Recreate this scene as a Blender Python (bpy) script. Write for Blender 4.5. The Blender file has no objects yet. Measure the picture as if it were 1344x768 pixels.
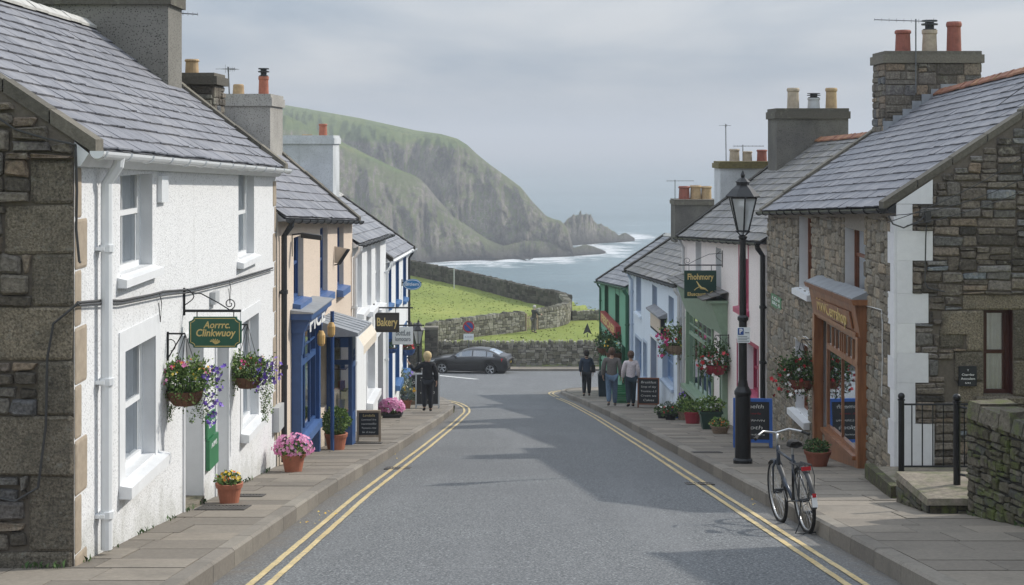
import bpy, math, random
import numpy as np
from mathutils import Vector, Matrix, noise

RN = random.Random(11)
U = RN.uniform
S = bpy.context.scene
COL = S.collection
F_, CX, HY = 2000.0, 672.0, 188.0      # focal length, centre column and horizon row, in photo pixels

# ------------------------------------------------------------------ ground profile (eye height is z = 0)
def H(d):
    if d <= 60: return 1.9 + .135 * d
    if d <= 90:
        t = d - 60; return 10 + .135 * t - .00075 * t * t
    return 13.375 + .02 * (d - 90)
def GZ(d): return -H(d)
def PV(d): return -H(d) + .12
def P(px, py, d): return Vector(((px - CX) * d / F_, d, (HY - py) * d / F_))
def lerp(a, b, t): return a + (b - a) * t
def interp(x, xs, ys): return float(np.interp(x, xs, ys))

# ------------------------------------------------------------------ materials
def lin(c):
    if isinstance(c, str):
        c = c.lstrip('#'); c = [int(c[i:i + 2], 16) / 255 for i in (0, 2, 4)]; g = .3 * c[0] + .59 * c[1] + .11 * c[2]; c = [v + (g - v) * .16 for v in c]
    return tuple((v / 12.92 if v <= .04045 else ((v + .055) / 1.055) ** 2.4) for v in c) + (1,)
class N:
    def __init__(s, name):
        s.m = bpy.data.materials.new(name); s.m.use_nodes = True
        s.t = s.m.node_tree; s.n = s.t.nodes; s.l = s.t.links
        s.b = s.n['Principled BSDF']; s.tc = None
    def node(s, typ, **kw):
        nd = s.n.new(typ)
        for k, v in kw.items(): setattr(nd, k, v)
        return nd
    def set(s, sock, v):
        if hasattr(v, 'is_linked') or isinstance(v, bpy.types.NodeSocket): s.l.new(v, sock)
        else: sock.default_value = v
    def co(s, scale=(1, 1, 1), rot=(0, 0, 0)):
        if not s.tc: s.tc = s.node('ShaderNodeTexCoord')
        mp = s.node('ShaderNodeMapping'); mp.inputs['Scale'].default_value = scale; mp.inputs['Rotation'].default_value = rot
        s.l.new(s.tc.outputs['Object'], mp.inputs['Vector']); return mp.outputs['Vector']
    def noise(s, sc, det=4, rough=.6, vec=None):
        nd = s.node('ShaderNodeTexNoise'); nd.inputs['Scale'].default_value = sc
        nd.inputs['Detail'].default_value = det; nd.inputs['Roughness'].default_value = rough
        s.l.new(vec if vec else s.co(), nd.inputs['Vector']); return nd.outputs['Fac']
    def vor(s, sc, feature='F1', out='Distance', vec=None, rnd=1):
        nd = s.node('ShaderNodeTexVoronoi', feature=feature); nd.inputs['Scale'].default_value = sc
        nd.inputs['Randomness'].default_value = rnd
        s.l.new(vec if vec else s.co(), nd.inputs['Vector']); return nd.outputs[out]
    def ramp(s, fac, stops, interp='LINEAR'):
        r = s.node('ShaderNodeValToRGB'); r.color_ramp.interpolation = interp
        e = r.color_ramp.elements
        while len(e) < len(stops): e.new(.5)
        for q, (p, c) in zip(e, stops):
            q.position = p; q.color = c if len(c) == 4 else tuple(c) + (1,)
        s.l.new(fac, r.inputs['Fac']); return r.outputs['Color']
    def mix(s, fac, a, b, mode='MIX'):
        m = s.node('ShaderNodeMix', data_type='RGBA', blend_type=mode)
        s.set(m.inputs[0], fac); s.set(m.inputs[6], a); s.set(m.inputs[7], b); return m.outputs[2]
    def math(s, op, a, b=0.0, clamp=False):
        m = s.node('ShaderNodeMath', operation=op); m.use_clamp = clamp
        s.set(m.inputs[0], a); s.set(m.inputs[1], b); return m.outputs[0]
    def attr(s, name='var'):
        a = s.node('ShaderNodeAttribute'); a.attribute_name = name; return a.outputs['Fac']
    def bump(s, h, strength=.5, dist=.01):
        b = s.node('ShaderNodeBump'); b.inputs['Strength'].default_value = strength; b.inputs['Distance'].default_value = dist
        s.l.new(h, b.inputs['Height'])
        if s.b.inputs['Normal'].is_linked: s.l.new(s.b.inputs['Normal'].links[0].from_socket, b.inputs['Normal'])
        s.l.new(b.outputs['Normal'], s.b.inputs['Normal'])
    def col(s, c): s.set(s.b.inputs['Base Color'], c)
    def rough(s, r): s.set(s.b.inputs['Roughness'], r)
    def p(s, **kw):
        for k, v in kw.items(): s.b.inputs[k.replace('_', ' ')].default_value = v
M = {}
def simple(key, c, rough=.6, var=.12, nsc=6, bump=0, bsc=60, metal=0, spec=.5, leaf=False):
    n = N(key); c = lin(c) if isinstance(c, str) else tuple(c) + (1,)
    d = tuple(v * (1 - var) for v in c[:3]) + (1,); l = tuple(min(1, v * (1 + var)) for v in c[:3]) + (1,)
    n.col(n.ramp(n.noise(nsc, 5, .65), [(.3, d), (.7, l)])); n.rough(rough); n.p(Metallic=metal)
    n.b.inputs['Specular IOR Level'].default_value = spec
    if bump: n.bump(n.noise(bsc, 3), bump, .004)
    M[key] = n.m; return n.m
def varied(key, stops, rough=.7, nsc=25, namt=.35, bump=.4, bsc=40, dist=.006, spec=.3, trans=0, spots=None):
    """colour from a per-piece random value, with fine noise on top"""
    n = N(key)
    kd = {'rubble': .88, 'granite_quoin': .84, 'rubble_brown': .98, 'mossy_stone': .75, 'paving': .84, 'kerb_stone': .84, 'rubble_fine': .92}.get(key, 1)
    base = n.ramp(n.attr(), [(p, tuple(v * kd for v in lin(c)[:3]) + (1,)) for p, c in stops])
    nz = n.ramp(n.noise(nsc, 6, .7), [(.25, (1 - namt,) * 3 + (1,)), (.75, (1 + namt * .6,) * 3 + (1,))])
    c = n.mix(1.0, base, nz, 'MULTIPLY')
    if spots:
        for (sc, lo, hi, cc, amt) in spots:
            f = n.ramp(n.noise(sc, 4, .7), [(lo, (0, 0, 0, 1)), (hi, (amt,) * 3 + (1,))])
            c = n.mix(f, c, lin(cc))
    n.col(c); n.rough(rough); n.b.inputs['Specular IOR Level'].default_value = spec
    if bump: n.bump(n.noise(bsc, 6, .7), bump, dist)
    if trans:
        n.b.inputs['Subsurface Weight'].default_value = 0
    M[key] = n.m; return n.m

def mat_harl(key, c, speck, amt=.5, c2=None, dirt='#8d8a80'):
    n = N(key)
    v = n.vor(58); nz = n.noise(90, 3)
    base = n.ramp(n.noise(1.3, 4), [(.3, lin(c)), (.7, lin(c2 or c))])
    sp = n.ramp(n.math('ADD', n.vor(34), n.math('MULTIPLY', n.noise(9, 3), .35)), [(.32, (min(1, amt * 1.35),) * 3 + (1,)), (.56, (0, 0, 0, 1))])
    c1 = n.mix(sp, base, lin(speck))
    st = n.ramp(n.noise(1.0, 6, .7, n.co((5, 5, .35))), [(.56, (0, 0, 0, 1)), (.74, (.26,) * 3 + (1,))])
    c2_ = n.mix(st, c1, lin(dirt))
    xyz = n.node('ShaderNodeSeparateXYZ'); n.l.new(n.co(), xyz.inputs[0])
    hg = n.math('ADD', xyz.outputs[2], n.math('MULTIPLY', xyz.outputs[1], .135))      # height above the sloping street
    dm = n.math('SUBTRACT', n.math('ADD', .42, n.math('MULTIPLY', n.math('SUBTRACT', n.noise(3, 5, .7), .5), 1.4)), n.math('MULTIPLY', hg, 1.1), True)
    n.col(n.mix(n.math('MULTIPLY', dm, .8, True), c2_, lin('#7f8068'))); n.rough(.88); n.b.inputs['Specular IOR Level'].default_value = .2
    n.bump(n.math('ADD', v, nz), .6, .006); M[key] = n.m
mat_harl('white_harl', '#e4e5e6', '#95979a', .42)
mat_harl('cream_render', '#e0cdb9', '#a3927f', .35)
mat_harl('white_render', '#e6e9ea', '#b0b2b2', .2)
mat_harl('pink_render', '#f2e8e3', '#b5a8a2', .35)
mat_harl('blue_render', '#dae6f2', '#a0aebf', .18)
mat_harl('green_render', '#78b695', '#5a9876', .25)
mat_harl('chimney_render', '#9b9790', '#5b5954', .6, '#b0aca3', '#4b4a42')
mat_harl('grey_harl', '#87847c', '#3f3d38', .7, '#77746c', '#45433b')
mat_harl('dark_render', '#5d5b57', '#36342f', .55, '#75726a', '#33342b')
mat_harl('white_chimney', '#d5d9db', '#8b8c88', .4, '#b4b8ba', '#62635c')
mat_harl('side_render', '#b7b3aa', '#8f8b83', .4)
simple('white_paint', '#e8eaeb', .45, .04, 8)
simple('smooth_white', '#dfe1e3', .6, .05, 5, .15)
simple('blue_paint', '#2f5590', .4, .12, 5)
simple('blue_paint_light', '#4468a3', .45, .12, 5)
simple('deep_blue_paint', '#3a6fae', .4, .1, 5)
simple('green_paint', '#2a7a4a', .42, .12, 5)
simple('sage_paint', '#86a186', .5, .12, 6)
simple('sage_dark', '#6c8c6d', .5, .12, 6)
simple('dark_green', '#155a3c', .45, .1, 5)
simple('pink_paint', '#c2476a', .45, .1, 6)
simple('crimson_paint', '#a81f45', .45, .1, 6)
simple('pale_blue_paint', '#abbdd4', .5, .08, 6)
simple('mid_blue_paint', '#7f9dc6', .5, .08, 6)
simple('purple_door', '#33264e', .4, .1, 6)
simple('tan_reveal', '#ecdcc9', .8, .08, 6, .2)
simple('grey_reveal', '#eff0f1', .7, .06, 6)
simple('maroon_paint', '#4a221d', .45, .12, 6)
simple('brown_wood', '#7b4427', .5, .2, 9)
simple('black_metal', '#1b1d20', .38, .25, 12, .1, 90, .2)
simple('dark_metal', '#2d3034', .5, .2, 12)
simple('grey_metal', '#6a6d70', .45, .15, 12, metal=.6)
simple('steel', '#b5b7b9', .28, .1, 14, metal=.9)
simple('lead', '#8d9298', .6, .18, 5, .2, 20)
simple('white_plastic', '#e3e6e8', .35, .04, 5)
simple('grey_plastic', '#b9bcbd', .45, .06, 8)
simple('cable', '#3d3d3d', .6, .2, 8)
simple('white_cable', '#c9c9c6', .6, .1, 8)
varied('yellow_line', [(0, '#c4aa70'), (1, '#d6bd84')], .8, 26, .3, .4, 60, .005, spots=[(34, .5, .64, '#8b8577', .75), (5, .52, .68, '#9a9280', .7)])
simple('white_line', '#cfd0cd', .75, .14, 9, .4, 160)
simple('gold', '#d7bb6c', .45, .12, 20)
simple('sign_green', '#1f5b45', .4, .08, 8)
simple('sign_dark_green', '#143f34', .4, .08, 8)
simple('sign_brown', '#3c3832', .55, .12, 8)
simple('sign_white', '#dfe5e6', .5, .04, 8)
simple('sign_blue', '#2b77b4', .4, .06, 8)
simple('sign_red', '#b0282f', .45, .1, 8)
simple('road_sign_blue', '#24509c', .35, .04, 8)
simple('road_sign_red', '#c2262e', .35, .04, 8)
simple('letter_white', '#eceeec', .5, .04, 20)
simple('letter_grey', '#7b858b', .5, .1, 20)
simple('chalk', '#d2d2cb', .9, .2, 60)
simple('chalkboard', '#24272a', .7, .25, 9)
simple('pale_wood', '#a08b72', .65, .22, 14)
simple('blue_board', '#2460bb', .5, .1, 8)
simple('terracotta', '#b5694c', .75, .18, 7, .25, 40)
simple('dark_terracotta', '#8a4c38', .8, .2, 7, .25, 40)
simple('red_pot', '#9c2536', .5, .12, 7)
simple('green_pot', '#27473c', .5, .12, 7)
simple('blue_pot', '#27508c', .45, .12, 7)
simple('wicker', '#8b7560', .85, .35, 40, .6, 70)
simple('black_tray', '#26282a', .6, .2, 9)
simple('coir', '#6b4630', .9, .35, 30, .7, 70)
simple('soil', '#33271e', .95, .3, 20, .6, 40)
simple('orange_clay', '#aa6046', .75, .2, 9, .2)
simple('tan_clay', '#b3946a', .8, .2, 9, .2)
simple('buff_clay', '#b09f88', .8, .2, 9, .2)
simple('red_clay', '#985343', .75, .2, 9, .2)
simple('curtain', '#dfe2e4', .9, .08, 10)
simple('interior_goods', '#5b4a3d', .8, .5, 8)
simple('amber_shade', '#e0b064', .5, .1, 8)
simple('skin', '#c39478', .55, .06, 12)
simple('rubber', '#191919', .8, .15, 20)
simple('tan_panel', '#cdbba6', .6, .06, 8)
simple('awning_cloth', '#d8ccb8', .85, .08, 8)
simple('grate', '#4a4642', .7, .25, 30)
simple('bulb', '#eef0ea', .5, .02, 5)
simple('sandstone', '#a3937e', .85, .16, 9, .5, 50)
varied('step_stone', [(0, '#857b6c'), (1, '#8f8474')], .9, 16, .5, .6, 30, .01, spots=[(3, .45, .65, '#5d6340', .7), (9, .55, .7, '#4b483f', .6)])
# shop wood
n = N('orange_wood'); v = n.co((1, 1, .12))
n.col(n.ramp(n.noise(14, 6, .6, v), [(.25, lin('#6a3e26')), (.55, lin('#985e36')), (.8, lin('#a97145'))])); n.rough(.42); n.bump(n.noise(30, 4, .6, v), .2, .003); M['orange_wood'] = n.m
# glass: a thin reflecting pane one can see into
def mat_glass(key, tint=(.9, .93, .94), refl=.27, rough=.03):
    n = N(key); n.n.remove(n.b)
    out = n.n['Material Output']
    tr = n.node('ShaderNodeBsdfTransparent'); tr.inputs[0].default_value = tint + (1,)
    gl = n.node('ShaderNodeBsdfGlossy'); gl.inputs['Roughness'].default_value = rough; gl.inputs['Color'].default_value = (.9, .95, 1, 1)
    lw = n.node('ShaderNodeFresnel'); lw.inputs['IOR'].default_value = 1.5
    f = n.math('ADD', lw.outputs[0], refl, True)
    mx = n.node('ShaderNodeMixShader'); n.l.new(f, mx.inputs[0]); n.l.new(tr.outputs[0], mx.inputs[1]); n.l.new(gl.outputs[0], mx.inputs[2])
    n.l.new(mx.outputs[0], out.inputs['Surface']); M[key] = n.m
simple('bike_paint', '#343d4b', .3, .08, 10, metal=.3)
simple('moss_cap', '#6d6338', .95, .35, 14, .7, 30)
mat_glass('glass'); mat_glass('car_glass', (.14, .15, .16), .26)
n = N('lantern_glass'); n.col(lin('#dfe3e3')); n.rough(.35); n.p(Transmission_Weight=.5); M['lantern_glass'] = n.m
# car paint
n = N('car_paint'); n.col(lin('#111216')); n.rough(.32); n.p(Coat_Weight=.45, Coat_Roughness=.06, Metallic=.1); M['car_paint'] = n.m
n = N('tail_red'); n.col(lin('#c01f28')); n.rough(.2); M['tail_red'] = n.m
n = N('plate_yellow'); n.col(lin('#d8bb2c')); n.rough(.4); M['plate_yellow'] = n.m
# stones
varied('rubble', [(0, '#5f5950'), (.2, '#786f62'), (.4, '#8a8172'), (.55, '#75736f'), (.7, '#958a7a'), (.85, '#9c866d'), (1, '#6c7075')], .9, 26, .75, .95, 20, .035,
       spots=[(3.5, .58, .7, '#a7a593', .55), (2.2, .62, .75, '#4c5238', .5)])
varied('rubble_brown', [(0, '#4e4a44'), (.25, '#736a5f'), (.5, '#8a8072'), (.7, '#6f6f6d'), (.85, '#97836c'), (1, '#868f97')], .9, 26, .75, .95, 22, .03,
       spots=[(7, .58, .7, '#aaa594', .55), (3.0, .6, .72, '#3f3c36', .5)])
varied('rubble_fine', [(0, '#7a7264'), (.25, '#958b79'), (.5, '#a89c87'), (.75, '#999589'), (1, '#b5a288')], .9, 26, .7, .9, 28, .02,
       spots=[(3.5, .6, .72, '#b3ae9a', .45)])
varied('wall_stone', [(0, '#5d5a50'), (.3, '#77735f'), (.6, '#8f8b7b'), (.85, '#a29e90'), (1, '#6c6a63')], .92, 10, .35, .9, 22, .03,
       spots=[(1.6, .6, .7, '#b3b09e', .5), (1.1, .6, .72, '#4f5733', .4)])
varied('dark_wall_stone', [(0, '#3e3b33'), (.4, '#545046'), (.8, '#676457'), (1, '#464638')], .92, 10, .35, .9, 22, .03,
       spots=[(1.1, .56, .7, '#4b5530', .5)])
varied('mossy_stone', [(0, '#59543f'), (.3, '#746c5b'), (.6, '#898170'), (1, '#66665e')], .92, 20, .7, .95, 24, .03,
       spots=[(5, .5, .64, '#5f6d30', .8), (2, .52, .7, '#58602f', .5), (9, .62, .7, '#aaa999', .5)])
varied('granite_quoin', [(0, '#736c5e'), (.5, '#8f8573'), (1, '#a3967f')], .92, 48, .95, .95, 26, .03, spots=[(4, .5, .7, '#45433c', .6), (14, .6, .68, '#8c8b80', .55), (2, .6, .75, '#6c6a4e', .4)])
varied('white_quoin', [(0, '#dcdde0'), (1, '#e6e7e8')], .75, 10, .08, .5, 45, .006)
varied('coping', [(0, '#5a564d'), (.5, '#6b665b'), (1, '#7a7467')], .9, 30, .4, .7, 35, .01, spots=[(4, .58, .7, '#8f8d78', .5)])
simple('mortar', '#686055', .95, .2, 20, .7, 60)
simple('mortar_light', '#8a8378', .95, .2, 20, .7, 60)
simple('mortar_dark', '#35332e', .95, .2, 10, .7, 60)
def mat_slate(key, stops, moss=0, lich='#8e8a60'):
    n = N(key)
    base = n.ramp(n.attr(), [(p, lin(c)) for p, c in stops])
    nz = n.ramp(n.noise(9, 7, .75), [(.25, (.72,) * 3 + (1,)), (.75, (1.18,) * 3 + (1,))])
    c = n.mix(1, base, nz, 'MULTIPLY')
    st = n.ramp(n.noise(1.3, 6, .75), [(.5, (0, 0, 0, 1)), (.72, (.5,) * 3 + (1,))])
    c = n.mix(st, c, lin('#a09d9d'))
    if moss:
        f = n.ramp(n.noise(2.3, 6, .7), [(.5, (0, 0, 0, 1)), (.7, (moss,) * 3 + (1,))]); c = n.mix(f, c, lin(lich))
    n.col(c); n.rough(n.ramp(n.noise(6, 3), [(.3, (.48,) * 3 + (1,)), (.7, (.72,) * 3 + (1,))])); n.b.inputs['Specular IOR Level'].default_value = .45
    n.bump(n.noise(22, 6, .75), .5, .008); M[key] = n.m
mat_slate('slate', [(0, '#6e6f76'), (.5, '#777880'), (1, '#808188')])
mat_slate('slate_brown', [(0, '#5f5e5d'), (.5, '#6f6e6e'), (1, '#807e7c')], .55, '#7b7452')
mat_slate('slate_grey', [(0, '#6a6d75'), (.5, '#797c84'), (1, '#898b91')], .15)
varied('ridge_tile', [(0, '#80513f'), (.5, '#966049'), (1, '#a0704e')], .8, 20, .3, .3, 30, spots=[(6, .55, .7, '#8f7d3a', .6)])
simple('mortar_ridge', '#b3b1ab', .9, .2, 8, .6, 30)
# paving, kerb, road
varied('paving', [(0, '#80786d'), (.4, '#898074'), (.7, '#91887b'), (1, '#9c9182')], .85, 22, .25, .4, 70, .004, spots=[(1.2, .5, .75, '#5f5a52', .5), (14, .68, .74, '#3e3c38', .5)])
varied('kerb_stone', [(0, '#7e776d'), (.5, '#8d857a'), (1, '#9a9285')], .85, 30, .25, .5, 80, .004, spots=[(2, .5, .75, '#5e5a53', .5)])
simple('joint', '#4c473f', .95, .3, 12, .5, 40)
n = N('asphalt')
f = n.noise(44, 3, .8); big = n.noise(.35, 5, .6); agg = n.vor(120, out='Color')
c = n.ramp(f, [(.36, (.036, .039, .041, 1)), (.46, (.1, .106, .11, 1)), (.54, (.138, .144, .148, 1)), (.64, (.36, .37, .375, 1))])
c = n.mix(n.ramp(n.noise(28, 4, .8), [(.58, (0, 0, 0, 1)), (.7, (.55,) * 3 + (1,))]), c, (.07, .074, .08, 1))
c = n.mix(n.ramp(big, [(.35, (0, 0, 0, 1)), (.7, (.5,) * 3 + (1,))]), c, (.105, .108, .114, 1))
st = n.ramp(n.noise(1.0, 4, .6, n.co((1.5, .08, 1))), [(.5, (0, 0, 0, 1)), (.7, (.3,) * 3 + (1,))])
c = n.mix(st, c, (.19, .195, .2, 1))
e = n.attr('edge'); ed = n.math('MULTIPLY', e, n.ramp(n.noise(5, 5, .7), [(.3, (.2,) * 3 + (1,)), (.7, (1,) * 3 + (1,))]))
c = n.mix(ed, c, lin('#6f675c'))
cr = n.vor(.55, 'DISTANCE_TO_EDGE', vec=None); 
n.col(c); n.rough(.85); n.bump(n.noise(62, 3, .7), .5, .008); n.b.inputs['Specular IOR Level'].default_value = .35; M['asphalt'] = n.m
# grass, earth
n = N('meadow_grass')
c = n.ramp(n.noise(.12, 6, .7), [(.3, lin('#6f7a34')), (.5, lin('#7f8a3b')), (.72, lin('#969a4a'))])
c = n.mix(n.ramp(n.noise(2.4, 5, .75), [(.4, (0, 0, 0, 1)), (.7, (.45,) * 3 + (1,))]), c, lin('#6c8638'))
c = n.mix(n.ramp(n.noise(1.1, 5, .8, n.co((.35, 1.2, 1))), [(.56, (0, 0, 0, 1)), (.72, (.45,) * 3 + (1,))]), c, lin('#a9a962'))
n.col(c); n.rough(.95); n.bump(n.noise(3.5, 6, .8), .6, .06); n.b.inputs['Specular IOR Level'].default_value = .15; M['meadow_grass'] = n.m
varied('tuft', [(0, '#74823c'), (.5, '#869144'), (1, '#9ca055')], .9, 4, .15, 0)
simple('earth', '#5a554b', .95, .25, 1.5, .6, 6)
varied('leaf', [(0, '#3f5c2c'), (.4, '#5a7b3c'), (.7, '#76964a'), (1, '#a0b566')], .75, 30, .2, 0, spec=.15)
varied('dark_leaf', [(0, '#304a28'), (.5, '#456236'), (1, '#66834a')], .75, 30, .2, 0, spec=.15)
varied('grey_leaf', [(0, '#5d6f66'), (.5, '#71857a'), (1, '#8a9a90')], .6, 30, .2, 0, spec=.35)
varied('pink_petal', [(0, '#d6649f'), (.5, '#e084b4'), (1, '#efaace')], .6, 30, .1, 0)
varied('magenta_petal', [(0, '#c41f6a'), (1, '#e0458f')], .6, 30, .1, 0)
varied('purple_petal', [(0, '#5a3fae'), (.5, '#7a55c4'), (1, '#9a7ad6')], .6, 30, .1, 0)
varied('red_petal', [(0, '#a81420'), (.6, '#cf2630'), (1, '#dc4a52')], .6, 30, .1, 0)
varied('white_petal', [(0, '#d9dad6'), (1, '#efefec')], .6, 30, .1, 0)
varied('yellow_petal', [(0, '#e0a21c'), (.6, '#efc22c'), (1, '#f0d458')], .6, 30, .1, 0)
varied('orange_petal', [(0, '#cf5a2c'), (1, '#e88a3c')], .6, 30, .1, 0)
# fabrics
for k, c in dict(cloth_black='#1b1d22', cloth_navy='#28374a', cloth_grey='#6a6561', cloth_pinkwhite='#cfc3c6', jeans='#5c7590', cloth_dark='#20242b',
                 cloth_teal='#1f3440', hair_blonde='#cdb27c', hair_dark='#2a211b', hair_brown='#5a4030', leather='#1c1a19', cloth_olive='#3a3b34', hair_white='#b9b4ac').items():
    simple(k, c, .85, .2, 18, .3, 60)

# ------------------------------------------------------------------ mesh builder
class MB:
    def __init__(s): s.v = []; s.f = []; s.mi = []; s.va = []
    def add(s, vs, fs, m=0, var=None):
        b = len(s.v); s.v.extend([tuple(p) for p in vs])
        r = RN.random() if var is None else var
        for f in fs: s.f.append(tuple(b + i for i in f)); s.mi.append(m); s.va.append(r)
    def quad(s, a, b, c, d, m=0, var=None): s.add([a, b, c, d], [(0, 1, 2, 3)], m, var)
    def poly(s, pts, m=0, var=None): s.add(pts, [tuple(range(len(pts)))], m, var)
    def hexa(s, p, m=0, var=None):
        s.add(p, [(0, 3, 2, 1), (4, 5, 6, 7), (0, 1, 5, 4), (1, 2, 6, 5), (2, 3, 7, 6), (3, 0, 4, 7)], m, var)
    def box(s, x0, x1, y0, y1, z0, z1, m=0, var=None):
        s.hexa([(x0, y0, z0), (x1, y0, z0), (x1, y1, z0), (x0, y1, z0), (x0, y0, z1), (x1, y0, z1), (x1, y1, z1), (x0, y1, z1)], m, var)
    def tube(s, pts, r, n=8, m=0, caps=True, var=None, closed=False):
        pts = [Vector(p) for p in pts]; k = len(pts)
        rs = r if isinstance(r, (list, tuple)) else [r] * k
        vs = []; up = None
        for i, p in enumerate(pts):
            if closed: t = (pts[(i + 1) % k] - pts[i - 1])
            else: t = pts[min(i + 1, k - 1)] - pts[max(i - 1, 0)]
            t.normalize()
            if up is None: up = Vector((0, 0, 1)) if abs(t.z) < .9 else Vector((1, 0, 0))
            a = t.cross(up)
            if a.length < 1e-4: a = t.cross(Vector((0, 1, 0)))
            a.normalize(); b = a.cross(t).normalized(); up = b
            for j in range(n):
                w = 2 * math.pi * j / n; vs.append(p + (a * math.cos(w) + b * math.sin(w)) * rs[i])
        fs = []
        for i in range(k if closed else k - 1):
            for j in range(n):
                a0 = i * n + j; a1 = i * n + (j + 1) % n; i2 = (i + 1) % k
                fs.append((a0, a1, i2 * n + (j + 1) % n, i2 * n + j))
        if caps and not closed: fs += [tuple(range(n))[::-1], tuple((k - 1) * n + j for j in range(n))]
        s.add(vs, fs, m, var)
    def lathe(s, prof, c=(0, 0, 0), n=20, m=0, var=None, jit=0):
        vs = []; c = Vector(c)
        for r, z in prof:
            for j in range(n):
                w = 2 * math.pi * j / n; q = r * (1 + (U(-jit, jit) if jit else 0)); vs.append((c.x + q * math.cos(w), c.y + q * math.sin(w), c.z + z))
        fs = []
        for i in range(len(prof) - 1):
            for j in range(n): fs.append((i * n + j, i * n + (j + 1) % n, (i + 1) * n + (j + 1) % n, (i + 1) * n + j))
        fs += [tuple(range(n))[::-1], tuple((len(prof) - 1) * n + j for j in range(n))]
        s.add(vs, fs, m, var)
    def ball(s, c, r, n=10, m=0, var=None):
        rx, ry, rz = r if isinstance(r, (tuple, list)) else (r, r, r)
        vs = []; k = n // 2 + 1
        for i in range(k + 1):
            a = -math.pi / 2 + math.pi * i / k
            for j in range(n):
                w = 2 * math.pi * j / n; vs.append((c[0] + rx * math.cos(a) * math.cos(w), c[1] + ry * math.cos(a) * math.sin(w), c[2] + rz * math.sin(a)))
        fs = [(i * n + j, i * n + (j + 1) % n, (i + 1) * n + (j + 1) % n, (i + 1) * n + j) for i in range(k) for j in range(n)]
        s.add(vs, fs, m, var)
    def xf(s, mat):
        s.v = [tuple(mat @ Vector(p)) for p in s.v]; return s
    def build(s, name, mats, parent=None, smooth=False, local=False):
        if not isinstance(mats, (list, tuple)): mats = [mats]
        off = Vector((0, 0, 0))
        if parent is not None and not local:
            q = parent
            while q: off += q.location; q = q.parent
        me = bpy.data.meshes.new(name)
        me.from_pydata([(p[0] - off.x, p[1] - off.y, p[2] - off.z) for p in s.v], [], s.f)
        for k in mats: me.materials.append(M[k] if isinstance(k, str) else k)
        me.polygons.foreach_set('material_index', s.mi)
        a = me.attributes.new('var', 'FLOAT', 'FACE'); a.data.foreach_set('value', s.va)
        if smooth: me.polygons.foreach_set('use_smooth', [True] * len(s.f))
        me.update()
        o = bpy.data.objects.new(name, me); COL.objects.link(o)
        if parent: o.parent = parent
        return o

def tag(o, label=None, cat=None, group=None, kind=None):
    if label: o['label'] = label
    if cat: o['category'] = cat
    if group: o['group'] = group
    if kind: o['kind'] = kind
    return o
def thing(name, label, cat, loc=(0, 0, 0), rz=0, group=None):
    o = bpy.data.objects.new(name, None); COL.objects.link(o); o.location = loc; o.rotation_euler = (0, 0, rz)
    o.empty_display_size = .2
    return tag(o, label, cat, group)
def copy_tree(o, parent=None):
    c = o.copy(); COL.objects.link(c)
    if parent: c.parent = parent
    for ch in list(o.children): copy_tree(ch, c)
    return c

def text(parent, s, size, mat, origin, right, up, width=None, depth=.004, name='lettering', shear=0, bold=0, local=False, center=True):
    cu = bpy.data.curves.new('t', 'FONT'); cu.body = s; cu.size = size; cu.extrude = depth; cu.align_x = 'CENTER' if center else 'LEFT'; cu.align_y = 'CENTER'
    cu.shear = shear; cu.offset = bold; cu.resolution_u = 3
    t = bpy.data.objects.new('t', cu); COL.objects.link(t)
    dg = bpy.context.evaluated_depsgraph_get(); dg.update()
    me = bpy.data.meshes.new_from_object(t.evaluated_get(dg))
    bpy.data.objects.remove(t); bpy.data.curves.remove(cu)
    co = np.array([v.co[:] for v in me.vertices])
    if len(co) == 0: return
    k = (width / (co[:, 0].max() - co[:, 0].min())) if width else 1
    rt = Vector(right).normalized(); u = Vector(up).normalized(); nn = rt.cross(u); o = Vector(origin)
    off = Vector((0, 0, 0))
    if not local:
        q = parent
        while q: off += q.location; q = q.parent
    for v in me.vertices:
        c = v.co; v.co = o + rt * c.x * k + u * c.y + nn * c.z - off
    me.name = name; me.materials.clear(); me.materials.append(M[mat])
    ob = bpy.data.objects.new(name, me); COL.objects.link(ob); ob.parent = parent
    return ob

# ------------------------------------------------------------------ facades
class Fac:
    """vertical plane from (x0,y0) to (x1,y1); s runs along it, o outwards"""
    def __init__(s, x0, y0, x1, y1, side):
        s.a = Vector((x0, y0, 0)); s.b = Vector((x1, y1, 0)); s.L = (s.b - s.a).length
        s.u = (s.b - s.a).normalized(); n = Vector((s.u.y, -s.u.x, 0)); s.n = n * side
        s.flip = side
    def p(s, q, z, o=0): r = s.a + s.u * q + s.n * o; return Vector((r.x, r.y, z))
    def y(s, q): return (s.a + s.u * q).y
    def sx(s, px, o=0):
        k = (px - CX) / F_; a = s.a + s.n * o; u = s.u      # a.x+q u.x = k (a.y + q u.y)
        return (k * a.y - a.x) / (u.x - k * u.y)
    def zp(s, px, py, o=0):
        q = s.sx(px, o); d = (s.a + s.u * q + s.n * o).y; return (HY - py) * d / F_
    def g(s, q): return PV(s.y(q))
    def op(s, pa, pb, yt, yb, ref=None, r=.15):
        ref = ref or pa; a, b = sorted((s.sx(pa), s.sx(pb)))
        return (a, b, s.zp(ref, yb), s.zp(ref, yt), r)
    def box(s, mb, s0, s1, z0, z1, o0, o1, m=0, var=None):
        mb.hexa([s.p(s0, z0, o0), s.p(s1, z0, o0), s.p(s1, z0, o1), s.p(s0, z0, o1), s.p(s0, z1, o0), s.p(s1, z1, o0), s.p(s1, z1, o1), s.p(s0, z1, o1)], m, var)

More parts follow.
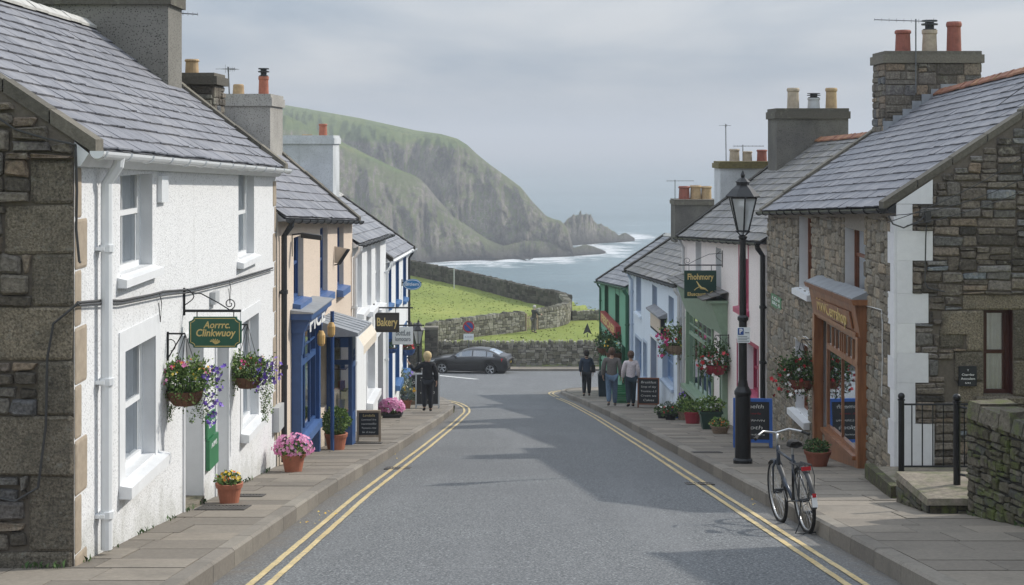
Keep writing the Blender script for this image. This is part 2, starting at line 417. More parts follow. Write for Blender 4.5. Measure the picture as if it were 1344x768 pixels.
def cells(s0, s1, z0, z1, ops):
    ss = sorted({s0, s1} | {v for o in ops for v in o[:2] if s0 < v < s1}); zs = sorted({z0, z1} | {v for o in ops for v in o[2:4] if z0 < v < z1})
    for i in range(len(ss) - 1):
        for j in range(len(zs) - 1):
            cs, cz = (ss[i] + ss[i + 1]) / 2, (zs[j] + zs[j + 1]) / 2
            if any(o[0] < cs < o[1] and o[2] < cz < o[3] for o in ops): continue
            yield ss[i], ss[i + 1], zs[j], zs[j + 1], j == len(zs) - 2
def wall_mesh(mb, f, s0, s1, zb, ztop, ops, m=0, mr=0, breaks=()):
    zt = max([o[3] for o in ops] + [min(ztop(s0), ztop(s1)) - .2 if ops else zb + .1])
    zt = min(zt, min(ztop(s0), ztop(s1)) - .01)
    for a, b, c, d, top in cells(s0, s1, zb, max(zt, zb + .05) + 1e-3, ops): mb.quad(f.p(a, c), f.p(b, c), f.p(b, d), f.p(a, d), m)
    z = max(zt, zb + .05) + 1e-3
    ss = sorted({s0, s1} | set(breaks))
    for a, b in zip(ss, ss[1:]):
        mb.quad(f.p(a, z), f.p(b, z), f.p(b, max(z, ztop(b))), f.p(a, max(z, ztop(a))), m)
    for a, b, c, d, r in ops:
        mb.quad(f.p(a, c), f.p(a, d), f.p(a, d, -r), f.p(a, c, -r), mr); mb.quad(f.p(b, c), f.p(b, d), f.p(b, d, -r), f.p(b, c, -r), mr)
        mb.quad(f.p(a, d), f.p(b, d), f.p(b, d, -r), f.p(a, d, -r), mr); mb.quad(f.p(a, c), f.p(b, c), f.p(b, c, -r), f.p(a, c, -r), mr)

def stone(mb, f, a, b, c, d, m=0, bulge=.03, jit=.012, var=None, o=0):
    """one rough block standing proud of the joint"""
    g = .008
    w = min(b - a, d - c); ins = min(.022, w * .13)
    J = lambda k=1: U(-jit, jit) * k
    h = bulge * U(.6, 1.3)
    base = [(a + g + J(.6), c + g + J(.6)), (b - g + J(.6), c + g + J(.6)), (b - g + J(.6), d - g + J(.6)), (a + g + J(.6), d - g + J(.6))]
    def ring(t, hh, ch):
        r = []
        for (x, z), (sx, sz) in zip(base, ((1, 1), (-1, 1), (-1, -1), (1, -1))):
            r.append((x + sx * (t + ch), z + sz * t)); r.append((x + sx * t, z + sz * (t + ch)))
        # order the corner pairs around the block
        r = [r[1], r[0], r[2], r[3], r[5], r[4], r[6], r[7]]
        return r
    r0 = [(x + J(.5), z + J(.5)) for x, z in ring(0, 0, ins * .9)]
    r1 = [(x + J(.3), z + J(.3)) for x, z in r0]
    cx, cz = (a + b) / 2, (c + d) / 2
    k = 1 - 2 * ins / max(w, .05)
    r2 = [(cx + (x - cx) * (1 - 2 * ins / max(b - a, .05)), cz + (z - cz) * (1 - 2 * ins / max(d - c, .05))) for x, z in r1]
    vs = [f.p(x, z, o) for x, z in r0] + [f.p(x, z, o + h * .55) for x, z in r1] + [f.p(x, z, o + h + U(-.3, .3) * h * .5) for x, z in r2]
    fs = []
    for k in (0, 8):
        for i in range(8): fs.append((k + i, k + (i + 1) % 8, k + 8 + (i + 1) % 8, k + 8 + i))
    fs.append(tuple(range(16, 24)))
    mb.add(vs, fs, m, var)

def rubble(mb, f, s0, s1, zb, ztop, ops, m=0, w=(.16, .5), h=(.08, .24), bulge=.03, cellw=1.3, o=0, jit=.012, excl=()):
    def split(a, b, c, d, dep=0):
        W, Hh = b - a, d - c
        if W > w[1] * U(.8, 1.5) or Hh > h[1] * U(.75, 1.5):
            if Hh / h[1] > W / w[1] * U(.55, 1.5): 
                t = U(.35, .65)
                if Hh * min(t, 1 - t) > h[0]:
                    q = c + Hh * t; split(a, b, c, q); split(a, b, q, d); return
            t = U(.32, .68)
            if W * min(t, 1 - t) > w[0] * .7:
                q = a + W * t; split(a, q, c, d); split(q, b, c, d); return
            if Hh > h[1] * 1.4:
                q = c + Hh * .5; split(a, b, c, q); split(a, b, q, d); return
        t = min(ztop(a), ztop(b))
        if d > t and b - a > .22 and c < max(ztop(a), ztop(b)): split(a, (a + b) / 2, c, d); split((a + b) / 2, b, c, d); return
        if c > t - .04: return
        d = min(d, t)
        for (x0, x1, y0, y1) in excl:
            if a < x1 - .004 and b > x0 + .004 and c < y1 - .004 and d > y0 + .004:
                if x0 < .01 and c < y0 - .03: split(a, b, c, y0); split(a, b, y0, d); return
                if x0 < .01 and d > y1 + .03: split(a, b, c, y1); split(a, b, y1, d); return
                cuts = [(x1 - a, 0), (b - x0, 1), (y1 - c, 2), (d - y0, 3)]; k = min(cuts)[1] if x0 > .01 else 0
                if k == 0: a = x1
                elif k == 1: b = x0
                elif k == 2: c = y1
                else: d = y0
                if b - a < .04 or d - c < .03: return
        stone(mb, f, a, b, c, d, m, bulge, jit, None, o)
    zmax = max(ztop(s0), ztop(s1), ztop((s0 + s1) / 2))
    for a, b, c, d, top in cells(s0, s1, zb, zmax, ops):
        n = max(1, round((b - a) / cellw)); k = max(1, round((d - c) / .9))
        for i in range(n):
            pass
        for j in range(k):
            cs_ = [a] + [a + (b - a) * (i + U(-.3, .3)) / n for i in range(1, n)] + [b]
            for i in range(n): split(cs_[i], cs_[i + 1], c + (d - c) * j / k, c + (d - c) * (j + 1) / k)

def slates(mb, A, B, C, D, rows, sw=.3, m=0, th=.015, m_under=0, jit=1):
    """A,B eave ends, C,D ridge ends above A and B"""
    A, B, C, D = map(Vector, (A, B, C, D))
    nrm = (B - A).cross(C - A).normalized()
    if nrm.z < 0: nrm = -nrm
    pt = lambda u, v: (A.lerp(B, u)).lerp(C.lerp(D, u), v)
    for i in range(12):
        for j in range(4): mb.quad(pt(i / 12, j / 4) - nrm * .012, pt((i + 1) / 12, j / 4) - nrm * .012, pt((i + 1) / 12, (j + 1) / 4) - nrm * .012, pt(i / 12, (j + 1) / 4) - nrm * .012, m_under, .1)
    L = (B - A).length; n = max(2, int(L / sw))
    for r in range(rows):
        v0, v1 = r / rows, (r + 1.12) / rows
        v1 = min(v1, 1.0)
        offs = (.5 if r % 2 else 0) + U(-.08, .08)
        rj = U(-.004, .004) * jit
        for k in range(-1, n + 1):
            u0 = max(0, (k + offs) / n + .0006); u1 = min(1, (k + 1 + offs) / n - .0006)
            if u1 - u0 < .002: continue
            dv = rj + U(-.0025, .0025) * jit; lf = th * U(.7, 1.5); sk = U(-.0015, .0015) * jit
            a = pt(u0, max(-.012, v0 + dv)) + nrm * (lf + .006); b = pt(u1, max(-.012, v0 + dv + sk)) + nrm * (lf + .006 + U(0, .004))
            c = pt(u1, v1) + nrm * .004; d = pt(u0, v1) + nrm * .004
            a2, b2 = a - nrm * th, b - nrm * th
            mb.add([a, b, c, d, a2, b2], [(0, 1, 2, 3), (4, 5, 1, 0), (0, 3, 4), (1, 5, 2)], m)

class House:
    def __init__(s, f, label, ez0, ez1, hd, rz0, rz1, group='terraced houses lining the street'):
        s.f = f; s.ez = (ez0, ez1); s.hd = hd; s.rz = (rz0, rz1)
        s.root = thing('terraced_house', label, 'house', f.p(0, f.g(0)), 0, group)
        s.zb = min(f.g(0), f.g(f.L)) - .4
    def eave(s, q): return lerp(s.ez[0], s.ez[1], q / s.f.L)
    def ridge(s, q): return lerp(s.rz[0], s.rz[1], q / s.f.L)
    def roofz(s, q, o): return lerp(s.eave(q), s.ridge(q), min(1, -o / s.hd))
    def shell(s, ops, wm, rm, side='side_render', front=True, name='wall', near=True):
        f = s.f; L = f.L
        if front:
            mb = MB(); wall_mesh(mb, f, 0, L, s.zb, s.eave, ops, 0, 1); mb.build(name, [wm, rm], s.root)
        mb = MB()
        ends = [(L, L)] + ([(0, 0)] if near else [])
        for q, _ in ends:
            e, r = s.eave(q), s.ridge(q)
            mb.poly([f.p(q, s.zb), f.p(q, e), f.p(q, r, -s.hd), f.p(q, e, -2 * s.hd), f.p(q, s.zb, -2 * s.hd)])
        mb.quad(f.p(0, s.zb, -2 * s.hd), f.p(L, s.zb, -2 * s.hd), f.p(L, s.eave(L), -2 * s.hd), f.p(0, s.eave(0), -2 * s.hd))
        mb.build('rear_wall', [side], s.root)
    def roof(s, rows, sw, sm, over=.14, ridge_m='mortar_ridge', skew0=True, skew1=True, e0=0, e1=0, cop='coping', cw=.26):
        f = s.f; L = f.L; hd = s.hd
        sl = [(s.ridge(q) - s.eave(q)) / hd for q in (0, L)]
        A = f.p(-e0, s.ez[0] - sl[0] * over + .03, over); B = f.p(L + e1, s.ez[1] - sl[1] * over + .03, over)
        C = f.p(-e0, s.rz[0] + .03, -hd); D = f.p(L + e1, s.rz[1] + .03, -hd)
        mb = MB(); slates(mb, A, B, C, D, rows, sw)
        A2 = f.p(-e0, s.ez[0] - sl[0] * over + .03, -2 * hd - over); B2 = f.p(L + e1, s.ez[1] - sl[1] * over + .03, -2 * hd - over)
        slates(mb, A2, B2, C, D, rows, sw * 1.5)
        rf = mb.build('roof', [sm], s.root)
        # ridge
        mb = MB(); k = int((D - C).length / (.33 if ridge_m != 'mortar_ridge' else .5))
        for i in range(k):
            a, b = C.lerp(D, i / k), C.lerp(D, (i + .985) / k); w = .13; n = f.n
            j = U(0, .02)
            for sg in (1, -1):
                mb.hexa([a + n * sg * w + Vector((0, 0, -.055 + j)), b + n * sg * w + Vector((0, 0, -.055 + j)), b + Vector((0, 0, .045)), a + Vector((0, 0, .045 + j)),
                         a + n * sg * w + Vector((0, 0, -.02 + j)), b + n * sg * w + Vector((0, 0, -.02 + j)), b + Vector((0, 0, .085)), a + Vector((0, 0, .085 + j))])
        mb.build('ridge', [ridge_m], s.root)
        for q, on, slp, ee in ((0, skew0, sl[0], -e0), (L, skew1, sl[1], e1)):
            if not on: continue
            mb = MB(); d = cw / 2
            k = 7
            for sd in (1, -1):
                for i in range(k):
                    t0, t1 = i / k, (i + .97) / k
                    def pp(t, qq, up):
                        o = lerp(over + .04, -hd, t); z = lerp(s.eave(q) - slp * (over + .04), s.ridge(q), t)
                        if sd < 0: o = -2 * hd - o
                        return f.p(qq, z + up, o)
                    q0, q1 = (q - .02, q + cw) if q == 0 else (q - cw, q + .02)
                    v = U(.1, .13)
                    mb.hexa([pp(t0, q0, .0), pp(t0, q1, .0), pp(t1, q1, .0), pp(t1, q0, .0), pp(t0, q0, v), pp(t0, q1, v), pp(t1, q1, v), pp(t1, q0, v)])
            mb.build('skew_coping', [cop], s.root)
        return rf
    def gutter(s, gm, fm, fascia=.16, r=.055, over=.14, a=0, b=0):
        f = s.f; L = f.L; mb = MB()
        sl = [(s.ridge(q) - s.eave(q)) / s.hd for q in (0, L)]
        z = lambda q: s.eave(q) - lerp(sl[0], sl[1], q / L) * over + .01
        vs = []; n = 8
        for q in (-.03 + a, L + .03 + b):
            for j in range(n + 1):
                w = math.pi + math.pi * j / n
                vs.append(f.p(q, z(max(0, min(L, q))) - .01 + r * math.sin(w) * 1.05, over + r * .9 + r * math.cos(w)))
        fs = [(j, j + 1, n + 2 + j, n + 1 + j) for j in range(n)]
        mb.add(vs, fs)
        fs2 = [tuple(range(n + 1)), tuple(range(2 * n + 1, n, -1))]; mb.add(vs, fs2)
        k = int(L / .8)
        for i in range(k + 1):
            q = .05 + (L - .1) * i / k
            mb.tube([f.p(q, z(q) - .01 + (r + .008) * math.sin(math.pi + math.pi * j / 6), over + r * .9 + (r + .008) * math.cos(math.pi + math.pi * j / 6)) for j in range(7)], .009, 5)
        mb.build('gutter', [gm], s.root)
        mb = MB()
        mb.hexa([f.p(0, s.eave(0) - fascia - .02, .004), f.p(L, s.eave(L) - fascia - .02, .004), f.p(L, s.eave(L) - fascia - .02, .05), f.p(0, s.eave(0) - fascia - .02, .05),
                 f.p(0, s.eave(0) - .02, .004), f.p(L, s.eave(L) - .02, .004), f.p(L, z(L) - .03, over - .02), f.p(0, z(0) - .03, over - .02)])
        mb.build('fascia', [fm], s.root)
    def pipe(s, px, gm, top=None, r=.04, o=.07, bot=None, over=.14):
        f = s.f; q = f.sx(px, o); zt = (s.eave(q) - .16) if top is None else top; zb = f.g(q) + .05 if bot is None else bot
        mb = MB()
        pts = [f.p(q, s.eave(q) - .12, over + .05), f.p(q, s.eave(q) - .2, over + .04), f.p(q, s.eave(q) - .36, o), f.p(q, zb, o)] if top is None else [f.p(q, zt, o), f.p(q, zb, o)]
        mb.tube(pts, r, 10)
        z = zb + .3
        while z < pts[-2].z:
            mb.tube([f.p(q, z - .03, o), f.p(q, z + .03, o)], r * 1.3, 10); f.box(mb, q - r * 1.7, q + r * 1.7, z - .015, z + .015, .002, o); z += 1.15
        mb.build('downpipe', [gm], s.root, smooth=False)
    def chimney(s, X0, X1, Y0, Y1, z0, z1, mat, cap='coping', capb=.22, pots=(), over=.05, stones=False, flash=True):
        mb = MB()
        mb.box(X0, X1, Y0, Y1, z0, z1 - capb, 0)
        if stones:
            for (f, a) in ((Fac(X0, Y0, X1, Y0, 1), X1 - X0), (Fac(X0, Y0, X0, Y1, -1), Y1 - Y0), (Fac(X1, Y0, X1, Y1, 1), Y1 - Y0)):
                rubble(mb, f, 0, a, z0, lambda q: z1 - capb, [], 1, (.16, .45), (.09, .2), .03)
        mb.box(X0 - over, X1 + over, Y0 - over, Y1 + over, z1 - capb, z1 - capb * .3, 2 if stones else 1)
        mb.box(X0 - over * .3, X1 + over * .3, Y0 - over * .3, Y1 + over * .3, z1 - capb * .3, z1, 2 if stones else 1)
        ch = mb.build('chimney', ['mortar', mat, cap] if stones else [mat, cap], s.root)
        for (px, top, r, kind, mt) in pots:
            yc = (Y0 + Y1) / 2; x = (px - CX) * yc / F_; h = (HY - top) * yc / F_ - z1
            mb = MB()
            pr = [(r * 1.02, 0), (r * .98, h * .1), (r * .9, h * .82), (r * 1.04, h * .86), (r * 1.04, h * .94), (r * .93, h), (r * .8, h), (r * .8, h * .9)]
            if kind == 'low': pr = [(r * 1.1, 0), (r, h * .9), (r * .85, h), (r * .7, h * .8)]
            if kind == 'cowl':
                hb = h * .7; pr = [(r * 1.02, 0), (r * .92, hb * .8), (r * 1.03, hb * .85), (r * 1.03, hb)]
            mb.lathe(pr, (x, yc, z1 - .01), 16, 0)
            if kind == 'cowl':
                mb.lathe([(r * .9, hb), (r * .9, hb + .02), (r * .6, hb + .025), (r * .6, hb + (h - hb) * .5), (r * 1.1, hb + (h - hb) * .5), (r * 1.1, hb + (h - hb) * .65), (r * .6, hb + (h - hb) * .7), (r * .6, h * .95), (r * 1.05, h * .96), (r * 1.05, h)], (x, yc, z1 - .01), 16, 1)
            mb.build('chimney_pot', [mt, 'dark_metal'], ch, smooth=False)
        return ch
    def window(s, op, fm='white_paint', sill='smooth_white', sm=.12, bars=1, meet=True, curtain=True, sill_o=.09, frame=.055, name='window', sillh=.09, label=None, surround=None, sur=.13):
        f = s.f; a, b, c, d, r = op; w = frame; mb = MB()
        o1 = -r + .0; o0 = -r - .05
        f.box(mb, a, a + w, c, d, o0, o1); f.box(mb, b - w, b, c, d, o0, o1)
        f.box(mb, a + w, b - w, c, c + w * 1.3, o0, o1); f.box(mb, a + w, b - w, d - w, d, o0, o1)
        mid = (c + d) / 2
        if meet:
            f.box(mb, a + w, b - w, mid - .025, mid + .025, o0 - .01, o1 - .012)
            # the sash stiles
            for z0, z1, oo in ((c + w * 1.3, mid - .025, -.03), (mid + .025, d - w, -.012)):
                f.box(mb, a + w, a + w + .035, z0, z1, o0 + oo, o1 + oo); f.box(mb, b - w - .035, b - w, z0, z1, o0 + oo, o1 + oo)
        for i in range(bars):
            q = a + (b - a) * (i + 1) / (bars + 1); f.box(mb, q - .011, q + .011, c + w, d - w, o0 - .02, o1 - .025)
        wn = mb.build(name, [fm], s.root)
        if label: wn['label'] = label
        mb = MB(); mb.quad(f.p(a, c, -r - .035), f.p(b, c, -r - .035), f.p(b, d, -r - .035), f.p(a, d, -r - .035)); mb.build('pane', ['glass'], wn)
        if curtain:
            mb = MB(); k = 26; gap = U(.12, .22) if curtain == 'open' else .0
            pts = []
            for i in range(k + 1):
                t = i / k; q = a + (b - a) * t; pts.append((q, -r - .085 - .016 * math.sin(t * 40 + U(-.4, .4))))
            for i in range(k):
                t = (i + .5) / k
                if gap and abs(t - .5) < gap / 2: continue
                mb.quad(f.p(pts[i][0], c, pts[i][1]), f.p(pts[i + 1][0], c, pts[i + 1][1]), f.p(pts[i + 1][0], d, pts[i + 1][1]), f.p(pts[i][0], d, pts[i][1]))
            mb.build('curtain', ['curtain'], wn, smooth=True)
        if sill:
            mb = MB(); q0, q1 = a - sm, b + sm
            mb.hexa([f.p(q0, c - sillh, .003), f.p(q1, c - sillh, .003), f.p(q1, c - sillh, sill_o), f.p(q0, c - sillh, sill_o), f.p(q0, c + .003, .003), f.p(q1, c + .003, .003), f.p(q1, c - .018, sill_o), f.p(q0, c - .018, sill_o)])
            f.box(mb, a + .002, b - .002, c + .003, c + .02, -r + .002, .004)
            mb.build('sill', [sill], wn)
        if surround:
            mb = MB(); o = .012
            f.box(mb, a - sur, a - .001, c + .002, d + sur, .002, o); f.box(mb, b + .001, b + sur, c + .002, d + sur, .002, o); f.box(mb, a - .001, b + .001, d + .001, d + sur, .002, o)
            mb.build('surround', [surround], wn)
        return wn
    def door(s, op, dm='white_paint', frame='white_paint', panes=0, label=None, step=True, handle=True, surround=None, sur=.1):
        f = s.f; a, b, c, d, r = op; mb = MB(); w = .06
        f.box(mb, a, a + w, c, d, -r - .06, -r + .01); f.box(mb, b - w, b, c, d, -r - .06, -r + .01); f.box(mb, a + w, b - w, d - w, d, -r - .06, -r + .01)
        dr = mb.build('door', [frame], s.root)
        if label: dr['label'] = label
        mb = MB(); f.box(mb, a + w, b - w, c + .01, d - w, -r - .05, -r - .01)
        for (u0, u1) in ((.12, .46), (.54, .88)):
            for (v0, v1) in ((.06, .42), (.5, .93)):
                q0, q1 = lerp(a + w, b - w, u0), lerp(a + w, b - w, u1); z0, z1 = lerp(c, d - w, v0), lerp(c, d - w, v1)
                if panes and v0 > .4: f.box(mb, q0, q1, z0, z1, -r - .012, -r - .006, 1)
                else: f.box(mb, q0, q1, z0, z1, -r - .012, -r + .004)
        mb.build('door_leaf', [dm, 'glass'], dr)
        if handle:
            mb = MB(); q = a + w + .08; z = lerp(c, d, .48); mb.tube([f.p(q, z, -r - .01), f.p(q, z, -r + .05)], .014, 6); mb.ball(f.p(q, z, -r + .05), .03, 8); mb.build('door_handle', ['steel'], dr)
        if step:
            mb = MB(); f.box(mb, a, b, c - .14, c + .004, -r - .02, .03); mb.build('doorstep', ['step_stone'], dr)
        if surround:
            mb = MB(); f.box(mb, a - sur, a - .001, c + .002, d + sur, .002, .02); f.box(mb, b + .001, b + sur, c + .002, d + sur, .002, .02); f.box(mb, a, b, d + .001, d + sur, .002, .02)
            mb.build('surround', [surround], dr)
        return dr
# ================================================================== SETTING
def struct(o): return tag(o, kind='structure')
EDGE = [(-120, 260), (-60, 200), (-30, 172), (-9.5, 145), (-4, 135), (1, 124), (3.6, 121.5), (6.5, 114), (12, 109), (30, 103), (120, 98)]
def edge_y(x): return interp(x, [e[0] for e in EDGE], [e[1] for e in EDGE])
def meadow(x, y):
    z = -12.35 + .12 * noise.noise(Vector((x * .08, y * .08, 0))) + .05 * noise.noise(Vector((x * .5, y * .5, 3)))
    if x < -4: z += min(1.2, (-4 - x) * .03)
    return z
def ground_z(x, y):
    if y <= 90.8: return GZ(y) - .25
    e = edge_y(x) + 1.2 * noise.noise(Vector((x * .3, 0, 0)))
    if y <= e: return meadow(x, y) - max(0, (y - e + 2.5)) * .05
    return max(-50, meadow(x, y) - .12 - (y - e) * .75 + 1.5 * noise.noise(Vector((x * .2, y * .2, 5))))
def grid_mesh(xs, ys, fz, attrs=()):
    mb = MB(); nx, ny = len(xs), len(ys)
    vs = [(x, y, fz(x, y)) for y in ys for x in xs]
    mb.v = vs; mb.f = [(j * nx + i, j * nx + i + 1, (j + 1) * nx + i + 1, (j + 1) * nx + i) for j in range(ny - 1) for i in range(nx - 1)]
    mb.mi = [0] * len(mb.f); mb.va = [0] * len(mb.f); return mb
def vattr(o, name, vals):
    a = o.data.attributes.new(name, 'FLOAT', 'POINT'); a.data.foreach_set('value', list(map(float, vals)))
xs = [-120, -60, -30, -20] + [-16 + i * .8 for i in range(56)] + [30, 40, 60, 120]
ys = [-30, -10, 0] + [10 * i for i in range(1, 9)] + [84, 87, 90.6, 90.85] + [91.5 + i * .9 for i in range(70)] + [156, 160, 165, 170, 180, 190, 200, 215, 230, 250, 280, 330]
g = grid_mesh(xs, ys, ground_z).build('ground', ['meadow_grass'], smooth=True); struct(g)

def kl(y): return interp(y, [0, 10, 20, 30, 40, 47, 52, 56, 59.5, 61.5, 62.6, 63], [-2.6, -2.52, -2.4, -2.12, -1.88, -1.78, -1.95, -2.35, -3.0, -3.8, -5.0, -8])
def kr(y): return interp(y, [0, 12, 20, 30, 43, 52, 58, 62, 65, 67, 68.6, 69.5, 70], [3.3, 3.25, 3.15, 3.02, 2.8, 2.55, 2.35, 2.15, 2.12, 2.45, 3.3, 4.6, 9])
# carriageway: one sheet, kerb to kerb, widening into the junction
ys = [-12 + i * 1.0 for i in range(59)] + [47 + i * .5 for i in range(0, 50)] + [72 + i for i in range(0, 17)] + [88.6]
ys = sorted(set(ys))
mb = MB(); nx = 24; ed = []
for y in ys:
    a, b = (kl(y), kr(y))
    if y > 62.9: a = -30
    if y > 69.8: b = 30
    for i in range(nx + 1):
        t = i / nx; x = a + (b - a) * t
        camber = -.05 * ((t - .5) * 2) ** 2 if y < 60 else 0
        mb.v.append((x, y, GZ(y) + camber + .01 * noise.noise(Vector((x * .6, y * .6, 0)))))
        dk = min(abs(x - kl(y)) if y < 62.9 else 9, abs(x - kr(y)) if y < 69.8 else 9, 9)
        ed.append(max(0, 1 - dk / .45))
for j in range(len(ys) - 1):
    for i in range(nx):
        mb.f.append((j * (nx + 1) + i, j * (nx + 1) + i + 1, (j + 1) * (nx + 1) + i + 1, (j + 1) * (nx + 1) + i)); mb.mi.append(0); mb.va.append(0)
rd = mb.build('road', ['asphalt'], smooth=True); struct(rd); vattr(rd, 'edge', ed)

def camz(x, y):
    a, b = kl(y), kr(y)
    if y < 60:
        t = (x - a) / (b - a); return GZ(y) - .05 * ((t - .5) * 2) ** 2
    return GZ(y)
# kerb paths
def kpath(left):
    if left: return [Vector((kl(y), y, 0)) for y in [1 + i * .92 for i in range(50)]] + [Vector(p + (0,)) for p in [(-1.84, 48), (-1.93, 50), (-2.1, 52), (-2.32, 54), (-2.62, 56), (-3.05, 58), (-3.6, 59.7), (-4.3, 61), (-5.2, 61.9), (-6.4, 62.4), (-8, 62.6), (-12, 62.7), (-20, 62.7)]]
    return [Vector((kr(y), y, 0)) for y in [1 + i * .92 for i in range(56)]] + [Vector(p + (0,)) for p in [(2.49, 54), (2.4, 56), (2.3, 58), (2.2, 60), (2.1, 62), (2.05, 63.6), (2.08, 65), (2.25, 66.4), (2.6, 67.6), (3.2, 68.5), (4.1, 69.1), (5.4, 69.4), (8, 69.5), (20, 69.5)]]
def resample(pts, step):
    out = [pts[0]]; acc = 0
    for a, b in zip(pts, pts[1:]):
        L = (b - a).length; t = step - acc
        while t <= L: out.append(a.lerp(b, t / L)); t += step
        acc = L - (t - step)
    return out
def offset(pts, o):
    r = []
    for i, p in enumerate(pts):
        t = (pts[min(i + 1, len(pts) - 1)] - pts[max(i - 1, 0)]).normalized(); r.append(p + Vector((t.y, -t.x, 0)) * o)
    return r
KL, KR = kpath(True), kpath(False)
for left, K in ((True, KL), (False, KR)):
    sg = -1 if left else 1       # kerb stone lies on the pavement side
    pts = resample(K, .9); A = pts; B = offset(pts, sg * .16); mb = MB()
    for i in range(len(pts) - 1):
        a, b, c, d = A[i], A[i + 1], B[i + 1], B[i]
        def q(p, r, z): 
            v = p.copy(); v.z = GZ(p.y) + z; return v
        e = .005; a2, b2 = a.lerp(b, e), a.lerp(b, 1 - e); c2, d2 = d.lerp(c, 1 - e), d.lerp(c, e); j = U(-.003, .003)
        mid = .018; a3 = a2.lerp(d2, .15); b3 = b2.lerp(c2, .15)
        mb.add([q(a2, 0, -.2), q(b2, 0, -.2), q(b2, 0, .1 + j), q(a2, 0, .1 + j), q(a3, 0, .124 + j), q(b3, 0, .124 + j), q(c2, 0, .124 + j), q(d2, 0, .124 + j), q(c2, 0, -.1), q(d2, 0, -.1)],
               [(0, 1, 2, 3), (3, 2, 5, 4), (4, 5, 6, 7), (7, 6, 8, 9), (0, 3, 4, 7, 9), (1, 8, 6, 5, 2)])
    struct(mb.build('kerb', ['kerb_stone']))
# pavements of flagstones
def pave(left):
    mb = MB(); y = 1.0
    while y < (62.5 if left else 69.3):
        dy = U(.5, .72) if y < 55 else .6
        y1 = min(y + dy, 62.5 if left else 69.3)
        k0, k1 = (kl(y) - .165, kl(y1) - .165) if left else (kr(y) + .165, kr(y1) + .165)
        if left:
            out = -3.75 if y > 12.2 and y < 50.2 else -12.0
            if y < 12.2: out = -9
            x = max(k0, k1)
            k0, k1, lo = -k0, -k1, -out
        else:
            out = 6.2 if y < 21.4 else (5.6 if y < 31 else interp(y, [31, 65, 66], [5.5, 3.95, 12])); lo = out
        x = 0; w0, w1 = lo - k0, lo - k1
        if w0 <= .02 or w1 <= .02:
            y = y1; continue
        xs_ = [0]
        wmax = max(w0, w1)
        while xs_[-1] < wmax: xs_.append(xs_[-1] + U(.55, 1.05))
        for a, b in zip(xs_, xs_[1:]):
            a0, b0, a1, b1 = min(a, w0), min(b, w0), min(a, w1), min(b, w1)
            if b0 - a0 < .02 and b1 - a1 < .02: continue
            g_ = .006; j = U(-.004, .004)
            def X(k, t): v = k + t; return -v if left else v
            c = [(X(k0, a0 + g_), y + g_), (X(k0, max(a0 + g_, b0 - g_)), y + g_), (X(k1, max(a1 + g_, b1 - g_)), y1 - g_), (X(k1, a1 + g_), y1 - g_)]
            top = [(p[0], p[1], PV(p[1]) + j) for p in c]; bot = [(p[0], p[1], PV(p[1]) - .03) for p in c]
            mb.add(top + bot, [(0, 1, 2, 3), (0, 1, 5, 4), (1, 2, 6, 5), (2, 3, 7, 6), (3, 0, 4, 7)])
        lo2 = lo
        bx = [X(k0, -.02), X(k0, w0), X(k1, w1), X(k1, -.02)]
        mb.quad((bx[0], y, PV(y) - .012), (bx[1], y, PV(y) - .012), (bx[2], y1, PV(y1) - .012), (bx[3], y1, PV(y1) - .012), 1)
        y = y1
    struct(mb.build('pavement', ['paving', 'joint']))
pave(True); pave(False)
# far pavement in front of the field wall
mb = MB(); x = -30
while x < 30:
    x1 = x + U(.6, .9); mb.hexa([(x + .006, 88.75, -13.5), (x1, 88.75, -13.5), (x1, 90.5, -13.5), (x + .006, 90.5, -13.5), (x + .006, 88.75, GZ(88.75) + .12), (x1, 88.75, GZ(88.75) + .12), (x1, 90.5, GZ(90.5) + .14), (x + .006, 90.5, GZ(90.5) + .14)]); x = x1
struct(mb.build('pavement', ['paving']))
mb = MB(); x = -30
while x < 30:
    x1 = x + .9; mb.box(x + .006, x1, 88.6, 88.745, -13.5, GZ(88.6) + .115 + U(-.003, .003)); x = x1
struct(mb.build('kerb', ['kerb_stone']))
# painted lines
def stripe(mb, pts, w, z=.006, gaps=0):
    A, B = offset(pts, w / 2), offset(pts, -w / 2)
    for i in range(len(pts) - 1):
        if gaps and RN.random() < gaps: continue
        j = lambda: U(-.004, .004)
        q = [A[i], A[i + 1], B[i + 1], B[i]]
        mb.quad(*[(p.x + j(), p.y, camz(p.x, p.y) + z) for p in q])
mb = MB()
for K, sg in ((resample(KL, .45), 1), (resample(KR, .45), -1)):
    for o in (.34, .5): stripe(mb, offset(K, sg * o), .065, .008)
tag(mb.build('yellow_lines', ['yellow_line']), kind='structure')['label'] = 'double yellow lines along both kerbs'
mb = MB()
def gp(px, py): 
    lo, hi = 5., 89.
    for _ in range(40):
        m = (lo + hi) / 2
        if HY + F_ * H(m) / m > py: lo = m
        else: hi = m
    return Vector(((px - CX) * lo / F_, lo, 0))
for a, b in (((566, 492), (626, 498)),):
    p0, p1 = gp(*a), gp(*b); t = (p1 - p0).normalized(); n = Vector((t.y, -t.x, 0)) * .16
    k = 14
    for i in range(k):
        q = [p0.lerp(p1, i / k) + n, p0.lerp(p1, (i + 1) / k) + n, p0.lerp(p1, (i + 1) / k) - n, p0.lerp(p1, i / k) - n]
        mb.quad(*[(v.x, v.y, GZ(v.y) + .01) for v in q])
struct(mb.build('road_markings', ['white_line']))
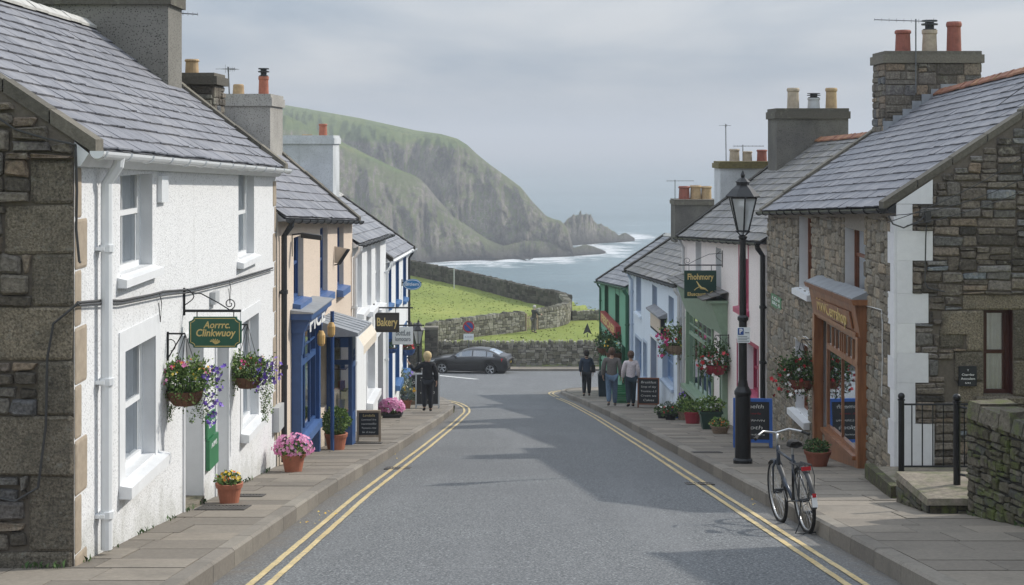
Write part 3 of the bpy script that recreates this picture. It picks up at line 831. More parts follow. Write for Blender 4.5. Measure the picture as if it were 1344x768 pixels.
# iron gratings let into road and pavement
def grating(px, py, w, l, label, road=False):
    d = 3560 / (py - 458) if not road else 3800 / (py - 458)
    x = (px - CX) * d / F_; z = (camz(x, d) if road else PV(d)) + .006
    t = thing('drain_grate' if road else 'pavement_cover', label, 'drain cover', (x, d, z))
    mb = MB(); sl = -.135
    def B(x0, x1, y0, y1, h): mb.hexa([(a, b, b * sl + c) for c in (-.02, h) for a, b in ((x0, y0), (x1, y0), (x1, y1), (x0, y1))])
    B(-w / 2, w / 2, -l / 2, -l / 2 + .03, .006); B(-w / 2, w / 2, l / 2 - .03, l / 2, .006); B(-w / 2, -w / 2 + .03, -l / 2 + .03, l / 2 - .03, .006); B(w / 2 - .03, w / 2, -l / 2 + .03, l / 2 - .03, .006)
    mb.build('frame', ['grate'], t, local=True)
    mb = MB(); k = int(w / .045)
    for i in range(k): q = -w / 2 + .03 + (w - .06) * (i + .5) / k; B(q - .012, q + .012, -l / 2 + .03, l / 2 - .03, .004)
    B(-w / 2 + .03, w / 2 - .03, -l / 2 + .03, l / 2 - .03, -.004)
    mb.build('bars', ['grate'], t, local=True)
grating(293, 667, .55, .5, 'brown iron grating in the left pavement just below the yellow flower pot')
grating(324, 651, .42, .32, 'small iron grating in the left pavement behind the yellow flower pot')
grating(918, 632, .4, .34, 'black road drain by the right kerb beyond the bicycle', True)
grating(522, 612, .42, .4, 'road drain cutting the double yellow lines on the left', True)
grating(928, 594, .5, .34, 'worn square cover in the right pavement near the tall lamp post')
grating(484, 582, .5, .3, 'dark iron grating under the left chalk menu board')

# stone field walls
def stone_wall(label, pts, zb, zt, th, mat, side=-1, sw=(.16, .42), sh=(.09, .2), cope=True, name='stone_wall', copeh=.2, group=None, endcap=True, mort='mortar_dark', cat='stone wall', ends=False, copew=(.1, .2)):
    x0, y0 = pts[0]
    r = thing(name, label, cat, (x0, y0, zb(x0, y0)), 0, group)
    mb = MB(); cb = MB(); q = [Vector((x, y, 0)) for x, y in pts]
    for a, b in zip(q, q[1:]):
        f = Fac(a.x, a.y, b.x, b.y, side); L = f.L
        za, zb_ = zb(a.x, a.y) - .3, zb(b.x, b.y) - .3; ta, tb = zt(a.x, a.y), zt(b.x, b.y)
        k = max(1, int(L / 2.5))
        for i in range(k):
            s0, s1 = L * i / k, L * (i + 1) / k; l = lambda u, v, s: lerp(u, v, s / L)
            mb.hexa([f.p(s0, l(za, zb_, s0), 0), f.p(s1, l(za, zb_, s1), 0), f.p(s1, l(za, zb_, s1), -th), f.p(s0, l(za, zb_, s0), -th),
                     f.p(s0, l(ta, tb, s0), 0), f.p(s1, l(ta, tb, s1), 0), f.p(s1, l(ta, tb, s1), -th), f.p(s0, l(ta, tb, s0), -th)], 1)
            rubble(mb, f, s0, s1, min(l(za, zb_, s0), l(za, zb_, s1)), lambda s: lerp(ta, tb, s / L), [], 0, sw, sh, .035, 1.1, 0, .02)
        if cope:
            s = 0
            while s < L:
                w = U(*copew); s1 = min(s + w, L); z = lerp(ta, tb, (s + s1) / 2 / L); h = copeh * U(.7, 1.25); tl = U(-.03, .03)
                m_ = .02
                if s1 - s > .04:
                    pts8 = [f.p(s + .008, z - .03, .05), f.p(s1 - .008, z - .03, .05), f.p(s1 - .008, z - .03, -th - .05), f.p(s + .008, z - .03, -th - .05),
                            f.p(s + m_ + tl, z + h * U(.8, 1), .02), f.p(s1 - m_ + tl, z + h * U(.8, 1), .02), f.p(s1 - m_ + tl, z + h * U(.8, 1.05), -th), f.p(s + m_ + tl, z + h * U(.8, 1.05), -th)]
                    cb.hexa(pts8)
                s = s1
    for (v, w) in ((q[0], q[1]), (q[-1], q[-2])) if ends else ():
        t = (w - v).normalized(); n = Fac(q[0].x, q[0].y, q[1].x, q[1].y, side).n
        e0 = v - n * th; e = Fac(e0.x, e0.y, v.x, v.y, 1)
        if e.n.dot(t) > 0: e = Fac(e0.x, e0.y, v.x, v.y, -1)
        rubble(mb, e, 0, th, zb(v.x, v.y) - .2, lambda s: zt(v.x, v.y), [], 0, sw, sh, .035)
    mb.build('masonry', [mat, mort], r)
    if cope: cb.build('coping_stones', [mat], r)
    return r
gzf = lambda x, y: GZ(y)
mz = lambda x, y: meadow(x, y)
stone_wall('long grey retaining wall behind the parked dark car', [(-4.6, 90.7), (9, 90.7), (22, 90.9)], lambda x, y: GZ(90), lambda x, y: -11.95 + .05 * noise.noise(Vector((x, 0, 0))), .4, 'wall_stone', 1)
stone_wall('dark tall stone wall at the road bend left of the square pillar', [(-24, 89.2), (-5.3, 89.4)], lambda x, y: GZ(89), lambda x, y: -10.75 - .1 * (x + 6) * .1, .4, 'dark_wall_stone', 1, endcap=False)
pl = thing('stone_pillar', 'square stone gate pillar at the corner of the field walls', 'pillar', (-4.85, 90.3, GZ(90)))
mb = MB(); px0, px1 = -5.15, -4.4; mb.box(px0, px1, 89.9, 90.6, GZ(90) - .2, -11.0, 1)
for f_, a_ in ((Fac(px0, 89.9, px1, 89.9, 1), px1 - px0), (Fac(px1, 89.9, px1, 90.6, 1), .7)): rubble(mb, f_, 0, a_, GZ(90), lambda s: -11.0, [], 0, (.2, .5), (.12, .26), .03)
mb.build('masonry', ['dark_wall_stone', 'mortar_dark'], pl)
mb = MB(); mb.box(px0 - .05, px1 + .05, 89.85, 90.65, -11.0, -10.86); mb.build('cap_stone', ['coping'], pl)
GW = [(-5.0, 93.5), (-2.5, 96.5), (.85, 100.2)]
stone_wall('pale stone wall climbing the field up to the small gate', GW, lambda x, y: meadow(x, y), lambda x, y: -11.22 + .03 * noise.noise(Vector((x, y, 0))), .45, 'wall_stone', 1, (.18, .45), (.1, .22), ends=True)
stone_wall('curved end of the field wall just right of the gate', [(1.75, 101.2), (3.0, 102.6), (3.8, 104.4), (4.15, 107), (3.9, 111)], lambda x, y: meadow(x, y), lambda x, y: -11.18, .45, 'wall_stone', 1, (.18, .45), (.1, .22), ends=True)
stone_wall('dark mossy boundary wall running along the top of the green field', [(3.9, 111.2), (3.3, 114), (1.2, 118), (-3.4, 130), (-9.2, 140), (-30, 166), (-60, 194)], lambda x, y: meadow(x, y), lambda x, y: -11.3 + (.3 if x < -8 else .0), .5, 'dark_wall_stone', -1, (.3, .7), (.16, .34), copew=(.2, .45))
stone_wall('low stone wall across the far grass beside the green shop', [(4.2, 106.5), (9, 107.5), (20, 108)], lambda x, y: meadow(x, y), lambda x, y: -11.95, .45, 'wall_stone', 1, (.2, .5), (.12, .24))
# field gate
gt = thing('field_gate', 'small slatted wooden gate between the two pale field walls', 'gate', (.9, 100.3, meadow(1, 100)))
f_ = Fac(.9, 100.3, 1.7, 101.1, 1); zg = meadow(1.2, 100.6)
mb = MB()
for q in (0, f_.L - .08): f_.box(mb, q, q + .08, zg, zg + 1.15, -.05, .05)
mb.build('gate_post', ['pale_wood'], gt)
mb = MB()
for i in range(7): q = .12 + i * (f_.L - .24) / 6; f_.box(mb, q - .03, q + .03, zg + .08, zg + 1.0, -.015, .015)
for z in (.25, .8): f_.box(mb, .08, f_.L - .08, zg + z, zg + z + .07, .016, .04)
mb.build('gate_panel', ['pale_wood'], gt)
# post at the field wall, small dark pointed marker, short turf tufts
p0 = P(597, 378, 131); t = thing('marker_post', 'thin pale post against the dark boundary wall in the field', 'post', (p0.x, 129.2, meadow(p0.x, 129)))
mb = MB(); z0 = meadow(p0.x, 129); mb.tube([(p0.x, 129.2, z0 - .1), (p0.x, 129.2, z0 + 1.75)], .05, 8); mb.build('shaft', ['grey_plastic'], t)
mb = MB(); mb.ball((p0.x, 129.2, z0 + 1.76), .06, 8); mb.build('cap', ['grey_plastic'], t)
p0 = P(771, 442, 97); z0 = meadow(p0.x, 97); t = thing('pointed_marker', 'little dark arrow-shaped marker standing in the grass near the green shop', 'marker', (p0.x, 97, z0))
mb = MB(); X0 = p0.x; mb.tube([(X0, 97, z0 - .1), (X0, 97, z0 + .25)], .03, 6); mb.build('stake', ['dark_metal'], t)
mb = MB(); pr = [(X0 - .28, .18), (X0, .32), (X0 + .28, .18), (X0 + .1, .62), (X0, .9), (X0 - .12, .62)]
vs = [(a, 96.97, z0 + b) for a, b in pr] + [(a, 97.03, z0 + b) for a, b in pr]
mb.add(vs, [(0, 1, 2, 3, 4, 5), (11, 10, 9, 8, 7, 6)] + [(i, (i + 1) % 6, 6 + (i + 1) % 6, 6 + i) for i in range(6)]); mb.build('arrow_plate', ['dark_metal'], t)
mb = MB()
for i in range(6000):
    x = U(-12, 12); y = U(91.6, 140)
    if y > edge_y(x) - .5: continue
    z = meadow(x, y); h = U(.02, .06) * (1.8 if noise.noise(Vector((x * .6, y * .6, 9))) > .25 else 1); w = U(.05, .14); a = U(0, 3.14); c, s_ = math.cos(a) * w, math.sin(a) * w
    mb.add([(x - c, y - s_, z - .02), (x + c, y + s_, z - .02), (x + c * .3 + U(-.05, .05), y + U(-.05, .05), z + h)], [(0, 1, 2)])
o = mb.build('grass_tufts', ['tuft']); tag(o, 'rough tufts of grass over the green field', 'grass', kind='stuff')

# ------------------------------------------------------------------ sea, headland, rocks
SEA = -45.0
def shore_y(py): return F_ * 45 / (py - HY)
def wp(px, py): d = shore_y(py); return ((px - CX) * d / F_, d)
WL = [wp(*q) for q in [(470, 350), (540, 347), (570, 345), (600, 342), (640, 341), (660, 340), (700, 339), (730, 337), (760, 333), (795, 330), (800, 326), (770, 322), (745, 321), (790, 317), (815, 314), (834, 312)]]
def headland(name, label, pxs, crest, yw, depth, gl=None, back=60, nv=46, nu=150, amp=1.0, seed=0, prof=None, xr=None, rock=False):
    """terrain mass rising from the waterline; pxs/crest give its skyline, yw the waterline"""
    a, b = pxs[0], pxs[-1]; mb = MB(); gr = []; vs = []
    for i in range(nu + 1):
        px = lerp(a, b, i / nu)
        yc = interp(px, pxs, crest); db = interp(px, *yw); D = interp(px, *depth) if isinstance(depth, tuple) else depth
        dc = db + D; hc = 45 + (HY - yc) * dc / F_
        gg = interp(px, *gl) if gl else 2
        for j in range(nv + 1):
            t = j / nv
            if t <= .82:
                u = t / .82; g_ = u
                if prof: h = hc * prof(u, px)
                else: h = hc * (1 - (1 - u) ** 1.55)
                if rock: h *= 1 + .22 * noise.noise(Vector((px * .22, seed, 0))) + .16 * noise.noise(Vector((px * .7, seed, u * 3)))
                d = db + D * g_
            else:
                u = (t - .82) / .18; d = dc + back * u; h = hc * (1 - u * u * .9) - u * u * 3; u = 1 + u
            X = (px - CX) * d / F_
            # gullies: ridged noise across the face, fading at waterline and skyline
            wx = noise.noise(Vector((px * .03, h * .05, seed + 1))) * 16 + h * .35
            q = Vector(((px + wx) * .026 + seed, h * .022, seed)); w = 1 - abs(noise.noise(q)) * 2.2
            q2 = Vector(((px + wx) * .085 + seed, h * .07, seed + 7)); w2 = 1 - abs(noise.noise(q2)) * 2.2
            q3 = Vector((px * .3, h * .3, seed + 3)); w3 = noise.noise(q3) + .6 * noise.noise(q3 * 2.6)
            m_ = math.sin(min(1, max(0, u)) * math.pi) ** .7 if u <= 1 else 0
            off = (w * 15 + w2 * 6 + w3 * 3.2) * m_ * amp
            d2 = d - off
            z = SEA - (2.0 if j == 0 else 0) + h + m_ * amp * (noise.noise(Vector((px * .2, u * 9, seed + 5))) * 1.6)
            if j and u < .15: z += noise.noise(Vector((px * .3, u * 20, seed))) * 1.2 * amp
            X = (px - CX) * d2 / F_
            vs.append((X, d2, z))
            yy = HY - z * F_ / d2
            gr.append(max(0, min(1, (gg - yy) / 5 + .5 + noise.noise(Vector((px * .08, yy * .1, seed))) * .9)) if gl else 0)
    mb.v = vs; n1 = nv + 1
    mb.f = [(i * n1 + j, (i + 1) * n1 + j, (i + 1) * n1 + j + 1, i * n1 + j + 1) for i in range(nu) for j in range(nv)]
    mb.mi = [0] * len(mb.f); mb.va = [0] * len(mb.f)
    o = mb.build(name, ['cliff'], smooth=True); vattr(o, 'grass', gr); tag(o, label, kind='structure'); return o
n = N('cliff')
g_ = n.attr('grass')
geo = n.node('ShaderNodeNewGeometry'); sep = n.node('ShaderNodeSeparateXYZ'); n.l.new(geo.outputs['True Normal'], sep.inputs[0])
rock = n.ramp(n.noise(.12, 10, .8, n.co((1, .5, .7))), [(.36, lin('#57524b')), (.46, lin('#928a7e')), (.56, lin('#b5ab9a')), (.68, lin('#d6ccbc'))])
rock = n.mix(n.ramp(n.noise(.5, 6, .75), [(.42, (0, 0, 0, 1)), (.62, (.4,) * 3 + (1,))]), rock, lin('#5c564e'))
gcol = n.ramp(n.noise(.05, 7, .7), [(.3, lin('#5f7a3c')), (.55, lin('#81964a')), (.75, lin('#a8a862'))])
sl = n.math('ADD', n.math('MULTIPLY', n.math('SUBTRACT', sep.outputs[2], .62), 3.2), n.math('MULTIPLY', n.math('SUBTRACT', n.noise(.07, 8, .75), .47), 5.0), True)
rk = n.mix(n.math('MULTIPLY', sl, .8, True), rock, lin('#7c8a48'))
# wave-washed foot: bare dark rock
pos = n.node('ShaderNodeSeparateXYZ'); n.l.new(geo.outputs['Position'], pos.inputs[0])
ft = n.math('SUBTRACT', 1, n.math('DIVIDE', n.math('ADD', pos.outputs[2], 44.5), 6), True)
rk = n.mix(ft, rk, lin('#4a4640'))
n.col(n.mix(g_, rk, gcol)); n.rough(.95); n.b.inputs['Specular IOR Level'].default_value = .15
n.bump(n.noise(.22, 10, .85), 1, 5.0); M['cliff'] = n.m
headland('headland', 'tall grass-topped sea cliff sloping down to the right', [150, 250, 330, 375, 472, 545, 579, 600, 613, 628, 643, 664, 684, 700, 717, 727, 736, 746, 753], [215, 190, 160, 138, 155, 171, 176, 182, 190, 204, 216, 231, 246, 266, 284, 288, 290, 302, 330],
         ([150, 540, 700, 753], [700, 645, 622, 612]), ([150, 375, 540, 613, 700, 753], [260, 240, 190, 95, 34, 10]), ([150, 375, 480, 560, 612, 640, 760], [170, 176, 186, 190, 196, 150, 100]), nu=260, nv=90, seed=2,
         prof=lambda u, px: (1 - (1 - min(1, u / .55)) ** 1.5) * .84 + .16 * u if px < 600 else (1 - (1 - u) ** 1.45))
headland('headland_spur', 'lower grassy spur of the cliff in front of the main headland', [150, 300, 340, 375, 410, 445, 480, 520, 545, 557, 575, 595, 612, 640, 665, 690, 700], [235, 205, 176, 150, 168, 184, 202, 221, 231, 240, 262, 285, 296, 316, 326, 336, 341],
         ([150, 540, 600, 700], [545, 566, 584, 596]), ([150, 400, 540, 600, 700], [130, 110, 84, 40, 10]), ([150, 400, 445, 480, 520, 548, 560, 700], [150, 172, 192, 209, 226, 232, 200, 180]), nu=240, nv=70, seed=9, amp=.9,
         prof=lambda u, px: .35 * u + .65 * u ** .7)
headland('sea_rocks', 'dark rocky islets off the tip of the headland', [728, 738, 746, 752, 760, 769, 776, 783, 788, 796, 806, 812, 818, 824, 833], [318, 296, 286, 283, 281, 281, 284, 294, 294, 298, 304, 309, 306, 307, 313], ([728, 833], [662, 700]), 14, back=16, nu=110, nv=26, seed=21, amp=.3, rock=True)
headland('sea_rocks', 'low wave-washed rocks at the foot of the headland', [628, 645, 665, 690, 712, 732, 742, 755, 768, 780, 797], [338, 327, 322, 316, 317, 320, 326, 325, 321, 324, 331], ([628, 740, 797], [590, 604, 622]), 12, back=14, nu=130, nv=26, seed=33, amp=.3, rock=True)
xs = sorted(set([-13000, -6000, -3000, -1500, -800, -400, -250, -160, -110, -90] + [-80 + i * 1.6 for i in range(100)] + [90, 110, 140, 180, 250, 400, 800, 1500, 3000, 6000, 13000]))
ys = sorted(set([-13000, -6000, -2000, -500, 0, 100, 200, 260, 320, 380, 430, 470, 500] + [510 + i * 3.0 for i in range(80)] + [760, 790, 830, 880, 950, 1100, 1400, 2000, 3000, 5000, 8000, 13000]))
mb = grid_mesh(xs, ys, lambda x, y: SEA)
fo = []
W_ = [Vector((a, b)) for a, b in WL]
for (x, y, z) in mb.v:
    best = 1e9
    if -100 < x < 100 and 480 < y < 780:
        for a, b in zip(W_, W_[1:]):
            ab = b - a; t = max(0, min(1, ((x - a.x) * ab.x + (y - a.y) * ab.y) / ab.length_squared)); q = a + ab * t
            best = min(best, math.hypot(x - q.x, (y - q.y) * .27))
    fo.append(max(0, 1 - best / 14) if best < 1e8 else 0)
se = mb.build('sea', ['sea'] if 'sea' in M else [M['asphalt']], smooth=True); struct(se); vattr(se, 'foam', fo)
n = N('sea')
v1 = n.co((.6, 1, 1))
w = n.math('ADD', n.noise(.09, 6, .7, v1), n.math('MULTIPLY', n.noise(.5, 4, .7, v1), .4))
n.col(n.ramp(n.noise(.012, 5, .6, n.co((.3, 1, 1))), [(.3, lin('#56757f')), (.7, lin('#708c95'))]))
fa = n.attr('foam'); fm = n.math('ADD', n.math('MULTIPLY', n.math('SUBTRACT', fa, .5), 1.5), n.math('MULTIPLY', n.math('SUBTRACT', n.noise(.16, 6, .75, n.co((.5, .8, 1))), .44), 6), True)
fm = n.math('MULTIPLY', fm, n.math('MULTIPLY', fa, 2.6, True), True)
caps = n.ramp(n.noise(.13, 6, .7, n.co((.3, 1.1, 1))), [(.64, (0, 0, 0, 1)), (.72, (.32,) * 3 + (1,))])
fm = n.math('MAXIMUM', fm, caps)
base = n.b.inputs['Base Color'].links[0].from_socket
n.col(n.mix(fm, base, (.85, .87, .88, 1))); n.rough(.26); n.b.inputs['IOR'].default_value = 1.33
n.bump(w, 1.0, 2.6); M['sea'] = n.m
se.data.materials[0] = n.m

# ------------------------------------------------------------------ haze
mb = MB(); mb.box(-14000, 14000, -14000, 14000, -51.5, 48)
hz = mb.build('haze', [M['asphalt']]); tag(hz, 'thin sea haze over the whole bay', kind='stuff')
m = bpy.data.materials.new('haze'); m.use_nodes = True; nt = m.node_tree
for q in list(nt.nodes):
    if q.type == 'BSDF_PRINCIPLED': nt.nodes.remove(q)
pv = nt.nodes.new('ShaderNodeVolumePrincipled'); pv.inputs['Color'].default_value = (.84, .88, .94, 1); pv.inputs['Density'].default_value = .0006; pv.inputs['Anisotropy'].default_value = 0
nt.links.new(pv.outputs[0], [q for q in nt.nodes if q.type == 'OUTPUT_MATERIAL'][0].inputs['Volume'])
hz.data.materials[0] = m

# ------------------------------------------------------------------ sky and sun
SUN = Vector((1.0, .5, .9)).normalized()
el = math.asin(SUN.z); az = math.atan2(SUN.x, SUN.y)
w = bpy.data.worlds.new('World'); S.world = w; w.use_nodes = True; nt = w.node_tree; nn = nt.nodes
bg = nn['Background']; bg.inputs['Strength'].default_value = .1
sk = nn.new('ShaderNodeTexSky'); sk.sky_type = 'NISHITA'; sk.sun_disc = False; sk.sun_elevation = el; sk.sun_rotation = az; sk.dust_density = 2
tc = nn.new('ShaderNodeTexCoord'); mp = nn.new('ShaderNodeMapping'); mp.inputs['Scale'].default_value = (1.0, 1.0, 4.0)
nt.links.new(tc.outputs['Generated'], mp.inputs[0])
nz = nn.new('ShaderNodeTexNoise'); nz.inputs['Scale'].default_value = 4.2; nz.inputs['Detail'].default_value = 5; nz.inputs['Roughness'].default_value = .5; nz.inputs['Distortion'].default_value = .3
nt.links.new(mp.outputs[0], nz.inputs['Vector'])
rp = nn.new('ShaderNodeValToRGB'); e = rp.color_ramp.elements; e[0].position = .4; e[0].color = (3.45, 4.1, 4.95, 1); e[1].position = .62; e[1].color = (5.9, 6.15, 6.5, 1)
nt.links.new(nz.outputs['Fac'], rp.inputs[0])
mx = nn.new('ShaderNodeMix'); mx.data_type = 'RGBA'; mx.inputs[0].default_value = .88
sp_ = nn.new('ShaderNodeSeparateXYZ'); nt.links.new(tc.outputs['Generated'], sp_.inputs[0])
ma = nn.new('ShaderNodeMath'); ma.operation = 'MULTIPLY_ADD'; ma.inputs[1].default_value = 1.9; ma.inputs[2].default_value = 1.0; ma.use_clamp = False
cl_ = nn.new('ShaderNodeMath'); cl_.operation = 'MAXIMUM'; cl_.inputs[1].default_value = 0; nt.links.new(sp_.outputs[2], cl_.inputs[0]); nt.links.new(cl_.outputs[0], ma.inputs[0])
vm = nn.new('ShaderNodeVectorMath'); vm.operation = 'SCALE'; nt.links.new(rp.outputs[0], vm.inputs[0]); nt.links.new(ma.outputs[0], vm.inputs['Scale'])
nt.links.new(sk.outputs[0], mx.inputs[6]); nt.links.new(vm.outputs[0], mx.inputs[7]); nt.links.new(mx.outputs[2], bg.inputs['Color'])
sd = bpy.data.lights.new('sun', 'SUN'); sd.energy = 3.3; sd.angle = math.radians(1.2); sd.color = (1, .95, .87)
so = bpy.data.objects.new('sun', sd); COL.objects.link(so); so.rotation_euler = SUN.to_track_quat('Z', 'Y').to_euler()
cd = bpy.data.cameras.new('camera'); cam = bpy.data.objects.new('camera', cd); COL.objects.link(cam); S.camera = cam
cam.rotation_euler = (math.pi / 2, 0, 0); cd.sensor_width = 36; cd.lens = F_ / 1344 * 36; cd.shift_y = -(384 - HY) / 1344; cd.clip_end = 30000; cd.clip_start = .1
S.view_settings.view_transform = 'Standard'; S.view_settings.look = 'None'; S.view_settings.exposure = .02
S.render.engine = 'CYCLES'; S.cycles.use_denoising = True; S.cycles.max_bounces = 6; S.cycles.diffuse_bounces = 3; S.cycles.transparent_max_bounces = 12; S.cycles.caustics_reflective = False; S.cycles.caustics_refractive = False
S.cycles.volume_bounces = 0
# ================================================================== HOUSES, left side
def goods(h, f, s0, s1, z0, z1, o, label=None):
    """goods on shelves behind a shop window"""
    mb = MB()
    for k in range(3):
        z = lerp(z0, z1, k / 3); f.box(mb, s0, s1, z - .02, z, o - .3, o)
        q = s0 + .04
        while q < s1 - .12:
            w = U(.06, .15); hgt = U(.06, (z1 - z0) / 3 * .7)
            if RN.random() < .6: f.box(mb, q, q + w, z, z + hgt, o - .16, o - .04, 1 + RN.randrange(4))
            else: c = f.p(q + w / 2, z, o - .1); mb.lathe([(w * .4, 0), (w * .5, hgt * .4), (w * .25, hgt * .8), (w * .28, hgt)], c, 8, 1 + RN.randrange(4))
            q += w + U(.02, .08)
    return mb.build('window_display', ['brown_wood', 'interior_goods', 'pale_wood', 'smooth_white', 'terracotta'], h.root)
def grid_window(h, f, s0, s1, z0, z1, o, mat, cols, rows, bar=.045, edge=.09, name='shop_window', tr=None, label=None, disp=True, thick=.05):
    mb = MB()
    f.box(mb, s0, s0 + edge, z0, z1, o - thick, o); f.box(mb, s1 - edge, s1, z0, z1, o - thick, o)
    f.box(mb, s0 + edge, s1 - edge, z0, z0 + edge, o - thick, o); f.box(mb, s0 + edge, s1 - edge, z1 - edge, z1, o - thick, o)
    for i in range(1, cols): q = lerp(s0 + edge, s1 - edge, i / cols); f.box(mb, q - bar / 2, q + bar / 2, z0 + edge, z1 - edge, o - thick, o - .004)
    if tr: f.box(mb, s0 + edge, s1 - edge, tr - .045, tr + .045, o - thick, o + .006)
    for i in range(1, rows): z = lerp(tr or z0 + edge, z1 - edge, i / rows); f.box(mb, s0 + edge, s1 - edge, z - bar * .35, z + bar * .35, o - thick, o - .008)
    w = mb.build(name, [mat], h.root)
    if label: w['label'] = label
    mb = MB(); mb.quad(f.p(s0, z0, o - thick * .5), f.p(s1, z0, o - thick * .5), f.p(s1, z1, o - thick * .5), f.p(s0, z1, o - thick * .5)); mb.build('pane', ['glass'], w)
    if disp: goods(h, f, s0 + .06, s1 - .06, z0 + .05, z1, o - thick - .08)
    return w
def bracket_scroll(mb, a, right, up, w, hgt, flip=1):
    """wrought iron arm with scroll; a = wall point at arm height, right = direction of arm"""
    a = Vector(a); r = Vector(right).normalized(); u = Vector(up)
    mb.tube([a - u * .05, a + u * hgt], .014, 6); mb.tube([a, a + r * w], .016, 6)
    mb.tube([a + u * (hgt * .82) , a + u * (hgt * .75) + r * (w * .3), a + u * (hgt * .35) + r * (w * .6), a + r * (w * .8) + u * .01], .007, 6)
    pts = []
    for i in range(22):
        t = i / 21; an = t * 2 * math.pi * 1.35; q = hgt * .26 * (1 - t * .72); pts.append(a + r * (w * .8 + q * math.sin(an)) + u * (hgt * .26 - q * math.cos(an) + .01))
    mb.tube(pts, .006, 5)
    pts = []
    for i in range(20):
        t = i / 19; an = t * math.pi * 1.1; pts.append(a + r * (hgt * .12 + hgt * .3 * math.sin(an) * (1)) + u * (hgt * .95 - hgt * .7 * t))
    mb.tube(pts, .006, 5)

# ---- L1: the white roughcast house with stone gable
f = Fac(-3.58, 12.46, -3.58, 23.1, 1)
h = House(f, 'large white roughcast house with stone gable at the near left', .03, -.29, 2.5, 1.7, 1.66)
L1 = h
ops = dict(up1=f.op(158, 200, 203, 364, r=.12), up2=f.op(313, 333.5, 222, 343, r=.1), lo1=f.op(163, 203, 462, 632, r=.12), lo2=f.op(318, 338.5, 424, 567, r=.1))
d1 = (f.sx(241), f.sx(265), f.g(f.sx(250)), f.zp(241, 446), .55); d2 = (f.sx(283), f.sx(298.5), f.g(f.sx(290)), f.zp(283, 437), .32)
h.shell(list(ops.values()) + [d1, d2], 'white_harl', 'smooth_white', near=False)
h.roof(15, .27, 'slate', e0=.0, cop='coping', cw=.22)
h.gutter('white_plastic', 'white_paint', .2, .06)
h.window(ops['up1'], curtain='open', bars=1); h.window(ops['up2'], curtain=True)
h.window(ops['lo1'], curtain='open', surround='smooth_white', sur=.2, sm=.2, sillh=.12, sill_o=.12); h.window(ops['lo2'], curtain=True, surround='smooth_white', sur=.16, sm=.16, sillh=.12, sill_o=.12)
h.door(d1, 'white_paint', label='near white panelled door set in a deep porch', surround='smooth_white', sur=.05); h.door(d2, 'white_paint', panes=1, label='narrow white glazed door', surround='smooth_white', sur=.05)
h.pipe(140, 'white_plastic', r=.05, o=.08)
# stepped sandstone quoins on both ends of the front, gable rubble
mb = MB(); z = h.zb; i = 0
while z < h.eave(0) - .22:
    z1 = min(z + U(.4, .5), h.eave(0) - .2); w = .36 if i % 2 else .2
    stone(mb, f, 0.0, w, z, z1, 0, .012, .004); z = z1; i += 1
z = h.zb + .8; i = 0
while z < h.eave(f.L) - .3:
    z1 = min(z + U(.36, .44), h.eave(f.L) - .2); w = .3 if i % 2 else .16
    stone(mb, f, f.L - w, f.L, z, z1, 0, .012, .004); z = z1; i += 1
mb.build('quoins', ['sandstone'], h.root)
gf = Fac(-3.58, 12.46, -8.6, 12.46, -1)      # gable, seen end on
gt_ = lambda q: lerp(.03, 1.7, q / 2.5) if q < 2.5 else lerp(1.7, .03, (q - 2.5) / 2.5)
mb = MB(); zb = f.g(0) - .3
gq = []
mb.poly([gf.p(0, zb), gf.p(5.02, zb), gf.p(5.02, .03), gf.p(2.5, 1.7), gf.p(0, .03)], 1)
z = zb; i = 0
while z < -.15:
    z1 = min(z + U(.36, .62), -.02); w = U(.3, .4) if i % 2 else U(.5, .68)
    stone(mb, gf, 0, w, z, z1, 2, .035, .012, None)
    gq.append((-.1, w, z, z1))
    z = z1; i += 1
rubble(mb, gf, 0, 1.9, zb, lambda q: gt_(q) - .02, [], 0, (.1, .42), (.06, .22), .06, 1.9, 0, .02, gq)
rubble(mb, gf, 1.9, 5.0, zb, lambda q: gt_(q) - .02, [], 0, (.2, .5), (.1, .22), .045)
mb.build('gable_wall', ['rubble', 'mortar', 'granite_quoin'], h.root)
h.chimney(-6.9, -4.93, 21.85, 22.75, 0, 2.35, 'grey_harl', capb=.36, pots=[(120, -70, .12, 'pot', 'orange_clay'), (180, -70, .12, 'pot', 'tan_clay')])
mb = MB(); f.box(mb, f.sx(206), f.sx(215), f.zp(206, 266), f.zp(206, 231), .002, .05); mb.build('alarm_box', ['white_plastic'], h.root)
mb = MB(); f.box(mb, f.sx(357.5), f.sx(365) - .05, f.zp(359, 566), f.zp(359, 534), .002, .1); mb.build('meter_box', ['grey_plastic'], h.root)
mb = MB(); f.box(mb, f.sx(275), f.sx(280.5), f.zp(275, 400), f.zp(275, 384), .002, .07); mb.build('wall_lamp', ['grey_plastic'], h.root)
# cable runs over the harl and down the gable
mb = MB(); pts = []
for i, (px, py) in enumerate([(99, 190), (101, 250), (100, 300), (104, 343), (106, 345)]): pts.append(P(px, py, 12.42))
mb.tube(pts, .011, 6)
mb.tube([P(100, 190, 12.4), P(60, 182, 12.38), (P(20, 170, 12.38)), P(-10, 150, 12.38)], .009, 5)
pts = []
for px, py in [(102, 398), (118, 396), (135, 396), (160, 395), (200, 386), (215, 383), (250, 379), (300, 368), (358, 352)]:
    q = f.sx(px, .03); pts.append(f.p(q, f.zp(px, py, .03) + U(-.01, .01), .03))
mb.tube(pts, .013, 6); mb.tube([p + Vector((.01, 0, -.03 + U(-.012, .012))) for p in pts], .008, 5)
mb.tube([P(103, 398, 12.4), P(70, 425, 12.38), P(62, 470, 12.38), P(60, 560, 12.38), P(50, 640, 12.38), P(20, 658, 12.38), P(-20, 650, 12.38)], .011, 6)
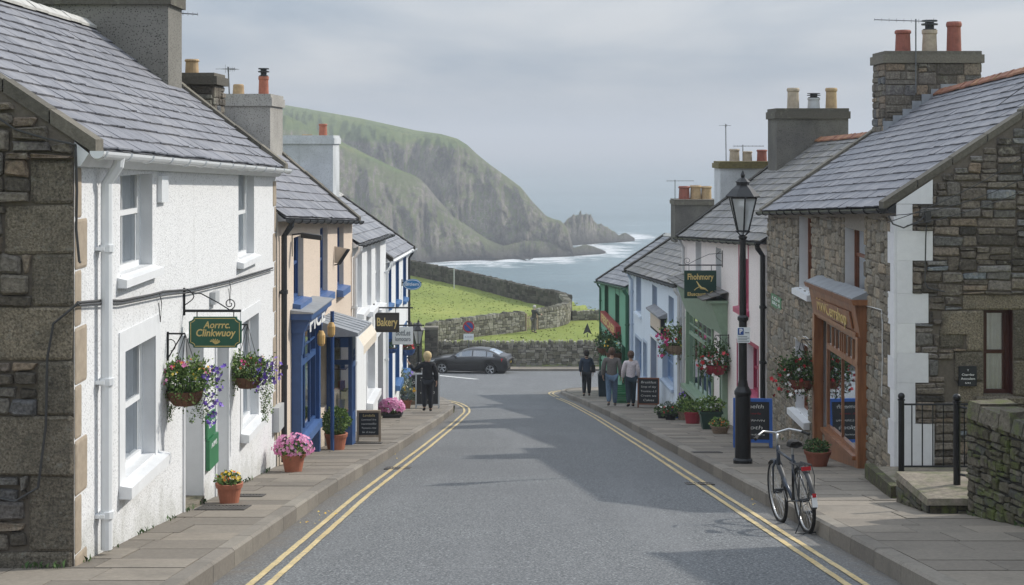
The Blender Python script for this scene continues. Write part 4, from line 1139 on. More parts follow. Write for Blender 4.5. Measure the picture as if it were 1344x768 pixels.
for px in (208, 300): q = f.sx(px, .02); z = f.zp(px, 384 if px < 250 else 368, .02); mb.tube([f.p(q, z, .03), f.p(q + .1, z - .12, .03), f.p(q + .04, z - .3, .03), f.p(q - .03, z - .1, .03)], .005, 5)
tag(mb.build('wall_cable', ['cable']), 'grey cables clipped across the white house and down its stone gable', 'cable')

# ---- L2: cream house with blue shopfront
f = Fac(-3.56, 23.12, -3.36, 32.06, 1)
h = House(f, 'cream rendered house with the royal blue shopfront', -1.05, -1.52, 2.5, .78, .6); L2 = h
o2 = [f.op(385.4, 398.3, 301, 398, r=.09), f.op(420, 430, 300, 389, r=.09), f.op(442.7, 451, 299, 380, r=.09)]
shopA = (f.sx(392), f.sx(429), f.zp(392, 575), f.zp(392, 458), .2); shopB = (f.sx(437), f.sx(460), f.g(8), f.zp(437, 445), .2)
h.shell(o2 + [shopA, shopB], 'cream_render', 'tan_reveal')
h.roof(13, .32, 'slate', skew0=False, skew1=True, cop='coping')
h.gutter('dark_metal', 'lead', .12, .055)
for o in o2: h.window(o, 'blue_paint', 'blue_paint_light', sm=.1, sill_o=.13, sillh=.14, curtain=False)
h.pipe(373, 'dark_metal', r=.045)
h.chimney(-6.2, -4.8, 30.25, 31.9, -1, .98, 'chimney_render', cap='chimney_render', capb=.24, pots=[(313, 110, .11, 'low', 'tan_clay'), (346, 89, .105, 'cowl', 'orange_clay')], over=.04)
h.chimney(-5.6, -4.58, 23.35, 24.2, -1, 1.08, 'rubble', pots=[(252, 77, .11, 'pot', 'tan_clay')], stones=True, capb=.18, over=.07)
# shopfront A
sa, sb = f.sx(384), f.sx(423, .2); O = .2
zt = f.zp(378, 414); zf = f.zp(378, 461, .3); zs = f.zp(384, 575); gA = f.g(sa)
mb = MB()
mb.hexa([f.p(sa - .15, zf, .003), f.p(sb + .1, zf, .003), f.p(sb + .1, zf, O), f.p(sa - .15, zf, O), f.p(sa - .15, zt - .1, .003), f.p(sb + .1, zt - .1, .003), f.p(sb + .1, zt - .1, O + .1), f.p(sa - .15, zt - .1, O + .1)], 0)
f.box(mb, sa - .22, sb + .16, zt - .1, zt, .003, O + .14, 0)
mb.hexa([f.p(sa - .24, zt, .003), f.p(sb + .18, zt, .003), f.p(sb + .18, zt, O + .17), f.p(sa - .24, zt, O + .17), f.p(sa - .24, zt + .06, .003), f.p(sb + .18, zt + .06, .003), f.p(sb + .18, zt + .02, O + .17), f.p(sa - .24, zt + .02, O + .17)], 1)
for q in (sa - .12, sb - .06):
    f.box(mb, q, q + .14, f.g(q), zf, .003, .16, 0)
    mb.hexa([f.p(q - .01, zf - .35, .003), f.p(q + .15, zf - .35, .003), f.p(q + .15, zf - .35, .17), f.p(q - .01, zf - .35, .17), f.p(q - .01, zf, .003), f.p(q + .15, zf, .003), f.p(q + .15, zf, O), f.p(q - .01, zf, O)], 0)
fa = mb.build('shopfront', ['blue_paint', 'lead'], h.root)
mb = MB(); f.box(mb, sa + .05, sb - .06, zf + .1, zt - .2, O + .03, O + .055); mb.build('sign_panel', ['blue_paint_light'], fa)
c = f.p((sa + sb) / 2, (zf + zt) / 2 - .04, O + .06); text(fa, 'PICE', .36, 'letter_white', c - Vector((0, 0, .02)), f.u, (0, 0, 1), width=1.7, depth=.004, bold=.008)
grid_window(h, f, sa + .03, sb - .07, zs, zf - .0, .1, 'blue_paint', 3, 2, .035, .05, tr=lerp(zs, zf, .68), label='blue framed bay window of the cream house')
mb = MB(); mb.hexa([f.p(sa - .05, zs - .16, .003), f.p(sb, zs - .16, .003), f.p(sb, zs - .16, .2), f.p(sa - .05, zs - .16, .2), f.p(sa - .05, zs, .003), f.p(sb, zs, .003), f.p(sb, zs - .03, .2), f.p(sa - .05, zs - .03, .2)]); mb.build('sill', ['blue_paint_light'], fa)
mb = MB(); q = sb + .3
mb.tube([f.p(q, f.g(q), .33), f.p(q, zf + .1, .33)], .035, 8); mb.build('post', ['blue_paint'], fa)
for q in (sa + .95, sb + .25):
    mb = MB(); mb.tube([f.p(q, zf + .02, O + .12), f.p(q, zf - .1, O + .12)], .01, 5, 1); mb.lathe([(.04, -.34), (.065, -.3), (.07, -.16), (.04, -.09)], f.p(q, zf, O + .12), 10, 0)
    tag(mb.build('hanging_lantern', ['amber_shade', 'dark_metal']), 'small amber glass lantern hanging %s' % ('under the blue shop fascia' if q < sb else 'beside the blue shop door post'), 'lantern')
# shopfront B: a shallow projecting box with canopy
q0, q1 = f.sx(432, .05), f.sx(468, .5); B_ = .48
zc0 = f.zp(437, 444, .2); gB = f.g(q0) - .02
near = Fac(*f.p(q0, 0, 0).xy, *f.p(q0, 0, B_).xy, 1)
if near.n.y > 0: near = Fac(*f.p(q0, 0, 0).xy, *f.p(q0, 0, B_).xy, -1)
mb = MB(); zsr = gB + .55
f.box(mb, q0, q1, f.g(q1) - .02, zsr, .003, B_); 
f.box(mb, q0 + .06, q1, zc0 - .25, zc0, .003, B_)
mb.build('stall_riser', ['blue_paint'], h.root)
grid_window(h, near, 0.0, B_ - .005, zsr, zc0, .0, 'blue_paint', 1, 1, .04, .07, tr=lerp(zsr, zc0, .66), label='narrow glazed return of the blue shop front', disp=False)
w_ = grid_window(h, f, q0 + .06, q1, zsr, zc0 - .25, B_, 'blue_paint', 3, 2, .035, .05, tr=lerp(zsr, zc0, .62), label='blue framed window under the canopy')
mb = MB(); k = f
c0_, c1_ = q0 - 1.25, q1 + .35
mb.hexa([f.p(c0_, zc0 + .1, .003), f.p(c1_, zc0 + .02, .003), f.p(c1_, zc0 + .08, B_ + .26), f.p(c0_, zc0 + .12, B_ + .26),
         f.p(c0_, zc0 + .4, .003), f.p(c1_, zc0 + .34, .003), f.p(c1_, zc0 + .13, B_ + .26), f.p(c0_, zc0 + .18, B_ + .26)])
for i in range(1, 6): q = lerp(c0_, c1_, i / 6); mb.tube([f.p(q, zc0 + .4 - .06 * i / 6, .01), f.p(q, zc0 + .185 - .05 * i / 6, B_ + .26)], .012, 5)
cn = mb.build('canopy', ['lead'], h.root)
mb = MB(); kk = 14
for i in range(kk): a, b = lerp(c0_ + .02, c1_ - .02, i / kk), lerp(c0_ + .02, c1_ - .02, (i + 1) / kk); mb.quad(f.p(a, zc0 + .1, B_ + .27), f.p(b, zc0 + .1, B_ + .27), f.p(b, zc0 - .06, B_ + .36), f.p(a, zc0 - .06, B_ + .36)); mb.quad(f.p(a, zc0 - .06, B_ + .36), f.p(b, zc0 - .06, B_ + .36), f.p(b, zc0 - .2 - .015 * (i % 2), B_ + .36), f.p(a, zc0 - .2 - .015 * (1 - i % 2), B_ + .36))
mb.build('awning', ['awning_cloth'], cn)
mb = MB(); f.box(mb, f.sx(432), f.sx(436), f.zp(434, 600), f.zp(434, 450), .0, .04); mb.build('door_jamb', ['blue_paint'], h.root)

# ---- L3: white house
f = Fac(-3.36, 32.08, -3.36, 40.6, 1)
h = House(f, 'white rendered house with the dark bakery sign', -2.05, -2.33, 2.3, -.5, -.72); L3 = h
o3 = [f.op(468.7, 475, 327, 411, r=.09), f.op(481.7, 487.5, 323, 408, r=.09), f.op(492.8, 499, 320, 405, r=.09)]
lo = [f.op(481.5, 491.5, 451, 528)]; dr = (f.sx(496), f.sx(503), f.g(f.sx(499)), f.zp(496, 443), .25)
h.shell(o3 + lo + [dr], 'white_render', 'grey_reveal')
h.roof(11, .34, 'slate_grey', skew0=False, skew1=False); h.gutter('dark_metal', 'white_paint', .14, .055)
for o in o3: h.window(o, 'white_paint', 'smooth_white', sm=.14, sill_o=.16, sillh=.12, curtain=True)
h.window(lo[0], 'white_paint', 'smooth_white', sm=.14, sill_o=.16, sillh=.16, curtain=True, surround='smooth_white')
h.door(dr, 'dark_metal', 'dark_metal', label='dark front door of the white house')
h.pipe(466, 'white_plastic', r=.045)
h.chimney(-6.0, -4.57, 38.9, 40.35, -2, .2, 'white_chimney', cap='white_chimney', capb=.22, pots=[(403, 176, .13, 'low', 'tan_clay'), (424, 162, .11, 'pot', 'orange_clay')], over=.04)
# ---- L4: white house with blue trim
f = Fac(-3.36, 40.62, -3.35, 50.0, 1)
h = House(f, 'white house with bright blue door and window surrounds', -3.05, -3.35, 2.3, -1.5, -1.72); L4 = h
o4 = [f.op(509.5, 513, 345, 402), f.op(519.5, 523, 340, 398), f.op(529, 532.5, 336, 395)]
lo = [(f.sx(509.5), f.sx(514), f.g(f.sx(511)) + .02, f.zp(509.5, 425), .25), f.op(519, 523.5, 440, 505), f.op(529, 533, 433, 492)]
h.shell(o4 + lo, 'white_render', 'deep_blue_paint')
h.roof(11, .36, 'slate_grey', skew0=True, skew1=True, cop='mortar_dark'); h.gutter('white_plastic', 'white_paint', .12, .055)
for o in o4: h.window(o, 'deep_blue_paint', 'deep_blue_paint', sm=.08, sill_o=.1, sillh=.1, curtain=False, surround='deep_blue_paint', sur=.06)
for o in lo[1:]: h.window(o, 'deep_blue_paint', 'deep_blue_paint', sm=.14, sill_o=.14, sillh=.16, curtain=False, surround='deep_blue_paint', sur=.12)
h.door(lo[0], 'deep_blue_paint', 'deep_blue_paint', surround='deep_blue_paint', sur=.12, label='bright blue front door'); h.pipe(508, 'white_plastic', r=.04); h.pipe(537, 'dark_metal', r=.04)

# ================================================================== HOUSES, right side
# ---- R1 stone house with orange wood shopfront
f = Fac(5.31, 21.07, 5.31, 31.6, -1)
h = House(f, 'rubble stone house with the varnished orange-brown shopfront', -.81, -1.33, 3.2, 1.3, .92); R1 = h
u1 = f.op(1049, 1066, 283, 386, 1066); u2 = f.op(1109, 1136, 284, 400, 1136); lw = f.op(1045, 1062, 456, 552, 1062)
u1 = (u1[0], u1[1], u1[2], u1[3], .16)
z0s, z1s = f.zp(1136, 598), f.zp(1136, 445)
shp = (f.sx(1139), f.sx(1079), f.g(f.sx(1139)) + .0, f.zp(1139, 425), .18)
opsr = [u1, u2, lw, shp]
mb = MB(); wall_mesh(mb, f, 0, f.L, h.zb, h.eave, opsr, 1, 2)
rubble(mb, f, .28, f.L, h.zb, lambda q: h.eave(q) - .2, opsr + [(-1, .28, -99, 99)], 0, (.08, .3), (.06, .2), .03, 1.1, 0, .016)
mb.build('wall', ['rubble_fine', 'mortar_light', 'smooth_white'], h.root)
h.shell([], None, None, front=False, near=False)
mb = MB(); zz = h.zb; i = 0
while zz < h.eave(0) - .25:
    z1 = min(zz + U(.4, .5), h.eave(0) - .2); w = .34 if i % 2 else .2; f.box(mb, -.026, w, zz + .001, z1 - .001, .002, .03 + U(0, .003)); zz = z1; i += 1
gr = Fac(5.31, 21.07, 12.0, 21.07, 1)
steps = [(0, .99, f.g(0) - .3, -4.02), ]
zz = h.zb; i = 0; quo = []
seq = [(.30, 268, 325), (.58, 325, 375), (.28, 375, 0)]
mb.poly([gr.p(0, -.839, .029), gr.p(.5, -.839, .029), gr.p(.5, -.5, .029), gr.p(0, -.83, .029)])
# white painted quoins on the gable, stepping in and out
for (w, ya, yb) in [(.50, 226, 268), (.22, 268, 303), (.50, 303, 342), (.22, 342, 385), (.44, 385, 424), (.26, 424, 463), (.44, 463, 502), (.26, 502, 556), (.52, 556, 622), (.52, 622, 640)]:
    a_, b_ = (HY - yb) * 21.07 / F_, (HY - ya) * 21.07 / F_; quo.append((0, w, a_, b_))
    gr.box(mb, 0, w, a_ + .001, min(b_ - .001, -.84), .002, .028 + U(0, .003)) if a_ < -.88 else None
mb.build('quoins', ['white_quoin'], h.root)
gw = (gr.sx(1291), gr.sx(1329), gr.zp(1300, 520), gr.zp(1300, 407), .14)
gtp = lambda q: lerp(-.81, 1.3, q / 3.2) if q < 3.2 else lerp(1.3, -.81, (q - 3.2) / 3.2)
mb = MB(); zb = f.g(0) - .4
wall_mesh(mb, gr, 0, 6.4, zb, gtp, [gw], 1, 2, breaks=(3.2,))
lint = [(gw[0] - .3, gw[1] + .4, gw[3], gw[3] + .22), (gw[0] - .42, gw[0], gw[2] + .2, gw[2] + .62), (gw[0] - .25, gw[0], gw[2] + .62, gw[3]), (gw[0] - .36, gw[0], gw[2] - .1, gw[2] + .2), (gw[1], gw[1] + .4, gw[2], gw[2] + .5), (gw[1], gw[1] + .25, gw[2] + .5, gw[3]),
        (gw[0] - .62, gw[0] - .28, gw[2] + .66, gw[2] + .95), (.62, 1.2, gw[3] - .35, gw[3] - .0)]
for q in lint: stone(mb, gr, *q, 3, .03, .006)
rubble(mb, gr, .0, 6.4, zb, lambda q: gtp(q) - .03, [], 0, (.1, .44), (.05, .17), .045, 1.4, 0, .016, quo + lint + [gw[:4]])
mb.build('gable_wall', ['rubble_brown', 'mortar', 'maroon_paint', 'granite_quoin'], h.root)
# gable window
fsav = h.f; h.f = gr; h.window(gw, 'maroon_paint', 'granite_quoin', bars=0, curtain=True, label='dark red sash window with net curtain in the stone gable'); h.f = fsav
rf = h.roof(17, .3, 'slate', ridge_m='ridge_tile', cop='coping', cw=.24)
h.gutter('black_metal', 'dark_metal', .14, .06)
h.window(u1, 'brown_wood', 'smooth_white', curtain=False, surround=None, bars=0, sillh=.12, sill_o=.12); h.window(u2, 'brown_wood', 'smooth_white', curtain=True, bars=0, sillh=.13, sill_o=.14, sm=.08)
h.window(lw, 'brown_wood', 'smooth_white', curtain=False, surround='smooth_white', sur=.16, bars=0, sillh=.13, sill_o=.14, sm=.2)
h.chimney(7.45, 9.35, 30.4, 31.4, -.6, 1.84, 'rubble', stones=True, capb=.24, over=.06, pots=[(1185, 39, .16, 'pot', 'red_clay'), (1220, 26, .15, 'cowl', 'buff_clay'), (1252, 28, .15, 'pot', 'red_clay')])
# lead flashing where the stack meets the slates
mb = MB()
for i in range(9):
    x0 = 7.4 + i * .19; zz = h.roofz(9.6, -(x0 - 5.31)); mb.box(x0, x0 + .185, 30.34, 30.372, zz - .1, zz + .24 + U(-.02, .03))
mb.build('flashing', ['lead'], h.root)
# shopfront
s0, s1 = shp[0], shp[1]; O = .12; zb0 = z0s; ztop = f.zp(1139, 405, .3); zfb = f.zp(1139, 458, .28)
mb = MB()
mb.hexa([f.p(s0 - .05, zfb, .003), f.p(s1 + .1, zfb - .06, .003), f.p(s1 + .1, zfb - .06, O), f.p(s0 - .05, zfb, O), f.p(s0 - .05, ztop - .08, .003), f.p(s1 + .1, ztop - .14, .003), f.p(s1 + .1, ztop - .14, O + .09), f.p(s0 - .05, ztop - .08, O + .09)])
mb.hexa([f.p(s0 - .14, ztop - .08, .003), f.p(s1 + .2, ztop - .14, .003), f.p(s1 + .2, ztop - .14, O + .13), f.p(s0 - .14, ztop - .08, O + .13), f.p(s0 - .14, ztop, .003), f.p(s1 + .2, ztop - .06, .003), f.p(s1 + .2, ztop - .06, O + .16), f.p(s0 - .14, ztop, O + .16)])
for q in (s0 - .03, s1 - .12):
    f.box(mb, q, q + .15, f.g(q) - .02, zfb, .003, .16)
    mb.hexa([f.p(q - .01, zfb - .4, .003), f.p(q + .16, zfb - .4, .003), f.p(q + .16, zfb - .4, .17), f.p(q - .01, zfb - .4, .17), f.p(q - .01, zfb, .003), f.p(q + .16, zfb, .003), f.p(q + .16, zfb, O + .02), f.p(q - .01, zfb, O + .02)])
f.box(mb, s0 + .12, s1 - .12, zfb, zfb + .06, O - .02, O + .04)
sf = mb.build('shopfront', ['orange_wood'], h.root)
mb = MB(); mb.hexa([f.p(s0 - .1, ztop + .001, .003), f.p(s1 + .16, ztop - .06, .003), f.p(s1 + .16, ztop - .06, O + .14), f.p(s0 - .1, ztop + .001, O + .14), f.p(s0 - .1, ztop + .13, .003), f.p(s1 + .16, ztop + .07, .003), f.p(s1 + .16, ztop - .04, O + .14), f.p(s0 - .1, ztop + .02, O + .14)]); mb.build('lead_roof', ['lead'], sf)
c0 = f.p(lerp(s0, s1, .5), (zfb + ztop - .2) / 2 + .02, O + .04)
mb = MB(); mb.hexa([f.p(s0 + .3, zfb + .1, O + .03), f.p(s1 - .3, zfb + .05, O + .03), f.p(s1 - .3, zfb + .05, O + .05), f.p(s0 + .3, zfb + .1, O + .05), f.p(s0 + .3, ztop - .22, O + .08), f.p(s1 - .3, ztop - .28, O + .08), f.p(s1 - .3, ztop - .28, O + .1), f.p(s0 + .3, ztop - .22, O + .1)]); mb.build('sign_panel', ['orange_wood'], sf)
text(sf, 'MWCerrshop', .3, 'gold', c0 + f.n * .04, -f.u, (f.n * .1 + Vector((0, 0, 1))), width=(s1 - s0) * .66, depth=.006, bold=0)
grid_window(h, f, s0 + .14, lerp(s0, s1, .72), zb0, zfb, .12, 'orange_wood', 2, 1, .04, .06, tr=lerp(zb0, zfb, .76), label='large varnished shop window with small upper lights')
mb = MB()
for i in range(1, 7): q = lerp(s0 + .24, lerp(s0, s1, .72) - .1, i / 7); mb = MB(); f.box(mb, q - .02, q + .02, lerp(zb0, zfb, .78), zfb - .08, .07, .115); mb.build('transom_bar', ['orange_wood'], sf)
mb = MB(); f.box(mb, s0 + .14, lerp(s0, s1, .72), f.g(s0 + 1) - .3, zb0 - .06, .003, .15); f.box(mb, s0 + .1, lerp(s0, s1, .73), zb0 - .06, zb0, .003, .21); mb.build('stall_riser', ['orange_wood'], sf)
dd = (lerp(s0, s1, .74), s1 - .14, f.g(s1 - .4), zfb - .1, .12); h.door(dd, 'orange_wood', 'orange_wood', panes=1, label='varnished shop door')
mb = MB(); pts = [f.p(f.sx(px), f.zp(px, py), .02) for px, py in [(1072, 389), (1092, 393), (1103, 396)]]; mb.tube(pts, .008, 5)
mb.tube([f.p(f.sx(px), f.zp(px, py), .03) for px, py in [(1132, 400), (1146, 403), (1160, 407), (1161, 425), (1161, 480), (1160, 520)]], .01, 5); mb.build('white_wiring', ['white_cable'], h.root)
# ---- R2 pink house, green shopfront
f = Fac(5.29, 31.62, 4.78, 42.9, -1)
h = House(f, 'pale pink rendered house with the sage green shopfront', -1.98, -2.55, 3.4, .25, .0); R2 = h
o = dict(a=f.op(913, 920.5, 318, 350, 920), b=f.op(939.5, 946.5, 320, 352, 946), c=f.op(970.5, 982, 322, 408, 982), d=f.op(980, 995, 459, 524, 995))
o['a'] = o['a'][:2] + (o['a'][3] - 1.5,) + o['a'][3:]; o['b'] = o['b'][:2] + (o['b'][3] - 1.5,) + o['b'][3:]
pd = (f.sx(975), f.sx(968.5), f.g(3.3), f.zp(975, 452), .15); gd = (f.sx(953.5), f.sx(946), f.g(5), f.zp(953, 437), .12); sw_ = (f.sx(937), f.sx(908), f.zp(937, 533), f.zp(937, 445), .15)
h.shell(list(o.values()) + [pd, gd, sw_], 'pink_render', 'grey_reveal')
h.roof(15, .32, 'slate_brown', ridge_m='ridge_tile', skew0=False, cop='mortar_dark'); h.gutter('black_metal', 'dark_metal', .1, .055)
h.window(o['a'], 'grey_plastic', 'smooth_white', curtain=False); h.window(o['b'], 'grey_plastic', 'smooth_white', curtain=False)
h.window(o['c'], 'pink_paint', 'pink_paint', surround='pink_paint', sur=.07, sm=.12, sill_o=.13, sillh=.13); h.window(o['d'], 'crimson_paint', 'pink_paint', surround='crimson_paint', sur=.08, sm=.1)
h.door(pd, 'crimson_paint', 'crimson_paint', label='crimson front door of the pink house', surround='pink_paint', sur=.05); h.door(gd, 'green_paint', 'green_paint', label='narrow green door with arched top', surround='sage_dark', sur=.06)
h.pipe(1001, 'black_metal', r=.055); h.pipe(897, 'grey_plastic', r=.04)
h.chimney(7.12, 9.05, 41.0, 42.4, -1.4, .94, 'dark_render', cap='coping', capb=.28, pots=[(1041, 115, .17, 'pot', 'buff_clay'), (1068, 122, .17, 'cowl', 'grey_plastic'), (1091, 115, .16, 'pot', 'tan_clay')], over=.05)
s0, s1 = f.sx(955), f.sx(906); zt = f.zp(955, 404, .3); zf = f.zp(938, 437, .2); O = .4
mb = MB(); n_ = 6
mb.hexa([f.p(s0, zf, .003), f.p(s1, zf, .003), f.p(s1, zf, .12), f.p(s0, zf, .12), f.p(s0 - .02, zt - .06, .003), f.p(s1 + .02, zt - .06, .003), f.p(s1 + .02, zt - .06, O), f.p(s0 - .02, zt - .06, O)])
f.box(mb, s0 - .1, s1 + .1, zt - .06, zt, .003, O + .12)
for q in (s0 - .02, s1 - .12): f.box(mb, q, q + .14, f.g(q) + .1, zf, .003, .13)
sf = mb.build('shopfront', ['sage_paint'], h.root)
mb = MB(); slates(mb, f.p(s0 - .16, zt + .01, O + .22), f.p(s1 + .16, zt + .01, O + .22), f.p(s0 - .16, zt + .2, .003), f.p(s1 + .16, zt + .2, .003), 3, .22, th=.02, jit=4); mb.build('slate_canopy', ['slate_brown'], sf)
text(sf, 'ICECONE', .26, 'sage_dark', f.p((s0 + s1) / 2, (zf + zt) / 2, .24), -f.u, (f.n * .3 + Vector((0, 0, 1))), width=(s1 - s0) * .72, depth=.01, bold=.006)
grid_window(h, f, f.sx(938) + .1, s1 - .12, sw_[2], zf, .06, 'sage_paint', 5, 2, .045, .08, tr=lerp(sw_[2], zf, .72), label='sage green small-paned shop window')
mb = MB(); f.box(mb, f.sx(938) - .06, s1 + .04, sw_[2] - .1, sw_[2], .003, .26); mb.build('sill', ['sage_paint'], sf)
mb = MB(); pts = []
a, b = gd[0], gd[1]; k = 10
for i in range(k + 1): w = math.pi * i / k; pts.append(((a + b) / 2 + (b - a) / 2 * 1.25 * math.cos(w), gd[3] + .35 * math.sin(w)))
mb.add([f.p(x, z, .003) for x, z in pts] + [f.p(x, z, .14) for x, z in pts], [tuple(range(k + 1)), tuple(range(2 * k + 1, k, -1))] + [(i, i + 1, k + 2 + i, k + 1 + i) for i in range(k)] + [(k, 0, k + 1, 2 * k + 1)]); mb.build('door_hood', ['sage_paint'], sf)
# ---- R3 pale blue house
f = Fac(4.77, 42.92, 4.21, 55.0, -1)
h = House(f, 'pale blue rendered house with the small box shop sign', -3.95, -4.51, 2.8, -2.25, -2.65); R3 = h
o = [f.op(835, 841.5, 363, 414, 841), f.op(856, 862.5, 366, 421, 862), f.op(877.5, 884.5, 370, 429, 884)]
lo = [f.op(834, 842, 449, 497, 842), f.op(844.5, 849, 452, 500, 849), f.op(870, 884, 461, 511, 884)]; dr = (f.sx(862.5), f.sx(854.5), f.g(4), f.zp(862, 448), .2)
h.shell(o + lo + [dr], 'blue_render', 'pale_blue_paint')
h.roof(12, .36, 'slate_brown', skew0=True, cop='mortar_dark'); h.gutter('dark_metal', 'dark_metal', .1, .055)
for q in o: h.window(q, 'pale_blue_paint', 'blue_render', curtain=False, sm=.12)
for q in lo: h.window(q, 'mid_blue_paint', 'pale_blue_paint', curtain=False, surround='pale_blue_paint', sur=.09, sm=.1)
h.door(dr, 'purple_door', 'purple_door', label='dark purple front door', surround='smooth_white', sur=.07); h.pipe(829, 'pale_blue_paint', r=.05); h.pipe(891, 'grey_plastic', r=.05)
h.chimney(5.67, 7.15, 53, 54.4, -4.2, -1.97, 'dark_render', cap='coping', capb=.18, pots=[(898, 244, .2, 'pot', 'red_clay'), (913, 243, .2, 'pot', 'tan_clay'), (927, 244, .19, 'pot', 'tan_clay')], over=.04)
h.chimney(5.92, 7.45, 43.3, 44.6, -4, -.52, 'white_chimney', cap='moss_cap' if 'moss_cap' in M else 'coping', capb=.2, pots=[(964, 195, .15, 'pot', 'buff_clay'), (981, 198, .14, 'pot', 'buff_clay'), (1000, 196, .15, 'pot', 'red_clay')], over=.06)
s0, s1 = f.sx(866, .2), f.sx(852, .2); zt = f.zp(866, 421, .3); zf = f.zp(866, 446, .3)
mb = MB(); f.box(mb, s0, s1, zf, zt, .003, .16); sf = mb.build('box_sign', ['cloth_dark'], h.root)
mb = MB(); mb.hexa([f.p(s0 - .2, zt, .003), f.p(s1 + .2, zt, .003), f.p(s1 + .2, zt, .28), f.p(s0 - .2, zt, .28), f.p(s0 - .2, zt + .16, .003), f.p(s1 + .2, zt + .16, .003), f.p(s1 + .2, zt + .05, .28), f.p(s0 - .2, zt + .05, .28)]); mb.build('canopy', ['slate_grey'], sf)
mb = MB(); f.box(mb, s0 + .1, s1 - .1, zf + .08, zt - .08, .161, .18); mb.build('sign_panel', ['tan_panel'], sf)
# ---- R4 green house
f = Fac(4.2, 55.03, 3.74, 65.0, -1)
h = House(f, 'green painted shop at the bottom of the street', -5.14, -5.8, 2.8, -3.5, -3.95); R4 = h
o = [f.op(794, 798.5, 376, 419, 798), f.op(808, 812.8, 380, 428, 812)]
dr = (f.sx(822), f.sx(816.5), f.g(1), f.zp(822, 458), .2); lo = [f.op(797, 810, 458, 500, 810)]
h.shell(o + lo + [dr], 'green_render', 'dark_green')
h.roof(12, .38, 'slate_grey', skew0=False, cop='mortar_dark'); h.gutter('dark_green', 'dark_green', .1, .06)
for q in o: h.window(q, 'dark_green', 'green_paint', curtain=False, sm=.12, sill_o=.14, surround='dark_green', sur=.05)
h.window(lo[0], 'dark_green', 'green_paint', curtain=True, surround='green_paint', sur=.08)
h.door(dr, 'dark_green', 'dark_green', label='dark green shop door'); h.pipe(823.2, 'dark_green', r=.07); h.pipe(787.6, 'dark_green', r=.04)
s0, s1 = f.sx(808, .2), f.sx(788, .2); zt = f.zp(808, 429, .2); zf = f.zp(808, 444, .2)
mb = MB(); f.box(mb, s0, s1, zf, zt, .003, .2); sf = mb.build('shop_sign', ['sign_red'], h.root)
text(sf, 'FIESCAER', .4, 'gold', f.p((s0 + s1) / 2, (zf + zt) / 2, .202), -f.u, (0, 0, 1), width=(s1 - s0) * .86, depth=.006, bold=.012)
# ---- neighbouring house beyond the right edge of the picture, which shades the near roadway
f = Fac(5.95, 5.0, 5.9, 16.5, -1)
h = House(f, 'stone house just beyond the right edge of the frame', .5, .2, 2.6, 2.2, 1.95)
ops_ = [(2, 2.9, -1.1, .0, .15), (6, 6.9, -1.1, .0, .15), (8.6, 9.5, -2.9, -1.7, .15), (2, 2.9, -2.6, -1.4, .15)]
h.shell(ops_ + [(5, 5.9, f.g(5.4), -.75 - .7, .2)], 'grey_harl', 'smooth_white'); h.roof(12, .3, 'slate')
for q in ops_: h.window(q, curtain=False)
h.door((5, 5.9, f.g(5.4), -.75 - .7, .2), 'maroon_paint')
# ================================================================== STREET THINGS
V = Vector
def pv(px, py):   # pavement point seen at a pixel
    lo, hi = 5., 75.
    for _ in range(40):
        m = (lo + hi) / 2
        if HY + F_ * (H(m) - .12) / m > py: lo = m
        else: hi = m
    return V(((px - CX) * lo / F_, lo, PV(lo)))
# ---- lamp posts
def lamp_post(label, loc, h, s=1.0):
    t = thing('street_lamp', label, 'street lamp', loc)
    mb = MB(); H0 = h - .95 * s
    mb.lathe([(.15 * s, -.05), (.15 * s, .06), (.125 * s, .09), (.12 * s, 1.05 * s), (.135 * s, 1.08 * s), (.135 * s, 1.12 * s), (.085 * s, 1.2 * s), (.065 * s, 1.3 * s), (.062 * s, H0 * .62), (.085 * s, H0 * .62 + .03), (.085 * s, H0 * .62 + .07), (.055 * s, H0 * .62 + .1), (.045 * s, H0 - .08), (.07 * s, H0 - .05), (.07 * s, H0 - .02), (.05 * s, H0)], (0, 0, 0), 18)
    mb.build('post', ['black_metal'], t, local=True)
    lt = None; mb = MB(); n = 6
    rb, rt, z0, z1 = .095 * s, .225 * s, H0 + .06 * s, H0 + .58 * s
    for j in range(n):
        w = 2 * math.pi * (j + .5) / n; c, s_ = math.cos(w), math.sin(w)
        mb.tube([(rb * c, rb * s_, z0), (rt * c, rt * s_, z1)], .013 * s, 6)
        mb.tube([(.045 * s * c, .045 * s * s_, H0 - .01), (rb * 1.25 * c, rb * 1.25 * s_, z0 - .0)], .008 * s, 5)
    for r, z in ((rb, z0), (rt, z1)):
        mb.tube([(r * math.cos(2 * math.pi * (j + .5) / n), r * math.sin(2 * math.pi * (j + .5) / n), z) for j in range(n)], .015 * s, 6, closed=True)
    mb.lathe([(.26 * s, z1), (.27 * s, z1 + .02), (.17 * s, z1 + .13 * s), (.1 * s, z1 + .19 * s), (.1 * s, z1 + .23 * s), (.12 * s, z1 + .24 * s), (.05 * s, z1 + .3 * s), (.03 * s, z1 + .31 * s), (.035 * s, z1 + .35 * s), (.008 * s, z1 + .42 * s)], (0, 0, 0), 6)
    lt = mb.build('lantern_frame', ['black_metal'], t, local=True)
    mb = MB()
    vs = [(r * .97 * math.cos(2 * math.pi * (j + .5) / n), r * .97 * math.sin(2 * math.pi * (j + .5) / n), z) for r, z in ((rb, z0), (rt, z1)) for j in range(n)]
    mb.add(vs, [(j, (j + 1) % n, n + (j + 1) % n, n + j) for j in range(n)]); mb.build('lantern_pane', ['lantern_glass'], lt, local=True)
    mb = MB(); mb.lathe([(.02 * s, z0), (.03 * s, z0 + .15), (.06 * s, z0 + .2), (.06 * s, z0 + .34), (.02, z0 + .4)], (0, 0, 0), 10); mb.build('bulb', ['bulb'], lt, local=True)
    return t
b = pv(975, 608); ltop = (HY - 228) * b.y / F_
